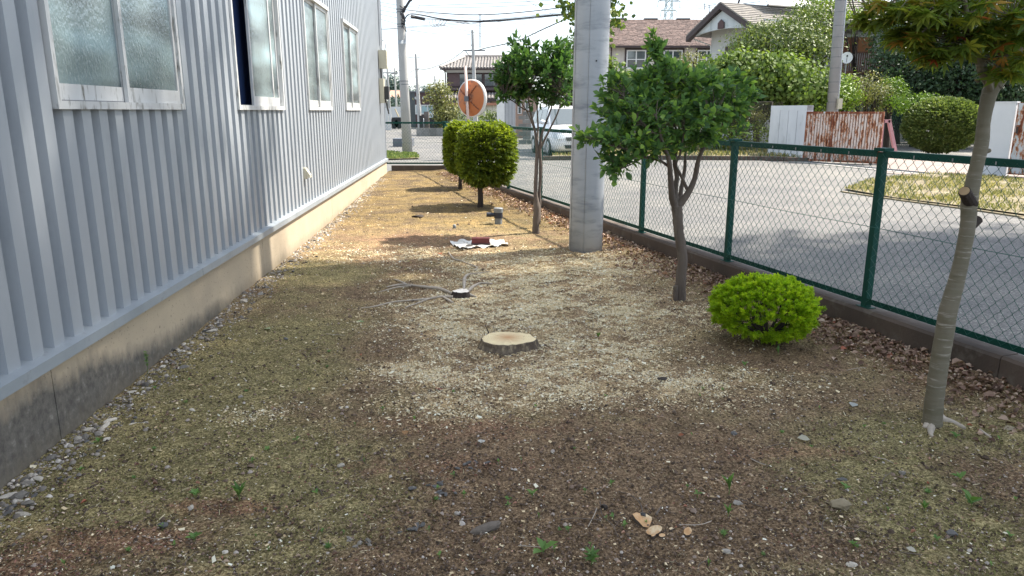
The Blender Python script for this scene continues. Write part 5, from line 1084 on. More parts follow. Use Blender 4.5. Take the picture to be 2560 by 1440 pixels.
# ------------------------------------------------------------------ trees and bushes behind
def LM(name, d, m_, l, tr=.3, rough=.5): return M_leaf(name, [(0, d), (.55, m_), (1, l)], tr, rough)
m_t1 = LM("pale_green_foliage", (.05, .085, .022), (.11, .155, .035), (.26, .30, .09))
m_t2 = LM("bright_glossy_foliage", (.05, .10, .02), (.15, .22, .04), (.30, .35, .14), .35, .65)
m_t3 = LM("dark_evergreen_foliage", (.016, .038, .018), (.032, .068, .028), (.065, .11, .04), .2)
m_t4 = LM("ochre_bush_foliage", (.08, .095, .03), (.18, .19, .06), (.34, .32, .13))
m_t5 = LM("yellow_green_foliage", (.06, .12, .012), (.16, .26, .025), (.34, .42, .06))
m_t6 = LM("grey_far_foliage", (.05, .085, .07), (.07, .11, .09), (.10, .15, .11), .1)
def btree(name, base, blobs_, leaf, mat, label, cat="tree", group=None, T=LEAF, trunk=.12, dens=1.0, limbs=7, fill=.45, clump=.16, fac=1.0, up=.2):
    """trunk with limbs; crown of leaves gathered in clumps, open between them"""
    base = Vector(base); root = empty(name, base, label, cat, group); P = []; Nn = []
    paths = []; c0 = np.array(blobs_[0][:3])
    if trunk: paths.append([(base - Vector((0, 0, .2)), trunk * 1.2), (base.lerp(Vector(c0), .5), trunk * .9), (Vector(c0), trunk * .5)])
    for (x, y, z, rx, ry, rz, n) in blobs_:
        c = np.array([x, y, z]); nc = max(6, int(n / 26)); cc, dd = ell_pts(nc, c, (rx, ry, rz), fill); k = rng.integers(0, nc, int(n * dens))
        off = rng.normal(0, 1, (len(k), 3)) * clump * np.array([1, 1, .6]) * (1 + .6 * rng.uniform(0, 1, (nc, 1))[k]); P.append(cc[k] + off); Nn.append(dd[k] * .8 + nrm(off) * .7 + np.array([0, 0, up]))
        for i in range(min(limbs, nc)):
            a_ = base.lerp(Vector(c), random.uniform(.35, .8)); paths.append([(a_, max(trunk, .05) * .35), (a_.lerp(Vector(cc[i]), .6) + Vector((0, 0, .05)), max(trunk, .05) * .2), (Vector(cc[i]), .01)])
    P = np.concatenate(P); Nn = nrm(np.concatenate(Nn)); keep = P[:, 2] > base.z + .02; P, Nn = P[keep], Nn[keep]
    limbs_mesh("trunk", paths, m_barkD, root, 6, .08, 3); n = len(P)
    d = nrm(np.cross(Nn, rng.normal(0, 1, (n, 3))) + Nn * .5); s_ = leaf * rng.uniform(.7, 1.3, n); X = nrm(np.cross(d, Nn)); Z_ = np.cross(X, d)
    tint = np.clip(rng.beta(2, 2.2, n) * fac, 0, 1)
    o = scatter("crown", T, LEAFF, P, X * s_[:, None], d * s_[:, None], Z_ * s_[:, None], mat, tint, root, wloc(root)); o['kind'] = 'stuff'; return root
def B(px, py, Y, rx, ry, rz, n): p = D(px, py, Y); return (p.x, p.y, p.z, rx, ry, rz, n)
def base_at(px, Y): p = D(px, 300, Y); return (p.x, Y, 0)
btree("broadleaf_tree", base_at(1950, 33), [B(1940, 118, 33, 1.9, 1.6, 1.1, 4800), B(1880, 140, 33, .8, .9, .7, 1300), B(2010, 80, 33.5, 1.2, 1.2, 1.2, 2600), B(2030, 150, 33, 1.1, 1.2, 1.0, 2200), B(1900, 85, 33, .4, .6, .35, 400)], .13, m_t1, "tall pale green broadleaf tree in front of the white gabled house", clump=.2)
btree("broadleaf_tree", base_at(2150, 37), [B(2140, -5, 43, 1.5, 1.4, .6, 1500), B(2050, 10, 37, .9, 1.0, .9, 1500), B(2130, 38, 37.2, .9, .6, .22, 420)], .14, m_t5, "yellow-green tree crown above the grey roof behind the thin pole", clump=.2)
btree("glossy_bush", base_at(1900, 29), [B(1880, 185, 29, 1.5, 1.1, .75, 3600), B(1970, 190, 28.5, 1.1, 1.0, .75, 2600), B(1820, 190, 29, 1.0, 1.0, .75, 2000), B(1900, 245, 29, 1.7, 1.2, .8, 3200), B(2015, 230, 28, .8, .9, .9, 1800), B(1780, 240, 30, .8, .8, .7, 1200)], .15, m_t2, "large glossy bush with pale new leaves left of the thin grey pole", "bush", T=BROAD * np.array([.85, 1, 1]), clump=.17, fac=.82)
btree("glossy_bush", base_at(1620, 31), [B(1620, 222, 31, 1.5, 1.1, .62, 3000), B(1560, 232, 31, .9, .9, .75, 1700), B(1720, 225, 30, 1.0, 1.0, .7, 2000), B(1640, 260, 30.5, 2.2, 1.2, .9, 3600), B(1522, 185, 31, .3, .5, .7, 400)], .15, m_t2, "white-flecked glossy bush in front of the brown-roofed house", "bush", T=BROAD * np.array([.85, 1, 1]), clump=.16, fac=.85)
btree("ochre_bush", base_at(1735, 32), [B(1735, 155, 32, .75, .6, .55, 900)], .09, m_t4, "airy ochre bush below the white gable", "bush", clump=.14)
btree("dark_bush", base_at(1800, 28), [B(1790, 270, 28, 1.1, .9, .9, 2400), B(1870, 285, 28.6, .8, .7, .8, 1500)], .11, m_t3, "dark bush behind the top of the small leafy tree", "bush", clump=.16)
btree("weed_thicket", base_at(1880, 27.2), [B(1870, 335, 27.2, .9, .35, .5, 1700), B(1800, 340, 27.4, .8, .35, .5, 1300)], .08, m_t5, "pale weeds tangled behind the old wire fence", "weeds", T=LEAF, clump=.12, trunk=0)
btree("dry_vine", base_at(1850, 27.0), [B(1860, 285, 26.9, .8, .12, .25, 700)], .07, m_t4, "dry brownish vine over the old wire fence", "vine", trunk=0, clump=.1, fac=.4)
btree("yellow_bush", base_at(2105, 28), [B(2100, 235, 28.5, .65, .6, .75, 1800), B(2085, 260, 28, .5, .5, .6, 900)], .11, m_t5, "bright yellow-green bush directly right of the thin grey pole", "bush", clump=.12)
btree("ochre_bush", base_at(2170, 29), [B(2165, 225, 29.2, .85, .7, .65, 1900), B(2190, 250, 29, .6, .6, .6, 1000)], .07, m_t4, "feathery olive bush between thin pole and dark trees", "bush", clump=.13)
btree("green_shrub", base_at(2225, 29.5), [B(2225, 235, 29.5, .55, .6, .5, 1300), B(2235, 215, 29.6, .3, .4, .35, 500)], .09, m_t5, "small fresh green conifer-like shrub left of the dark trees", "shrub", clump=.1, fac=.55)
btree("green_shrub", base_at(2290, 27.5), [B(2295, 262, 27.5, 1.0, .7, .40, 1500)], .09, m_t5, "low spreading green shrub behind the round bush", "shrub", clump=.1, fac=.45, trunk=0)
for (px, py, Y, rx, rz, n, lab) in [(2290, 170, 33, 1.9, 1.5, 4600, "dark evergreen left of the maple behind the driveway"), (2400, 150, 32, 2.0, 1.9, 5000, "large dark evergreen straight behind the maple trunk"), (2520, 170, 31, 1.8, 2.0, 4600, "dark evergreen behind the rusty door at the right edge"),
                                    (2350, 60, 35, 2.6, 1.9, 5200, "tallest dark tree behind the maple crown"), (2520, 30, 33, 2.4, 2.0, 4200, "dark tree crown in the upper right corner"), (2250, 95, 36, 1.2, 1.2, 1800, "dark tree beside the brown balcony")]:
    btree("dark_evergreen", base_at(px, Y), [B(px, py, Y, rx, 1.5, rz, n), B(px + 10, 240, Y, rx * .8, 1.2, 1.0, int(n * .4))], .15, m_t3, lab, "tree", clump=.24)
mb = MB(); x0, x1 = D(2230, 200, 38).x, D(2900, 200, 38).x; 
btree("shaded_hedge", base_at(2420, 37), [B(2300, 240, 37, 2.4, .9, 1.8, 3400), B(2480, 230, 37, 2.6, .9, 2.4, 3800), B(2680, 200, 36, 2.8, .9, 2.8, 3000)], .2, m_t3, "deep shaded hedge closing the view behind the dark trees", "hedge", clump=.3, fac=.7)
# round clipped bush
rb = G(2355, 392, 0); rc = D(2355, 312, rb.y + .9)
clipped("round_bush", (rb.x, rb.y + .9, 0), rc, (1.24, 1.1, .90), 6500, None, LM("clipped_azalea_leaf", (.05, .085, .025), (.12, .17, .04), (.32, .38, .12)), "big round clipped dark green bush beyond the driveway", 6, 2.2, 8, size=.085, rough=.03, trunk_h=.1, tr_=.06, spread=(20, 75), fillk=.85, cat="bush")
# hedge tree left of the pole behind the van
btree("broadleaf_tree", base_at(1430, 31), [B(1430, 170, 31, .9, 1.0, 1.1, 3000), B(1445, 120, 31, .7, .8, .6, 1200), B(1440, 235, 31, 1.1, 1.0, .8, 2000)], .10, m_t1, "green tree peeping out between the evergreen tree and the concrete pole", clump=.17, fac=.7)
# feathery young tree by the modern house, far conifer and others
btree("feathery_tree", base_at(1108, 49), [B(1098, 240, 49, .8, .6, .8, 900), B(1112, 270, 49, .8, .6, 1.0, 1200), B(1118, 300, 49, .5, .5, .6, 700)], .16, m_t4, "feathery pale willow-like tree in front of the tiled house", clump=.2, trunk=.05)
btree("far_conifer", base_at(982, 150), [B(982, 220, 150, 1.2, 1.2, 1.8, 500), B(982, 235, 150, 1.9, 1.5, 2.2, 900), B(998, 240, 150, 1.6, 1.3, 2.0, 700), B(982, 252, 150, 2.6, 1.6, 2.0, 900), B(981, 205, 150, .5, .5, 1.2, 150)], .6, m_t6, "hazy distant conifer left of the front utility pole", clump=.6, trunk=.3)
btree("far_bushes", base_at(990, 100), [B(990, 262, 100, 1.9, 1.2, 1.0, 700), B(970, 265, 100, 1.4, 1.2, 1.0, 500)], .35, m_t6, "dark bushes below the far orange roof", "bushes", clump=.4, trunk=0)
for (px, w_, lab) in ((1058, 2.4, "low rounded far tree above the flat roof"), (1090, 2.6, "second low far tree above the flat roof")):
    btree("far_tree", base_at(px, 160), [B(px, 232, 160, w_, 1.5, 1.4, 500)], .5, m_t6, lab, clump=.5, trunk=.1)
btree("far_hedge", base_at(1190, 50), [B(1150, 305, 50, 1.2, .5, .6, 900), B(1215, 308, 50, 1.0, .5, .6, 700), B(1240, 300, 48, .8, .4, .6, 500)], .16, m_t1, "low green hedge in front of the tiled house", "hedge", clump=.2, trunk=0)
# vines on the far pole hidden behind the concrete pole
vp = empty("vine_covered_pole", base_at(1487, 26), "utility pole hidden behind the concrete pole with leafy vines spilling out on both sides", "utility pole")
mb = MB(); q = D(1487, 0, 26); mb.tube([(q.x, 26, 0), (q.x, 26, 8.5)], [.17, .13], 10); mb.build("shaft", m_polelight, vp)
P = []; 
for (px, py, rx, rz, n) in [(1425, 8, .18, .16, 46), (1436, 30, .12, .16, 30), (1408, 15, .13, .1, 14), (1418, 38, .12, .06, 14), (1432, 60, .05, .12, 8), (1437, 75, .04, .08, 6), (1405, 2, .1, .1, 10), (1535, 10, .12, .2, 44), (1540, 35, .10, .18, 26), (1530, 50, .1, .12, 16), (1545, 60, .12, .1, 20), (1528, 70, .05, .12, 10), (1530, 95, .02, .15, 7), (1480, -40, .8, .5, 160), (1545, -30, .4, .4, 60), (1420, -40, .4, .4, 60)]:
    c = D(px, py, 25.6); P.append(np.array(c) + rng.normal(0, 1, (n, 3)) * np.array([rx, .15, rz]))
P = np.concatenate(P); n = len(P); d = nrm(rng.normal(0, 1, (n, 3)) + np.array([0, 0, -.8])); X, Y_, Z_ = leaf_axes(d, rng.uniform(.10, .19, n), up=(0, -1, .4), upj=.6)
o = scatter("vine_leaves", BROAD, LEAFF, P, X, Y_, Z_, LM("vine_leaf", (.05, .085, .02), (.11, .17, .03), (.26, .30, .06), .45), rng.uniform(0, 1, n), vp, wloc(vp)); o['kind'] = 'stuff'

# ------------------------------------------------------------------ tall trees outside the view whose crowns shade the near garden and road
def shade_tree(base, blobs_, label):
    btree("tall_shade_tree", base, blobs_, .30, m_t1, label, "tree", clump=.45, trunk=.2, T=BROAD, fill=.2, fac=.7)
shade_tree((14.5, 7.5, 0), [(10.9, 9.0, 15.6, 4.4, 3.6, 1.7, 6000), (12.8, 5.6, 16.4, 4.0, 3.5, 1.6, 3800), (8.6, 6.0, 15.0, 2.8, 3.4, 1.2, 2800)], "very tall tree beyond the fence whose crown shades the near garden")
shade_tree((19.5, 10.0, 0), [(16.2, 10.6, 16.0, 3.9, 3.2, 1.8, 6000), (19.9, 9.6, 16.6, 3.8, 3.5, 1.8, 3400)], "very tall tree beyond the fence shading the asphalt on the right")
shade_tree((14.0, 0.0, 0), [(10.9, 2.2, 15.6, 4.4, 3.6, 1.8, 4800), (13.8, 0.0, 16.2, 4.2, 3.2, 1.8, 2600)], "very tall tree behind the viewpoint shading the foreground soil")
# ------------------------------------------------------------------ vehicles
m_carw = M("white_car_paint", (0.78, 0.79, 0.80), (0.74, 0.75, 0.76), 1, .25, bmp=0, spec=.6)
m_cars = M("silver_car_paint", (0.30, 0.32, 0.34), (0.28, 0.30, 0.32), 1, .3, bmp=0, metal=.3)
m_carg, _nt, _b, _o = _new("car_window"); _b.inputs['Base Color'].default_value = (.05, .07, .075, 1); _b.inputs['Roughness'].default_value = .06; _b.inputs['Specular IOR Level'].default_value = 1.0; _b.inputs['IOR'].default_value = 1.7
m_tyre = M("tyre_rubber", (.02, .02, .02), (.03, .03, .03), 5, .85); m_rim = M("alloy_rim", (.45, .46, .48), (.4, .4, .42), 5, .35, metal=.7); m_lamp = M("lamp_glass", (.62, .66, .68), (.5, .54, .57), 5, .12, bmp=0, spec=.9); m_grille = M("dark_grille", (.03, .03, .032), None, 5, .5)
def car(name, label, cat, origin, yaw, L, Wd, H, mat, group=None):
    """origin: ground point below the nose centre; x backwards, y to the car's right"""
    root = empty(name, origin, label, cat, group); cy, sy = math.cos(yaw), math.sin(yaw)
    hx, hy = math.sin(yaw), -math.cos(yaw)
    def C(x, y, z): return Vector((origin[0] - hx * x - cy * y, origin[1] - hy * x - sy * y, z + origin[2]))
    h2 = Wd / 2; bz = H * .62
    st = [  # x, bottom, top of lower body, half width
        (0.0, .30, .58, h2 * .72), (.06, .24, .74, h2 * .86), (.20, .20, .86, h2 * .94), (.55, .18, .97, h2 * .985), (.95, .18, bz * 1.02, h2), (1.6, .17, bz * 1.04, h2), (L - .9, .17, bz * 1.05, h2), (L - .2, .20, bz * 1.06, h2 * .97), (L - .04, .26, bz, h2 * .92), (L, .34, bz * .8, h2 * .86)]
    V = []
    for x, b0, t0, w in st:
        m0 = b0 + (t0 - b0) * .45
        for (yy, zz) in ((-w * .80, b0), (-w * .97, b0 + .08), (-w, m0), (-w * .97, t0 - .10), (-w * .88, t0 - .015), (-w * .4, t0 + .012), (w * .4, t0 + .012), (w * .88, t0 - .015), (w * .97, t0 - .10), (w, m0), (w * .97, b0 + .08), (w * .80, b0)): V.append(C(x, yy, zz))
    n = 12; fs = [(i * n + k, i * n + (k + 1) % n, (i + 1) * n + (k + 1) % n, (i + 1) * n + k) for i in range(len(st) - 1) for k in range(n)] + [tuple(range(n)), tuple(range((len(st) - 1) * n, len(st) * n))]
    mb = MB(); mb.add(V, fs); body = mb.build("body", mat, root, smooth=True)
    gh = [(.88, bz * 1.0, h2 * .90), (1.62, H * .955, h2 * .76), (1.9, H, h2 * .74), (L - 1.0, H * 1.0, h2 * .74), (L - .35, H * .96, h2 * .74), (L - .06, bz * 1.0, h2 * .86)]
    V = []
    for i, (x, z, w) in enumerate(gh):
        zb = bz * .96; wb = h2 * .93
        V += [C(x, -wb, zb), C(x, -w, z - .03), C(x, -w * .82, z), C(x, w * .82, z), C(x, w, z - .03), C(x, wb, zb)]
    n = 6; mb = MB(); mb.add(V, [(i * n + k, i * n + k + 1, (i + 1) * n + k + 1, (i + 1) * n + k) for i in range(len(gh) - 1) for k in range(n - 1)] + [tuple(range(n)), tuple(range((len(gh) - 1) * n, len(gh) * n))]); mb.build("cabin", mat, root, smooth=False)
    def lerp(p, q, t): return tuple(a + (b_ - a) * t for a, b_ in zip(p, q))
    # windscreen, on the sloping front of the cabin
    a0 = (.90, bz * 1.02, h2 * .84); a1 = (1.585, H * .935, h2 * .72); q = lambda p, s_, dx=-.018: C(p[0] + dx, s_ * p[2], p[1] + .012)
    mb = MB(); mb.add([q(a0, -1), q(a0, 1), q(a1, 1), q(a1, -1)], [(0, 1, 2, 3)]); mb.build("windscreen", m_carg, root, fixn=False)
    for s_ in (-1, 1):
        for (xa, xb, ta, tb) in ((1.28, 1.52, .12, .55), (1.62, 2.45, .12, .90), (2.53, L - 1.0, .12, .90), (L - .93, L - .40, .12, .86)):
            pts = []
            for (x, t) in ((xa, ta), (xb, ta), (xb - (.05 if xb > L - .6 else 0), tb), (xa + (.10 if xa < 1.7 and xa > 1.5 else (.20 if xa < 1.5 else 0)), tb)):
                zt = bz * .96 + (H - .05 - bz * .96) * t; w = h2 * .93 + (h2 * .745 - h2 * .93) * t; pts.append(C(x, s_ * (w + .012), zt))
            mb = MB(); mb.add(pts, [(0, 1, 2, 3)]); mb.build("side_window", m_carg, root, fixn=False)
        # wheels and dark arches
        for x in (.82, L - .80):
            wh = []; c0, c1 = C(x, s_ * (h2 - .20), .31), C(x, s_ * (h2 + .005), .31); mb = MB(); mb.tube([c0, c0.lerp(c1, .1), c0.lerp(c1, .9), c1], [.29, .315, .315, .29], 20); wh = mb.build("wheel", m_tyre, root)
            mb = MB(); mb.tube([c1, c1 + (c1 - c0).normalized() * .012], [.20, .17], 16); mb.build("rim", m_rim, wh)
            mb = MB(); V = [];
            for k in range(13): an = math.pi * k / 12; V += [C(x + .36 * math.cos(an), s_ * (h2 - .01 - (.03 if x < 1 else .0)), .28 + .36 * math.sin(an)), C(x + .36 * math.cos(an), s_ * (h2 + .004), .28 + .36 * math.sin(an))]
            mb.add(V[1::2], [tuple(range(13))]); mb.build("wheel_arch", m_black, root, fixn=False)
        mb = MB(); mb.tube([C(1.32, s_ * (h2 * .90), bz + .08), C(1.28, s_ * (h2 + .10), bz + .10), C(1.28, s_ * (h2 + .17), bz + .10)], [.03, .085, .06], 8); mb.build("wing_mirror", mat, root, smooth=True)
        mb = MB(); mb.add([C(.035, s_ * h2 * .80, .62), C(.22, s_ * h2 * .955, .66), C(.30, s_ * h2 * .955, .86), C(.13, s_ * h2 * .82, .80), C(.005, s_ * h2 * .52, .64), C(.08, s_ * h2 * .55, .76)], [(0, 1, 2, 3), (4, 0, 3, 5)]); o = mb.build("headlight", m_lamp, root, fixn=False); o.location += Vector((hx, hy, .02)) * .035
    mb = MB(); mb.add([C(-.012, -h2 * .5, .30), C(-.012, h2 * .5, .30), C(-.012, h2 * .56, .42), C(-.012, -h2 * .56, .42)], [(0, 1, 2, 3)]); mb.build("lower_grille", m_grille, root, fixn=False)
    mb = MB(); mb.add([C(-.008 + .0, -h2 * .46, .56), C(-.008, h2 * .46, .56), C(.04, h2 * .5, .68), C(.04, -h2 * .5, .68)], [(0, 1, 2, 3)]); o = mb.build("upper_grille", m_grille, root, fixn=False); o.location += Vector((hx, hy, 0)) * .02
    mb = MB(); mb.hexa([C(-.03, -.165, .43), C(-.03, .165, .43), C(-.015, .165, .43), C(-.015, -.165, .43), C(-.03, -.165, .54), C(-.03, .165, .54), C(-.015, .165, .54), C(-.015, -.165, .54)]); mb.build("number_plate", m_white, root)
    return root
yw = R(10); w0 = G(1369, 391, 0); h = Vector((math.sin(yw), -math.cos(yw), 0)); sd = Vector((-math.cos(yw), -math.sin(yw), 0))
og = w0 + h * .82 - sd * (1.72 / 2)
car("white_van", "white minivan parked beyond the fence left of the concrete pole", "van", og, yw, 4.15, 1.72, 1.72, m_carw)
og = D(1075, 300, 56); og.z = 0
car("silver_car", "silver car behind a dark gate far down the road", "car", og, R(-8), 4.0, 1.6, 1.35, m_cars)

# ------------------------------------------------------------------ houses
def window_unit(parent, x0, x1, z0, z1, y, frame, trim=None, t=.06, bars=(1, 1), glass=None, name="window"):
    """window in a wall plane facing -Y at y"""
    mb = MB()
    for (a, c, e, f) in ((x0, x1, z0, z0 + t), (x0, x1, z1 - t, z1), (x0, x0 + t, z0 + t, z1 - t), (x1 - t, x1, z0 + t, z1 - t)): mb.box((a, y - .06, e), (c, y - .003, f))
    for i in range(1, bars[0] + 1): xm = x0 + (x1 - x0) * i / (bars[0] + 1); mb.box((xm - t * .45, y - .05, z0 + t), (xm + t * .45, y - .006, z1 - t))
    for i in range(1, bars[1] + 1): zm = z0 + (z1 - z0) * i / (bars[1] + 1); mb.box((x0 + t, y - .045, zm - t * .3), (x1 - t, y - .008, zm + t * .3))
    w = mb.build(name, frame, parent); mb = MB(); mb.box((x0 + t * .8, y - .03, z0 + t * .8), (x1 - t * .8, y - .02, z1 - t * .8)); mb.build("pane", glass or m_carg, w)
    if trim:
        mb = MB(); k = .13; y2 = y - .07
        for (a, c, e, f) in ((x0 - k, x1 + k, z1, z1 + k), (x0 - k, x0, z0, z1), (x1, x1 + k, z0, z1)): mb.box((a, y2, e), (c, y - .002, f))
        mb.build("trim", trim, w)
    return w
m_brown = M("dark_brown_trim", (.055, .035, .033), (.04, .026, .025), 3, .6, bmp=.05)
# 1: brown shingle roof with two white windows
Y0 = 58; xl, xr = D(1524, 150, Y0).x, D(1800, 150, Y0).x; zeave = D(1600, 117, Y0).z; h1 = empty("brown_roof_house", (xl, Y0, 0), "cream house with long reddish-brown shingle roof and white windows", "house")
m_cream = M("cream_siding", (.56, .51, .45), (.50, .455, .40), 1, .8, bmp=.1, bscale=5)
x = xl; nb = 0
while x < xr: e = min(x + .42, xr); mb = MB(); mb.box((x + .008, Y0, -.2), (e - .008, Y0 + .15, zeave)); mb.build("wall_board", m_cream, h1); x = e
mb = MB(); mb.box((xl, Y0 + .02, -.2), (xr, Y0 + 8, zeave)); mb.build("wall", m_cream, h1)
zr = D(1600, 49, Y0 + 4.3).z; ex, exr = D(1512, 115, Y0).x, xr + .5
nrow = 22; m_sh = M("reddish_brown_shingles", (.135, .093, .080), (.10, .072, .064), 2.2, .9, bmp=.5, bscale=14, bdist=.02, stretch=(1, .5, 2.2), c3=(.24, .165, .14), s3=3.4, t3=(.5, .68), detail=8)
mb = MB()
for i in range(nrow):
    t0, t1 = i / nrow, (i + 1.25) / nrow; ya, yb = Y0 - .45 + 4.75 * t0, Y0 - .45 + 4.75 * min(t1, 1); z0_, z1_ = zeave + (zr - zeave) * t0, zeave + (zr - zeave) * min(t1, 1)
    xx = ex + (.16 if i % 2 else 0)
    while xx < exr: w_ = random.uniform(.28, .42); k = random.uniform(0.02, .045); mb.hexa([(xx, ya, z0_ + .02), (xx + w_ - .02, ya, z0_ + .02), (xx + w_ - .02, yb, z1_), (xx, yb, z1_), (xx, ya, z0_ + .02 + k), (xx + w_ - .02, ya, z0_ + .02 + k), (xx + w_ - .02, yb, z1_ + .015), (xx, yb, z1_ + .015)]); xx += w_
sh = mb.build("shingle", m_sh, h1, fixn=False); sh['kind'] = 'stuff'
mb = MB(); mb.prism([(ex, Y0 - .45, zeave), (ex, Y0 + 4.3, zr), (ex, Y0 + 8.5, zeave)], (exr - ex, 0, 0)); mb.build("roof", m_brown, h1)
mb = MB(); mb.box((ex, Y0 - .60, zeave - .10), (exr, Y0 - .46, zeave + .06)); mb.build("gutter", m_brown, h1)
mb = MB(); mb.tube([(xl + .05, Y0 - .5, zeave), (xl + .1, Y0 - .1, zeave - .4), (xl + .1, Y0 - .1, 0)], .05, 6); mb.build("downpipe", m_brown, h1)
mb = MB()
for q in range(4): xq = ex + 1 + q * 2.6; mb.box((xq, Y0 + 4.2, zr), (xq + 1.1, Y0 + 4.45, zr + .10))
mb.build("ridge_cap", m_brown, h1)
for (pa, pb_) in ((1566, 1615), (1658, 1706), (1743, 1790)):
    window_unit(h1, D(pa, 140, Y0).x, D(pb_, 140, Y0).x, D(1600, 172, Y0).z, D(1600, 125, Y0).z, Y0, m_white, m_brown, .09, (1, 1))
# 2: white gabled house with solar heater
Ya = 38; ap = D(1808, 12, Ya); g_ = Vector((-.43, .90, 0)); r_ = Vector((.90, .43, 0)); hw = 2.35
el_ = ap + g_ * hw; el_.z = D(1730, 92, el_.y).z; er = ap - g_ * hw; er.z = el_.z
m_gab = M("white_gable_board", (.60, .63, .63), (.50, .54, .55), 1.4, .8, bmp=.1, c3=(.36, .40, .40), s3=2.2, t3=(.55, .75), stretch=(1, 1, .4)); m_hw = M("off_white_wall", (.58, .59, .57), (.50, .51, .50), .7, .85)
m_roofg = M("weathered_grey_roof", (.22, .20, .18), (.15, .14, .13), 1.5, .85, bmp=.5, bscale=10, bdist=.03, c3=(.30, .27, .23), s3=4, t3=(.5, .7))
hg = empty("gabled_house", (ap.x, ap.y, 0), "white gabled house with dark brown fascia and small brown attic vent", "house")
top = ap - Vector((0, 0, .25)); bl = el_ + Vector((0, 0, .02)); brr = er + Vector((0, 0, .02)); outl = [top, bl - Vector((0, 0, .1))]
for i in range(1, 10): t = i / 10; p = bl.lerp(brr, t); p.z += .20 * math.sin(math.pi * t) - .05; outl.append(p)
outl.append(brr - Vector((0, 0, .1))); mb = MB(); c = (top + bl + brr) / 3; n = len(outl); off = r_ * .12
mb.add([c] + outl + [c + off] + [p + off for p in outl], [(0, i + 1, (i + 1) % n + 1) for i in range(n)] + [(n + 1, (i + 1) % n + n + 2, i + n + 2) for i in range(n)] + [(i + 1, i + n + 2, (i + 1) % n + n + 2, (i + 1) % n + 1) for i in range(n)]); mb.build("gable_board", m_gab, hg)
for e in (el_, er):
    d = (e - ap).normalized(); up = Vector((0, 0, .20)); e2 = e + d * .12; mb = MB(); o1 = -r_ * .22; o2 = r_ * .06
    mb.hexa([ap + o1 - up, e2 + o1 - up, e2 + o2 - up, ap + o2 - up, ap + o1 + Vector((0, 0, .06)), e2 + o1 + Vector((0, 0, .06)), e2 + o2 + Vector((0, 0, .06)), ap + o2 + Vector((0, 0, .06))]); mb.build("fascia", m_brown, hg)
    LR = 11; mb = MB(); q0, q1 = ap + Vector((0, 0, .07)) - r_ * .2, e2 + Vector((0, 0, .07)) - r_ * .2; th = Vector((0, 0, .06))
    nR = 12
    for i in range(nR):
        a0 = q0.lerp(q1, i / nR); a1 = q0.lerp(q1, (i + 1) / nR); st_ = Vector((0, 0, .035)); mb.hexa([a0, a1, a1 + r_ * LR, a0 + r_ * LR, a0 + th, a1 + th - st_ * 0 + st_, a1 + th + st_ + r_ * LR, a0 + th + r_ * LR])
    mb.build("roof", m_roofg, hg)
vz = ap - Vector((0, 0, .95)) - r_ * .03; mb = MB(); u_ = g_ * .22; pts = [vz + u_ - Vector((0, 0, .16)), vz - u_ - Vector((0, 0, .16)), vz - u_ + Vector((0, 0, .12)), vz + Vector((0, 0, .28)), vz + u_ + Vector((0, 0, .12))]; mb.prism(pts, -r_ * .05); mb.build("attic_vent", M("vent_red_brown", (.09, .05, .05), None, 3), hg)
w0_ = r_ * 1.0; mb = MB(); A_ = el_ + w0_ - g_ * .45; B__ = er + w0_ + g_ * .45; mb.hexa([Vector((p.x, p.y, z)) for z in (0, el_.z + .5) for p in (A_, B__, B__ + r_ * 9, A_ + r_ * 9)]); mb.build("wall", m_hw, hg)
q = A_.lerp(B__, .30); q2 = A_.lerp(B__, .62); mb = MB(); zt = D(1780, 112, 38).z
mb.hexa([Vector((p.x, p.y, z)) for z in (zt - 1.1, zt) for p in (q, q2, q2 - r_ * .05, q - r_ * .05)]); mb.build("window", m_brown, hg)
mb = MB(); mb.tube([el_ - Vector((0, 0, .1)) + r_ * .2, A_ + Vector((0, 0, -.15)) - Vector((0, 0, .3)) + Vector((0, 0, el_.z * 0)), Vector((A_.x, A_.y, 0))], .04, 6); mb.build("downpipe", m_white, hg)
# solar water heater on the roof
sh_ = empty("solar_heater", ap + r_ * 3.4, "solar water heater with slanted glass tubes on the gabled house roof", "solar heater")
s0 = ap + r_ * 2.0 - g_ * 1.0; s0.z = D(1865, 14, s0.y).z; 
for i in range(30):
    a = s0 + r_ * (.10 * i); mb = MB(); mb.tube([a + Vector((0, 0, .05)), a + g_ * .9 + Vector((0, 0, 1.0))], .035, 6); mb.build("tube", m_steel, sh_)
mb = MB(); mb.tube([s0 - r_ * .1 + Vector((0, 0, 0)), s0 + r_ * 3.1], .07, 6); mb.tube([s0 + g_ * .9 + Vector((0, 0, 1.1)), s0 + g_ * .9 + r_ * 3.0 + Vector((0, 0, 1.1))], .2, 10); mb.build("tank", m_black, sh_)
mb = MB(); a = ap + r_ * .9; mb.tube([a, a + Vector((.35, 0, 1.3))], .05, 6); tag(mb.build("antenna_pole", m_brown), "short dark leaning pole on the gabled roof ridge", "pole")
an = empty("tv_antenna", D(1774, 45, 52), "thin television antenna above the brown shingle roof", "antenna"); mb = MB(); a = D(1773, 52, 60); b_ = D(1773, 12, 60); mb.tube([a, b_], .03, 4); mb.tube([D(1762, 16, 60), D(1790, 11, 60)], .025, 4); mb.tube([D(1761, 8, 60), D(1762, 25, 60)], .03, 4); mb.build("mast", m_cablegrey, an)
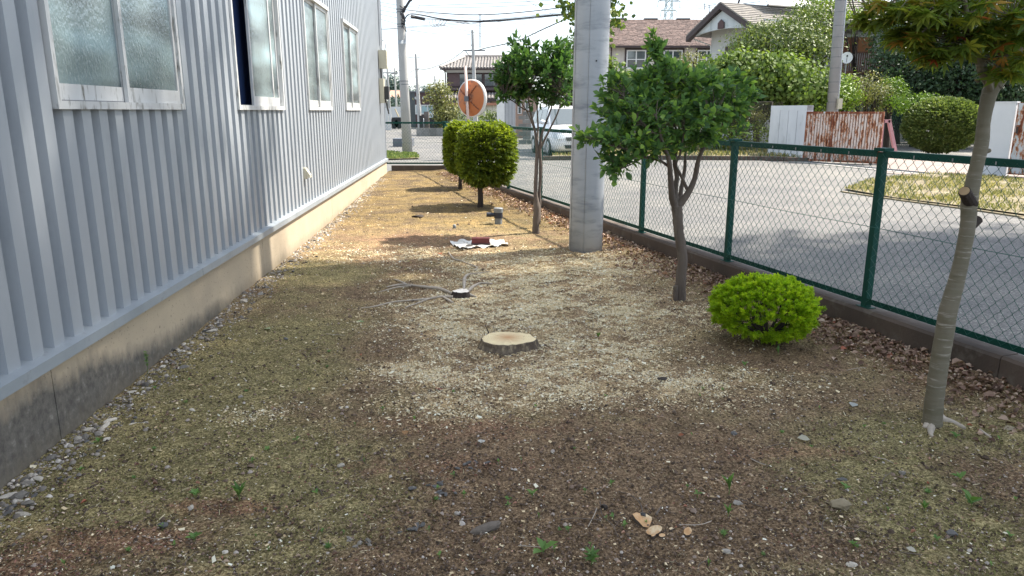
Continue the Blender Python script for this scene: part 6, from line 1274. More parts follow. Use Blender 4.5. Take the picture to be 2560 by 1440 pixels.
# 3: grey house with orange shutters and brown balcony
Yb = 38.5; xa, xb = D(2058, 100, Yb).x, D(2330, 100, Yb).x; zt = D(2100, 62, Yb).z; zb = D(2100, 180, Yb).z
hb = empty("balcony_house", (xa, Yb, 0), "grey-walled house with orange-brown shutters above a brown slatted balcony", "house")
mb = MB(); mb.box((xa, Yb, -.1), (xb, Yb + 5, zt)); mb.build("wall", M("grey_balcony_wall", (.62, .62, .62), (.54, .54, .54), .8, .85), hb)  # plain grey wall, one even tone
mb = MB(); nR = 9
for i in range(nR):
    t0, t1 = i / nR, (i + 1) / nR; ya, yb = Yb - .8 + 4 * t0, Yb - .8 + 4 * t1; z0_, z1_ = zt + .02 + 1.45 * t0, zt + .02 + 1.45 * t1; mb.hexa([(xa - .6, ya, z0_), (xb, ya, z0_), (xb, yb, z1_), (xa - .6, yb, z1_), (xa - .6, ya, z0_ + .13), (xb, ya, z0_ + .13), (xb, yb, z1_ + .08), (xa - .6, yb, z1_ + .08)])
mb.build("roof", m_roofg, hb)
mb = MB(); mb.box((xa - .6, Yb - .95, zt - .04), (xb, Yb - .81, zt + .08)); mb.build("gutter", m_white, hb)
m_shut = M("orange_brown_shutter", (.50, .22, .10), (.42, .18, .08), 2, .6, bmp=.05)
for (pa, pb_, mt) in ((2104, 2143, M("brown_shutter", (.30, .12, .07), None, 3, .6)), (2144, 2181, m_shut)):
    x0, x1 = D(pa, 110, Yb).x, D(pb_, 110, Yb).x; z0_, z1_ = D(2100, 132, Yb).z, D(2100, 93, Yb).z; nS = 11
    fr_ = MB(); fr_.box((x0, Yb - .05, z0_), (x1, Yb - .01, z1_)); shp = fr_.build("shutter", mt, hb)
    for i in range(nS): zz = z0_ + (z1_ - z0_) * i / nS; mb = MB(); mb.box((x0 + .01, Yb - .075, zz + .01), (x1 - .01, Yb - .051, zz + (z1_ - z0_) / nS - .012)); mb.build("slat", mt, shp)
mb = MB(); x0 = D(2148, 76, Yb).x; mb.box((x0, Yb - .03, D(2150, 79, Yb).z), (x0 + .35, Yb - .002, D(2150, 74, Yb).z)); mb.build("wall_vent", m_black, hb)
mb = MB(); xq = D(2186, 100, Yb).x; mb.tube([(xq, Yb - .04, zt - .5), (xq, Yb - .06, D(2186, 90, Yb).z), (xq - .15, Yb - .06, D(2186, 130, Yb).z)], .03, 5); mb.build("pipe", m_cable, hb)
x0, x1 = D(2098, 150, Yb - 1).x, D(2235, 150, Yb - 1).x; z0_, z1_ = D(2150, 178, Yb - 1).z, D(2150, 133, Yb - 1).z; m_bal = M("brown_balcony_slats", (.28, .14, .09), (.16, .09, .07), 3, .7)
nS = 26
for i in range(nS): xx = x0 + (x1 - x0) * i / nS; mb = MB(); mb.box((xx, Yb - 1, z0_), (xx + (x1 - x0) / nS * .55, Yb - .96, z1_)); mb.build("balcony_slat", m_bal, hb)
mb = MB(); mb.box((x0 - .05, Yb - 1.03, z1_), (x1 + .05, Yb - .94, z1_ + .07)); mb.box((x0 - .05, Yb - 1.03, z0_ - .12), (x1 + .05, Yb, z0_)); mb.build("balcony_rail", m_bal, hb)
# satellite dish
dc = D(2117, 145, 32); ds = empty("satellite_dish", dc, "white satellite dish right of the thin grey pole", "satellite dish"); nr = Vector((-.35, -.9, .25)).normalized(); xq = nr.cross(Vector((0, 0, 1))).normalized(); yq = nr.cross(xq); V = []; 
for ring, rr in enumerate((0.001, .1, .17, .225)):
    for k in range(20): an_ = 2 * math.pi * k / 20; V.append(dc + xq * rr * math.cos(an_) + yq * rr * 1.08 * math.sin(an_) + nr * (rr * rr * .8))
mb = MB(); mb.add(V, [(i * 20 + k, i * 20 + (k + 1) % 20, (i + 1) * 20 + (k + 1) % 20, (i + 1) * 20 + k) for i in range(3) for k in range(20)]); mb.build("dish", m_white, ds, smooth=True)
mb = MB(); mb.tube([dc - yq * -.2, dc + nr * .25], .012, 5); mb.tube([dc + nr * .22, dc + nr * .30], .035, 8); mb.build("feed_arm", m_black, ds); mb = MB(); mb.tube([dc - nr * .03, (dc.x, dc.y + .1, 0)], .025, 6); mb.build("mast", m_steel, ds)
# 4: traditional two-storey tiled house
Yh = 68; xa, xb = D(1117, 200, Yh).x, D(1330, 200, Yh).x; zt = D(1150, 172, Yh).z; zr = D(1150, 144, Yh + 3).z; zm = D(1150, 228, Yh).z
ht = empty("tiled_house", (xa, Yh, 0), "two-storey brown house with grey wave-tiled hip roof at the end of the road", "house")
m_bw = M("brown_metal_wall", (.10, .07, .07), (.075, .055, .055), 2, .7); m_tile = M("grey_roof_tiles", (.30, .275, .255), (.19, .175, .165), 2.5, .7, bmp=.3, bscale=8, c3=(.42, .38, .35), s3=5, t3=(.5, .7))
mb = MB(); mb.box((xa, Yh, -.1), (xb, Yh + 7, zt)); mb.build("wall", m_bw, ht)
def tile_roof(x0, x1, y0, z0_, z1_, run, hip, parent, nrow=9):
    """rounded tile columns running up the slope, hip on the left"""
    mb = MB(); x = x0; w_ = .27
    while x < x1:
        tmax = 1.0 if x > x0 + hip else max(.06, (x - x0) / hip)
        for i in range(int(math.ceil(nrow * tmax))):
            t0, t1 = i / nrow, min((i + 1.1) / nrow, tmax + .02); ya, yb = y0 + run * t0, y0 + run * t1; za, zb_ = z0_ + (z1_ - z0_) * t0, z0_ + (z1_ - z0_) * t1; V = []
            for (yy, zz, k) in ((ya, za, .045), (yb, zb_, .0)):
                for q in range(5): an_ = math.pi * q / 4; V.append((x + w_ * .5 - w_ * .42 * math.cos(an_), yy, zz + .10 * math.sin(an_) + k))
            mb.add(V, [(q, q + 1, q + 6, q + 5) for q in range(4)] + [tuple(range(5))])
        x += w_
    o = mb.build("roof_tile", m_tile, parent, fixn=False); o['kind'] = 'stuff'
ex0 = D(1100, 178, Yh - .8).x; tile_roof(ex0, xb, Yh - .8, zt + .0, zr, 3.8, 2.0, ht)
mb = MB(); mb.add([(ex0, Yh - .8, zt - .04), (xb, Yh - .8, zt - .04), (xb, Yh + 3, zr - .05), (ex0 + 2.0, Yh + 3, zr - .05), (ex0, Yh + 7.5, zt - .04), (xb, Yh + 7.5, zt - .04)], [(0, 1, 2, 3), (0, 3, 4), (4, 3, 2, 5), (0, 4, 5, 1)]); mb.build("roof", m_tile, ht)
mb = MB(); mb.tube([(ex0 + 2.0, Yh + 3, zr + .1), (xb, Yh + 3, zr + .1)], .17, 8); mb.tube([(ex0, Yh - .8, zt + .1), (ex0 + 2, Yh + 3, zr + .1)], .13, 6); mb.build("ridge_tiles", m_tile, ht)
mb = MB(); mb.box((ex0, Yh - .9, zt - .13), (xb, Yh - .81, zt - .02)); mb.tube([(xa - .15, Yh - .8, zt), (xa - .1, Yh - .1, zt - .5), (xa - .1, Yh - .1, zm)], .05, 6); mb.build("gutter", m_brown, ht)
wz0, wz1 = D(1150, 216, Yh).z, D(1150, 184, Yh).z
mb = MB(); mb.box((xa + .15, Yh - .10, wz0), (xa + 1.15, Yh - .02, wz1)); mb.build("shutter_box", M("brown_shutter_box", (.13, .085, .085), None, 3), ht)
mb = MB(); mb.box((xa, Yh - .25, wz1 + .08), (xb, Yh, wz1 + .30)); mb.build("window_hood", m_hw, ht)
for (pa, pb_) in ((1142, 1165), (1167, 1183), (1184, 1206), (1210, 1240)): window_unit(ht, D(pa, 200, Yh).x, D(pb_, 200, Yh).x, wz0, wz1, Yh, m_brown, None, .06, (0, 1))
mb = MB(); mb.box((xa - .2, Yh - .7, wz0 - .35), (xb, Yh, wz0 - .15)); mb.build("balcony_floor", m_bw, ht)
tile_roof(xa - .9, xb, Yh - 2.6, D(1150, 247, Yh - 2.6).z, D(1150, 233, Yh).z, 2.4, .3, ht, 5)
mb = MB(); mb.add([(xa - .9, Yh - 2.6, D(1150, 247, Yh - 2.6).z - .03), (xb, Yh - 2.6, D(1150, 247, Yh - 2.6).z - .03), (xb, Yh, D(1150, 232, Yh).z), (xa - .9, Yh, D(1150, 232, Yh).z)], [(0, 1, 2, 3)]); mb.box((xa - .9, Yh - 2.7, D(1150, 250, Yh - 2.6).z - .1), (xb, Yh - 2.6, D(1150, 247, Yh - 2.6).z)); mb.build("lower_roof", m_brown, ht)
mb = MB(); mb.box((xa - .2, Yh - 1.6, -.1), (xb, Yh, D(1150, 247, Yh - 1).z)); mb.build("lower_wall", M("ochre_lower_wall", (.34, .28, .21), (.26, .21, .16), 1, .85), ht)
for (pa, pb_) in ((1128, 1150), (1200, 1228)): window_unit(ht, D(pa, 270, Yh - 1.6).x, D(pb_, 270, Yh - 1.6).x, 1.2, 2.4, Yh - 1.6, m_brown, None, .06, (1, 0))
# 5: dark modern single-storey house
Yd = 74; xa, xm, xb = D(1019, 260, Yd).x, D(1038, 260, Yd).x, D(1118, 260, Yd).x; zt = D(1060, 231, Yd).z
hm = empty("modern_house", (xa, Yd, 0), "flat-roofed dark modern house with wide pale window behind the utility poles", "house")
mb = MB(); mb.box((xa, Yd, -.1), (xm, Yd + 8, zt)); mb.build("grey_wall", M("dark_grey_wall", (.10, .115, .12), None, 2), hm); mb = MB(); mb.box((xm + .002, Yd, -.1), (xb, Yd + 8, zt)); mb.build("brown_wall", M("dark_brown_wall", (.10, .055, .055), (.085, .05, .05), 2), hm)
mb = MB(); mb.box((xa - .1, Yd - .1, zt), (xb + .1, Yd + 8, zt + .12)); mb.build("roof_edge", m_cablegrey, hm)
m_pw = M("pale_blue_pane", (.32, .50, .53), (.38, .55, .58), 2, .15, bmp=0); z0_, z1_ = D(1060, 286, Yd).z, D(1060, 262, Yd).z
window_unit(hm, D(1038, 270, Yd).x, D(1084, 270, Yd).x, z0_, z1_, Yd, m_white, None, .12, (2, 0), m_pw)
for px in (1041, 1060, 1079): window_unit(hm, D(px - 4, 245, Yd).x, D(px + 4, 245, Yd).x, D(1060, 248, Yd).z, D(1060, 242, Yd).z, Yd, m_white, None, .07, (0, 0))
# 6: white sheds, screen wall and pinkish house behind the van
Ys = 40; zt = D(1270, 245, Ys).z
ws = empty("white_shed", D(1240, 320, Ys) * 1, "white shed with vertical ribbed cladding left of the van", "shed"); ws.location.z = 0
x0, x1, x2 = D(1242, 300, Ys).x, D(1261, 300, Ys).x, D(1288, 300, Ys).x
mb = MB(); mb.box((x0, Ys, -.1), (x1, Ys + 3, zt + .15)); mb.build("plain_wall", m_white, ws)
x = x1 + .002
while x < x2: mb = MB(); mb.box((x, Ys + .02, -.1), (x + .055, Ys + .30, zt)); mb.build("clad_board", M("grey_white_cladding", (.50, .51, .52), (.44, .45, .46), 3) if x < x1 + .01 else bpy.data.materials["grey_white_cladding"], ws); x += .075
mb = MB(); mb.box((x1, Ys + .05, -.1), (x2, Ys + 3, zt - .02)); mb.build("back_wall", m_cablegrey, ws); mb = MB(); mb.box((x0 - .05, Ys - .05, zt + .151), (x2 + .05, Ys + 3, zt + .22)); mb.build("roof", m_steel, ws)
Yk = 44; ph_ = empty("pinkish_house", D(1290, 320, Yk), "pinkish-walled house with tall narrow windows behind the van", "house"); ph_.location.z = 0; x0, x1 = D(1284, 300, Yk).x, D(1345, 300, Yk).x
mb = MB(); mb.box((x0, Yk, -.1), (x1, Yk + 5, D(1300, 235, Yk).z)); mb.build("wall", M("pinkish_siding", (.45, .31, .24), (.36, .25, .20), 3), ph_)
window_unit(ph_, D(1294, 300, Yk).x, D(1304, 300, Yk).x, D(1300, 285, Yk).z, D(1300, 250, Yk).z, Yk, m_white, None, .05, (0, 1)); window_unit(ph_, D(1312, 300, Yk).x, D(1322, 300, Yk).x, D(1300, 300, Yk).z, D(1300, 250, Yk).z, Yk, m_white, None, .05, (0, 1))
mb = MB(); mb.box((x0 - .3, Yk - .3, D(1300, 235, Yk).z), (x1, Yk + 5, D(1300, 230, Yk).z)); mb.build("roof", m_brown, ph_)
Yl = 52; lw = empty("low_white_house", D(1140, 320, Yl), "low cream storehouse with orange-edged roof in front of the tiled house", "shed"); lw.location.z = 0; x0, x1 = D(1135, 300, Yl).x, D(1242, 300, Yl).x; zt = D(1200, 263, Yl).z
x = x0
while x < x1: mb = MB(); mb.box((x, Yl, -.1), (x + .36, Yl + .2, zt)); mb.build("wall_panel", M("cream_panel", (.62, .60, .50), (.54, .52, .44), 2) if x == x0 else bpy.data.materials["cream_panel"], lw); x += .38
mb = MB(); mb.box((x0 - .2, Yl - .2, zt), (x1 + .1, Yl + 3, zt + .16)); mb.build("roof_edge", M("orange_roof_edge", (.48, .22, .14), None, 3), lw)
cw = empty("block_wall", D(1310, 330, 36), "grey concrete block wall beside the van", "wall"); cw.location.z = 0; m_blk = M("grey_block", (.24, .235, .22), (.17, .168, .16), 6, .9, rvar=.2)
x0 = D(1296, 320, 36).x
for r__ in range(8):
    for c__ in range(4): mb = MB(); xx = x0 + c__ * .40 + (.2 if r__ % 2 else 0); mb.box((xx + .006, 36, r__ * .19 + .006), (xx + .394, 36.12, (r__ + 1) * .19 - .006)); mb.build("block", m_blk, cw)
# fences and bits far down the road
rf = empty("roadside_railing", D(1190, 330, 47), "thin grey railing in front of the cream storehouse", "railing"); rf.location.z = 0; x0, x1 = D(1128, 300, 47).x, D(1245, 300, 47).x
for i in range(40): xx = x0 + (x1 - x0) * i / 39; mb = MB(); mb.box((xx, 47, 0), (xx + .02, 47.02, .95)); mb.build("bar", m_cablegrey, rf)
mb = MB(); mb.box((x0, 46.98, .93), (x1, 47.04, .99)); mb.build("rail", m_steel, rf)
gt2 = empty("dark_gate", D(1075, 300, 50), "low black gate between stone pillars in front of the silver car", "gate"); gt2.location.z = 0
x0, x1 = D(1073, 300, 50).x, D(1108, 300, 50).x; mb = MB(); mb.box((x0, 50, .1), (x1, 50.05, 1.1)); mb.build("gate_leaf", m_black, gt2)
mb = MB(); mb.box((D(1060, 300, 50).x, 50, 0), (D(1072, 300, 50).x, 50.3, 1.5)); mb.build("pillar", M("stone_pillar", (.24, .20, .18), (.17, .15, .14), 6), gt2); mb = MB(); mb.box((D(1050, 300, 50).x, 49.6, 0), (D(1059, 300, 50).x, 49.9, 1.25)); mb.build("dark_post", m_black, gt2)
lwl = empty("low_block_wall", G(1085, 316, 0), "low weathered wall along the far side of the road", "wall"); mb = MB(); y_ = 47; 
for i in range(12): xx = D(1040, 300, y_).x + i * .42; mb = MB(); mb.box((xx, y_, 0), (xx + .40, y_ + .12, .5)); mb.build("block", m_blk, lwl)
mb = MB(); mb.box((D(950, 350, 30).x, 33.2, 0), (D(1003, 350, 30).x, 34.0, .35)); tag(mb.build("concrete_step", m_cablegrey), "low dark grey concrete step at the left behind the end fence", "step")
osr = empty("orange_roof_house", D(985, 280, 120), "far small house with faded orange roof", "house"); osr.location.z = 0; x0, x1 = D(972, 250, 120).x, D(1003, 250, 120).x; zt = D(985, 243, 120).z
mb = MB(); mb.box((x0 + .4, 120, 0), (x1 - .4, 124, zt)); mb.build("wall", m_hw, osr); mb = MB(); mb.prism([(x0, 119.4, zt), (x0, 122, zt + 1.1), (x0, 124.6, zt)], (x1 - x0, 0, 0)); mb.build("roof", M("faded_orange_roof", (.50, .28, .20), None, 2), osr)
wf = empty("white_sheet_fence", D(965, 300, 62), "pale corrugated sheet fence at the far left", "fence"); wf.location.z = 0; x = D(945, 300, 62).x
while x < D(975, 300, 62).x: mb = MB(); mb.box((x, 62, 0), (x + .2, 62.04, 1.75)); mb.build("sheet", m_cablegrey if False else m_hw, wf); x += .22
tr_ = empty("parked_truck", D(995, 300, 66), "pale truck bed and scrap pile behind the front utility pole", "truck"); tr_.location.z = 0; x0, x1 = D(978, 280, 66).x, D(1003, 280, 66).x
mb = MB(); mb.box((x0, 66, 1.0), (x1, 68, 1.9)); mb.build("truck_bed", m_hw, tr_); mb = MB(); mb.box((x0, 66.1, .5), (x1, 68, .98)); mb.build("chassis", m_black, tr_)
for q in (.2, .75): c = Vector((x0 + (x1 - x0) * q, 66.05, .45)); mb = MB(); mb.tube([c, c + Vector((0, .25, 0))], .42, 14); mb.build("wheel", m_tyre, tr_)
mb = MB(); mb.tube([D(988, 272, 60), D(997, 292, 60)], .06, 5); tag(mb.build("leaning_plank", M("pale_plank", (.5, .42, .28), None, 3)), "pale plank leaning near the truck far left", "plank")

# ------------------------------------------------------------------ utility poles, mirror, wires, pylon
m_band = M("grey_pole_sleeve", (.33, .36, .38), (.29, .315, .33), 2, .6, bmp=.05)
b0 = G(1019, 386, 0); lp = empty("utility_pole", b0, "pale concrete utility pole with grey sleeve standing beyond the end fence", "utility pole")
tp_ = D(1000, 0, b0.y + .1); tp2 = b0.lerp(tp_, 1.9); mb = MB(); mb.tube([b0 - Vector((0, 0, .2)), b0.lerp(tp_, .5), tp_, tp2], [.190, .160, .137, .11], 20); mb.build("shaft", m_polelight, lp, smooth=True)
t_ = lambda y: b0.lerp(tp_, (386 - y) / 386)
mb = MB(); mb.tube([t_(172), t_(98)], [.155, .149], 20); mb.build("sleeve", m_band, lp, smooth=True)
mb = MB()
for y_ in (60, 66, 24, 30, 200, 208): mb.tube([t_(y_), t_(y_ - 2)], [.162 if y_ > 100 else .150] * 2, 20)
mb.build("band", m_cablegrey, lp)
mb = MB(); a = t_(45)
for i in range(14): y_ = random.uniform(20, 70); q = t_(y_); mb.tube([q + Vector((random.uniform(.08, .16), -.15, 0)), q + Vector((random.uniform(.05, .22), -.22, random.uniform(-.15, .1))), q + Vector((random.uniform(.0, .2), -.16, random.uniform(-.35, .3)))], .018, 4)
mb.tube([t_(28) + Vector((.1, -.1, 0)), t_(28) + Vector((.35, -.1, .35)), D(1030, 0, b0.y)], .045, 6); mb.build("wire_bundle", m_cable, lp)
mb = MB()
for i in range(9): y_ = 380 - i * 26; mb.tube([t_(y_) + Vector((-.1, -.13, 0)), t_(y_) + Vector((-.16, -.16, 0))], .012, 5)
mb.build("step_bolt", m_steel, lp)
def upole(base_px, top_px, Y, r0, r1, label, arms=(), mat=None, extra=1.0):
    a = D(*base_px, Y); a.z = 0; b_ = D(*top_px, Y); rt = empty("utility_pole", a, label, "utility pole"); mb = MB(); mb.tube([a, b_], [r0, r1], 8); mb.build("shaft", mat or m_polelight, rt)
    for (y_, x0, x1) in arms: mb = MB(); mb.tube([D(x0, y_, Y), D(x1, y_, Y)], r1 * .6, 5); mb.build("crossarm", m_cablegrey, rt)
    return rt
upole((1050, 310), (1039, 135), 52, .16, .07, "slender leaning utility pole left of the modern house window", [(173, 1038, 1047)])
upole((1190, 310), (1181, 75), 44, .16, .07, "thin grey utility pole rising behind the traffic mirror", [(126, 1158, 1184), (126, 1184, 1213), (113, 1178, 1184)])
upole((977, 320), (968, 170), 75, .14, .08, "far thin pole just right of the building corner", [(182, 953, 995)]); upole((992, 280), (986, 170), 95, .15, .08, "second far thin pole left of the front utility pole", [(184, 978, 994)])
upole((967, 300), (962, 195), 70, .16, .1, "short far pole against the building corner"); upole((1089, 280), (1087, 190), 120, .16, .1, "distant pole above the flat roof", [(200, 1080, 1096)])
upole((1018, 250), (1019, 195), 90, .14, .1, "short distant reddish pole behind the front utility pole", (), m_rustd)
upole((980, 260), (978, 228), 130, .2, .15, "tiny far pole before the orange roof")
mb = MB(); mb.tube([D(1200, 120, 46), D(1200, 36, 46)], .03, 5); mb.tube([D(1196, 36, 46), D(1204, 36, 46)], .02, 4); tag(mb.build("aerial_rod", m_cablegrey), "thin vertical rod aerial above the tiled house", "aerial")
# right thin pole
b1_ = base_at(2079, 27); rp = empty("concrete_utility_pole", b1_, "thin grey concrete utility pole with strap bands behind the rusty gate", "utility pole"); a = Vector(b1_); b_ = D(2101, 0, 27); b2__ = a.lerp(b_, 2.0)
mb = MB(); mb.tube([a, b_, b2__], [.190, .165, .13], 16); mb.build("shaft", M("mid_grey_pole", (.30, .30, .30), (.24, .24, .24), 2, .8, bmp=.2), rp, smooth=True); mb = MB()
zt_ = b_.z
for i in range(14): t = .2 + i * .072 + random.uniform(-.01, .01); mb.tube([a.lerp(b_, t), a.lerp(b_, t + .003)], [.194 - .028 * t] * 2, 16)
mb.build("strap", m_cablegrey, rp); mb = MB(); o_ = Vector((.17, -.1, 0)); mb.tube([a + o_, b2__ + o_ * .8], .028, 6); mb.build("conduit", m_steel, rp)
pbx = D(2097, 258, 26.8); mb = MB(); mb.box((pbx.x - .06, 26.7, pbx.z - .2), (pbx.x + .09, 26.85, pbx.z + .16)); mb.build("meter_box", m_beige, rp)
# traffic mirror seen from behind
Ym = 21.5; mt_ = empty("traffic_mirror", D(1170, 400, Ym), "round traffic mirror seen from its rusty orange back on a pale post", "traffic mirror"); mt_.location.z = 0
a = D(1177, 420, Ym); a.z = 0; b_ = D(1163, 165, Ym); mb = MB(); mb.tube([a, b_], .040, 12); mb.build("post", M("pinkish_white_post", (.62, .52, .48), (.52, .36, .30), 3, .6), mt_, smooth=True)
m_or = M("orange_enamel_back", (.52, .17, .05), (.42, .13, .045), 1.6, .6, bmp=.1, c3=(.15, .07, .045), s3=4.5, t3=(.52, .66))
mc = D(1177, 246, Ym + .12); nr = Vector((-.62, -.78, .0)).normalized(); xq = nr.cross(Vector((0, 0, 1))).normalized(); yq = Vector((0, 0, 1)); Rm = .495
prof = [(Rm + .03, -.10), (Rm + .035, -.02), (Rm, 0.0), (Rm * .97, .01), (Rm * .75, .06), (Rm * .4, .10), (.10, .115), (.001, .118)]
V = []; nn = 40
for (rr, dz_) in prof:
    for k in range(nn): an_ = 2 * math.pi * k / nn; V.append(mc + xq * rr * math.cos(an_) + yq * rr * math.sin(an_) + nr * dz_)
mb = MB(); mb.add(V[2 * nn:], [(i * nn + k, i * nn + (k + 1) % nn, (i + 1) * nn + (k + 1) % nn, (i + 1) * nn + k) for i in range(len(prof) - 3) for k in range(nn)]); mb.build("mirror_back", m_or, mt_, smooth=True)
mb = MB(); mb.add(V[:3 * nn], [(i * nn + k, i * nn + (k + 1) % nn, (i + 1) * nn + (k + 1) % nn, (i + 1) * nn + k) for i in range(2) for k in range(nn)]); mb.build("rim", M("white_rim", (.66, .65, .62), (.5, .48, .45), 5, c3=(.3, .15, .1), s3=6, t3=(.58, .7)), mt_, smooth=True)
mb = MB(); mb.add([p + nr * -.005 for p in V[:nn]], [tuple(range(nn))]); m_mir, _nt, _b, _o = _new("mirror_glass"); _b.inputs['Metallic'].default_value = 1; _b.inputs['Roughness'].default_value = .05; _b.inputs['Base Color'].default_value = (.8, .8, .8, 1); mb.build("mirror_glass", m_mir, mt_)
mb = MB()
for k_ in (2.2, .6, -1.2, 3.9):
    mb.tube([mc + nr * .125, mc + nr * .10 + (xq * math.cos(k_) + yq * math.sin(k_)) * .26, mc + nr * .03 + (xq * math.cos(k_) + yq * math.sin(k_)) * .45], .018, 5)
mb.build("rib", m_rustd, mt_); mb = MB(); mb.tube([mc + nr * .11, mc + nr * .16], [.13, .10], 12); mb.build("hub", m_rustd, mt_)
q = D(1166, 247, Ym - .05); mb = MB(); mb.box((q.x - .06, q.y - .05, q.z - .07), (q.x + .06, q.y + .05, q.z + .07)); mb.build("clamp", m_cablegrey, mt_); mb = MB(); mb.tube([q, mc + nr * .15], .03, 6); mb.build("bracket", m_rustd, mt_)

def cable(pts, r_, label, mat=m_cable, group=None, sag=0):
    P = [D(x, y, Y) for x, y, Y in pts]
    if len(P) == 2 and sag: m_ = (P[0] + P[1]) / 2; m_.z -= sag; P = [P[0], m_, P[1]]
    o, ro = smooth_path([(p, r_) for p in P], 8) if len(P) > 2 else (P, [r_] * len(P)); mb = MB(); mb.tube(o, ro, 4); o = mb.build("overhead_cable", mat); tag(o, label, "cable", group)
yl = b0.y; gthin = "thin overhead wires in the sky"
lt = "thin overhead wire crossing the pale sky between the poles"
cable([(1012, 24, yl), (1100, 33, 28), (1200, 37, 27), (1330, 28, 26), (1480, 8, 26)], .016, "upper dark sagging cable from the front utility pole to the vine-covered pole")
cable([(1010, 52, yl), (1022, 36, yl), (1050, 37, 28), (1110, 48, 28), (1200, 53, 27), (1300, 46, 26.5), (1390, 37, 26), (1480, 33, 26)], .024, "thickest black cable bundle sagging from the front utility pole")
cable([(1020, 40, yl), (1110, 50, 28), (1200, 55, 27), (1300, 49, 26.5), (1390, 40, 26), (1480, 35, 26)], .010, "thin wire twisted just under the thick cable bundle")
mb = MB(); mb.tube([D(1028, 41, 27.5), D(1062, 48, 27.4)], .055, 8); tag(mb.build("cable_junction", m_cable), "dark sausage-shaped junction hanging on the cable right of the front pole", "cable junction")
cable([(1190, 127, 44), (1215, 120, 42), (1290, 103, 36), (1360, 72, 31), (1480, 18, 26)], .024, "dark cable rising right from the thin pole behind the mirror")
cable([(1100, 162, 66), (1130, 148, 58), (1160, 126, 44)], .022, "dark cable from the mirror-side pole down to the tiled roof"); cable([(1045, 172, 52), (1070, 172, 56), (1100, 162, 66)], .026, "dark cable between slender pole and tiled roof corner")
cable([(1018, 188, 40), (1030, 178, 48), (1042, 172, 52)], .02, "short dark cable end left of the slender pole"); cable([(1163, 126, 44), (1172, 138, 44), (1184, 146, 44)], .02, "slanting brace wire beside the mirror-side pole")
WN=['thin wire from the building corner meeting the front pole below its band', 'long thin wire from the building corner under the thick bundle to the vine pole', 'thin wire along the top of the thick bundle', 'topmost thin wire between building edge and front pole', 'second thin wire between building edge and front pole', 'third thin wire between building edge and front pole', 'fourth thin wire between building edge and front pole', 'lowest of the thin wires between building edge and front pole', 'topmost thin wire running right from the front pole', 'second thin wire running right from the front pole', 'thin wire falling gently right from the front pole below the bundle', 'thin wire starting at the bundle and falling behind the concrete pole', 'lowest long thin wire sloping above the evergreen tree', 'thin wire crossing under the upper sagging cable', 'steep thin wire falling from the top edge to the evergreen tree', 'thin wire dipping past the mirror-side pole to the right', 'low thin wire curving from building corner to the tiled roof', 'nearly level low thin wire behind the front pole', 'slanting thin wire rising to the mirror-side pole', 'upper faint wire at the distant pole above the flat roof', 'middle faint wire at the distant pole above the flat roof', 'lowest faint wire above the flat roof', 'faint wire from the distant pole to the tiled house', 'wire between the far thin poles at the left', 'short steep wire from the top edge to the bundle', 'faint wire between slender pole and tiled house']
for L_, wlab in zip(([(945, 72, 26), (1005, 70, yl)], [(945, 75, 26), (1200, 56, 27), (1480, 30, 26)], [(1010, 68, yl), (1200, 52, 27), (1420, 30, 26)], [(942, 4, 30), (1000, 14, yl)], [(942, 12, 30), (1000, 24, yl)], [(942, 24, 30), (1000, 34, yl)], [(942, 34, 30), (1000, 46, yl)], [(945, 46, 30), (1000, 62, yl)],
           [(1010, 16, yl), (1250, 7, 27), (1500, -6, 26)], [(1010, 20, yl), (1200, 18, 27), (1500, 4, 26)], [(1020, 45, yl), (1200, 60, 35), (1440, 88, 50)], [(1110, 50, 28), (1250, 72, 35), (1440, 98, 50)], [(1100, 62, 30), (1240, 90, 38), (1440, 112, 50)], [(1040, 30, yl), (1300, 60, 35), (1480, 78, 50)],
           [(1310, -2, 30), (1390, 40, 30), (1480, 80, 32)], [(1025, 75, yl), (1100, 85, 36), (1200, 90, 44), (1280, 120, 60)], [(945, 125, 45), (1000, 140, 50), (1060, 147, 60), (1090, 162, 66)], [(950, 145, 60), (1060, 143, 60), (1150, 138, 60)], [(1060, 147, 60), (1120, 120, 60), (1180, 80, 44)],
           [(1020, 190, 60), (1060, 196, 70), (1088, 201, 120)], [(1020, 210, 80), (1060, 205, 90), (1088, 199, 120)], [(1020, 218, 80), (1110, 222, 90)], [(1096, 200, 120), (1118, 206, 90)], [(970, 190, 75), (1000, 192, 60), (1010, 186, 52)], [(1055, 0, 40), (1040, 33, 28)], [(1040, 190, 60), (1090, 186, 70), (1110, 180, 68)]), WN):
    cable(L_, .0085 * (1 + .012 * max(0, L_[-1][2] - 30)), wlab, m_cablegrey, gthin)
mb = MB()
for i in range(3): x = 1072 + i * 8; mb.tube([D(x, 49, 28), D(x + 3, 62, 28), D(x + 12, 68, 28), D(x + 22, 62, 28), D(x + 30, 50, 28)], .009, 4)
tag(mb.build("cable_loops", m_cablegrey), "loose hanging loops of wire under the thick cable bundle", "cable")
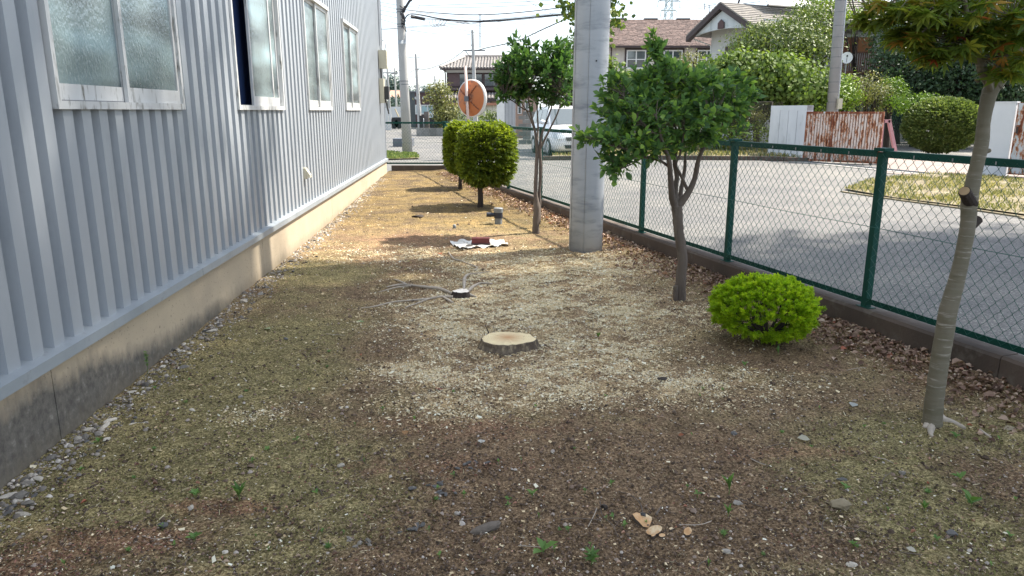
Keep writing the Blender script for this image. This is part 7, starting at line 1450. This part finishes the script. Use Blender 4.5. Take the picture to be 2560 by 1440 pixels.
cable([(1520, 8, 60), (1548, -4, 60)], .02, "short wire right of the concrete pole", m_cablegrey)
for L_ in ([(1680, 5, 320), (1800, -6, 200)], [(1690, 28, 320), (1780, 18, 220), (1900, 4, 150)], [(1690, 20, 320), (1790, 8, 220)]): cable(L_, .07, "faint power line strung from the distant pylon", m_cablegrey, "power lines from the pylon")
# lattice pylon
Yt = 330; pc = D(1670, 60, Yt).x; m_pyl = M("hazy_pylon_steel", (.30, .36, .38), (.26, .32, .34), 2, .7, bmp=0); py_ = empty("steel_pylon", (pc, Yt, 0), "distant lattice steel pylon above the brown roof", "pylon")
mb = MB(); zs = [0, 12, 22, 30, 36, 41, 45, 48.5, 52, 55, 58, 62]
def wd(z): return 3.4 - 2.4 * min(z / 52, 1)
for z0_, z1_ in zip(zs, zs[1:]):
    for (sx, sy) in ((-1, -1), (1, -1), (1, 1), (-1, 1)):
        a0, a1 = wd(z0_), wd(z1_); mb.tube([(pc + sx * a0, Yt + sy * a0, z0_), (pc + sx * a1, Yt + sy * a1, z1_)], .17, 4)
    for sy in (-1, 1):
        a0, a1 = wd(z0_), wd(z1_); mb.tube([(pc - a0, Yt + sy * a0, z0_), (pc + a1, Yt + sy * a1, z1_)], .11, 3); mb.tube([(pc + a0, Yt + sy * a0, z0_), (pc - a1, Yt + sy * a1, z1_)], .11, 3); mb.tube([(pc - a0, Yt + sy * a0, z0_), (pc + a0, Yt + sy * a0, z0_)], .10, 3)
mb.build("lattice", m_pyl, py_)
for zpx, hw_ in ((2, 4.6), (26, 3.2), (-24, 4.0)):
    z = D(1670, zpx, Yt).z; mb = MB(); mb.tube([(pc - hw_, Yt, z), (pc + hw_, Yt, z)], .22, 4); mb.tube([(pc - hw_, Yt, z), (pc, Yt, z + 1.6), (pc + hw_, Yt, z)], .12, 3)
    for s_ in (-1, 1): mb.tube([(pc + s_ * hw_, Yt, z), (pc + s_ * hw_ * 1.02, Yt, z - 2.6)], .16, 4)
    mb.build("arm", m_pyl, py_)
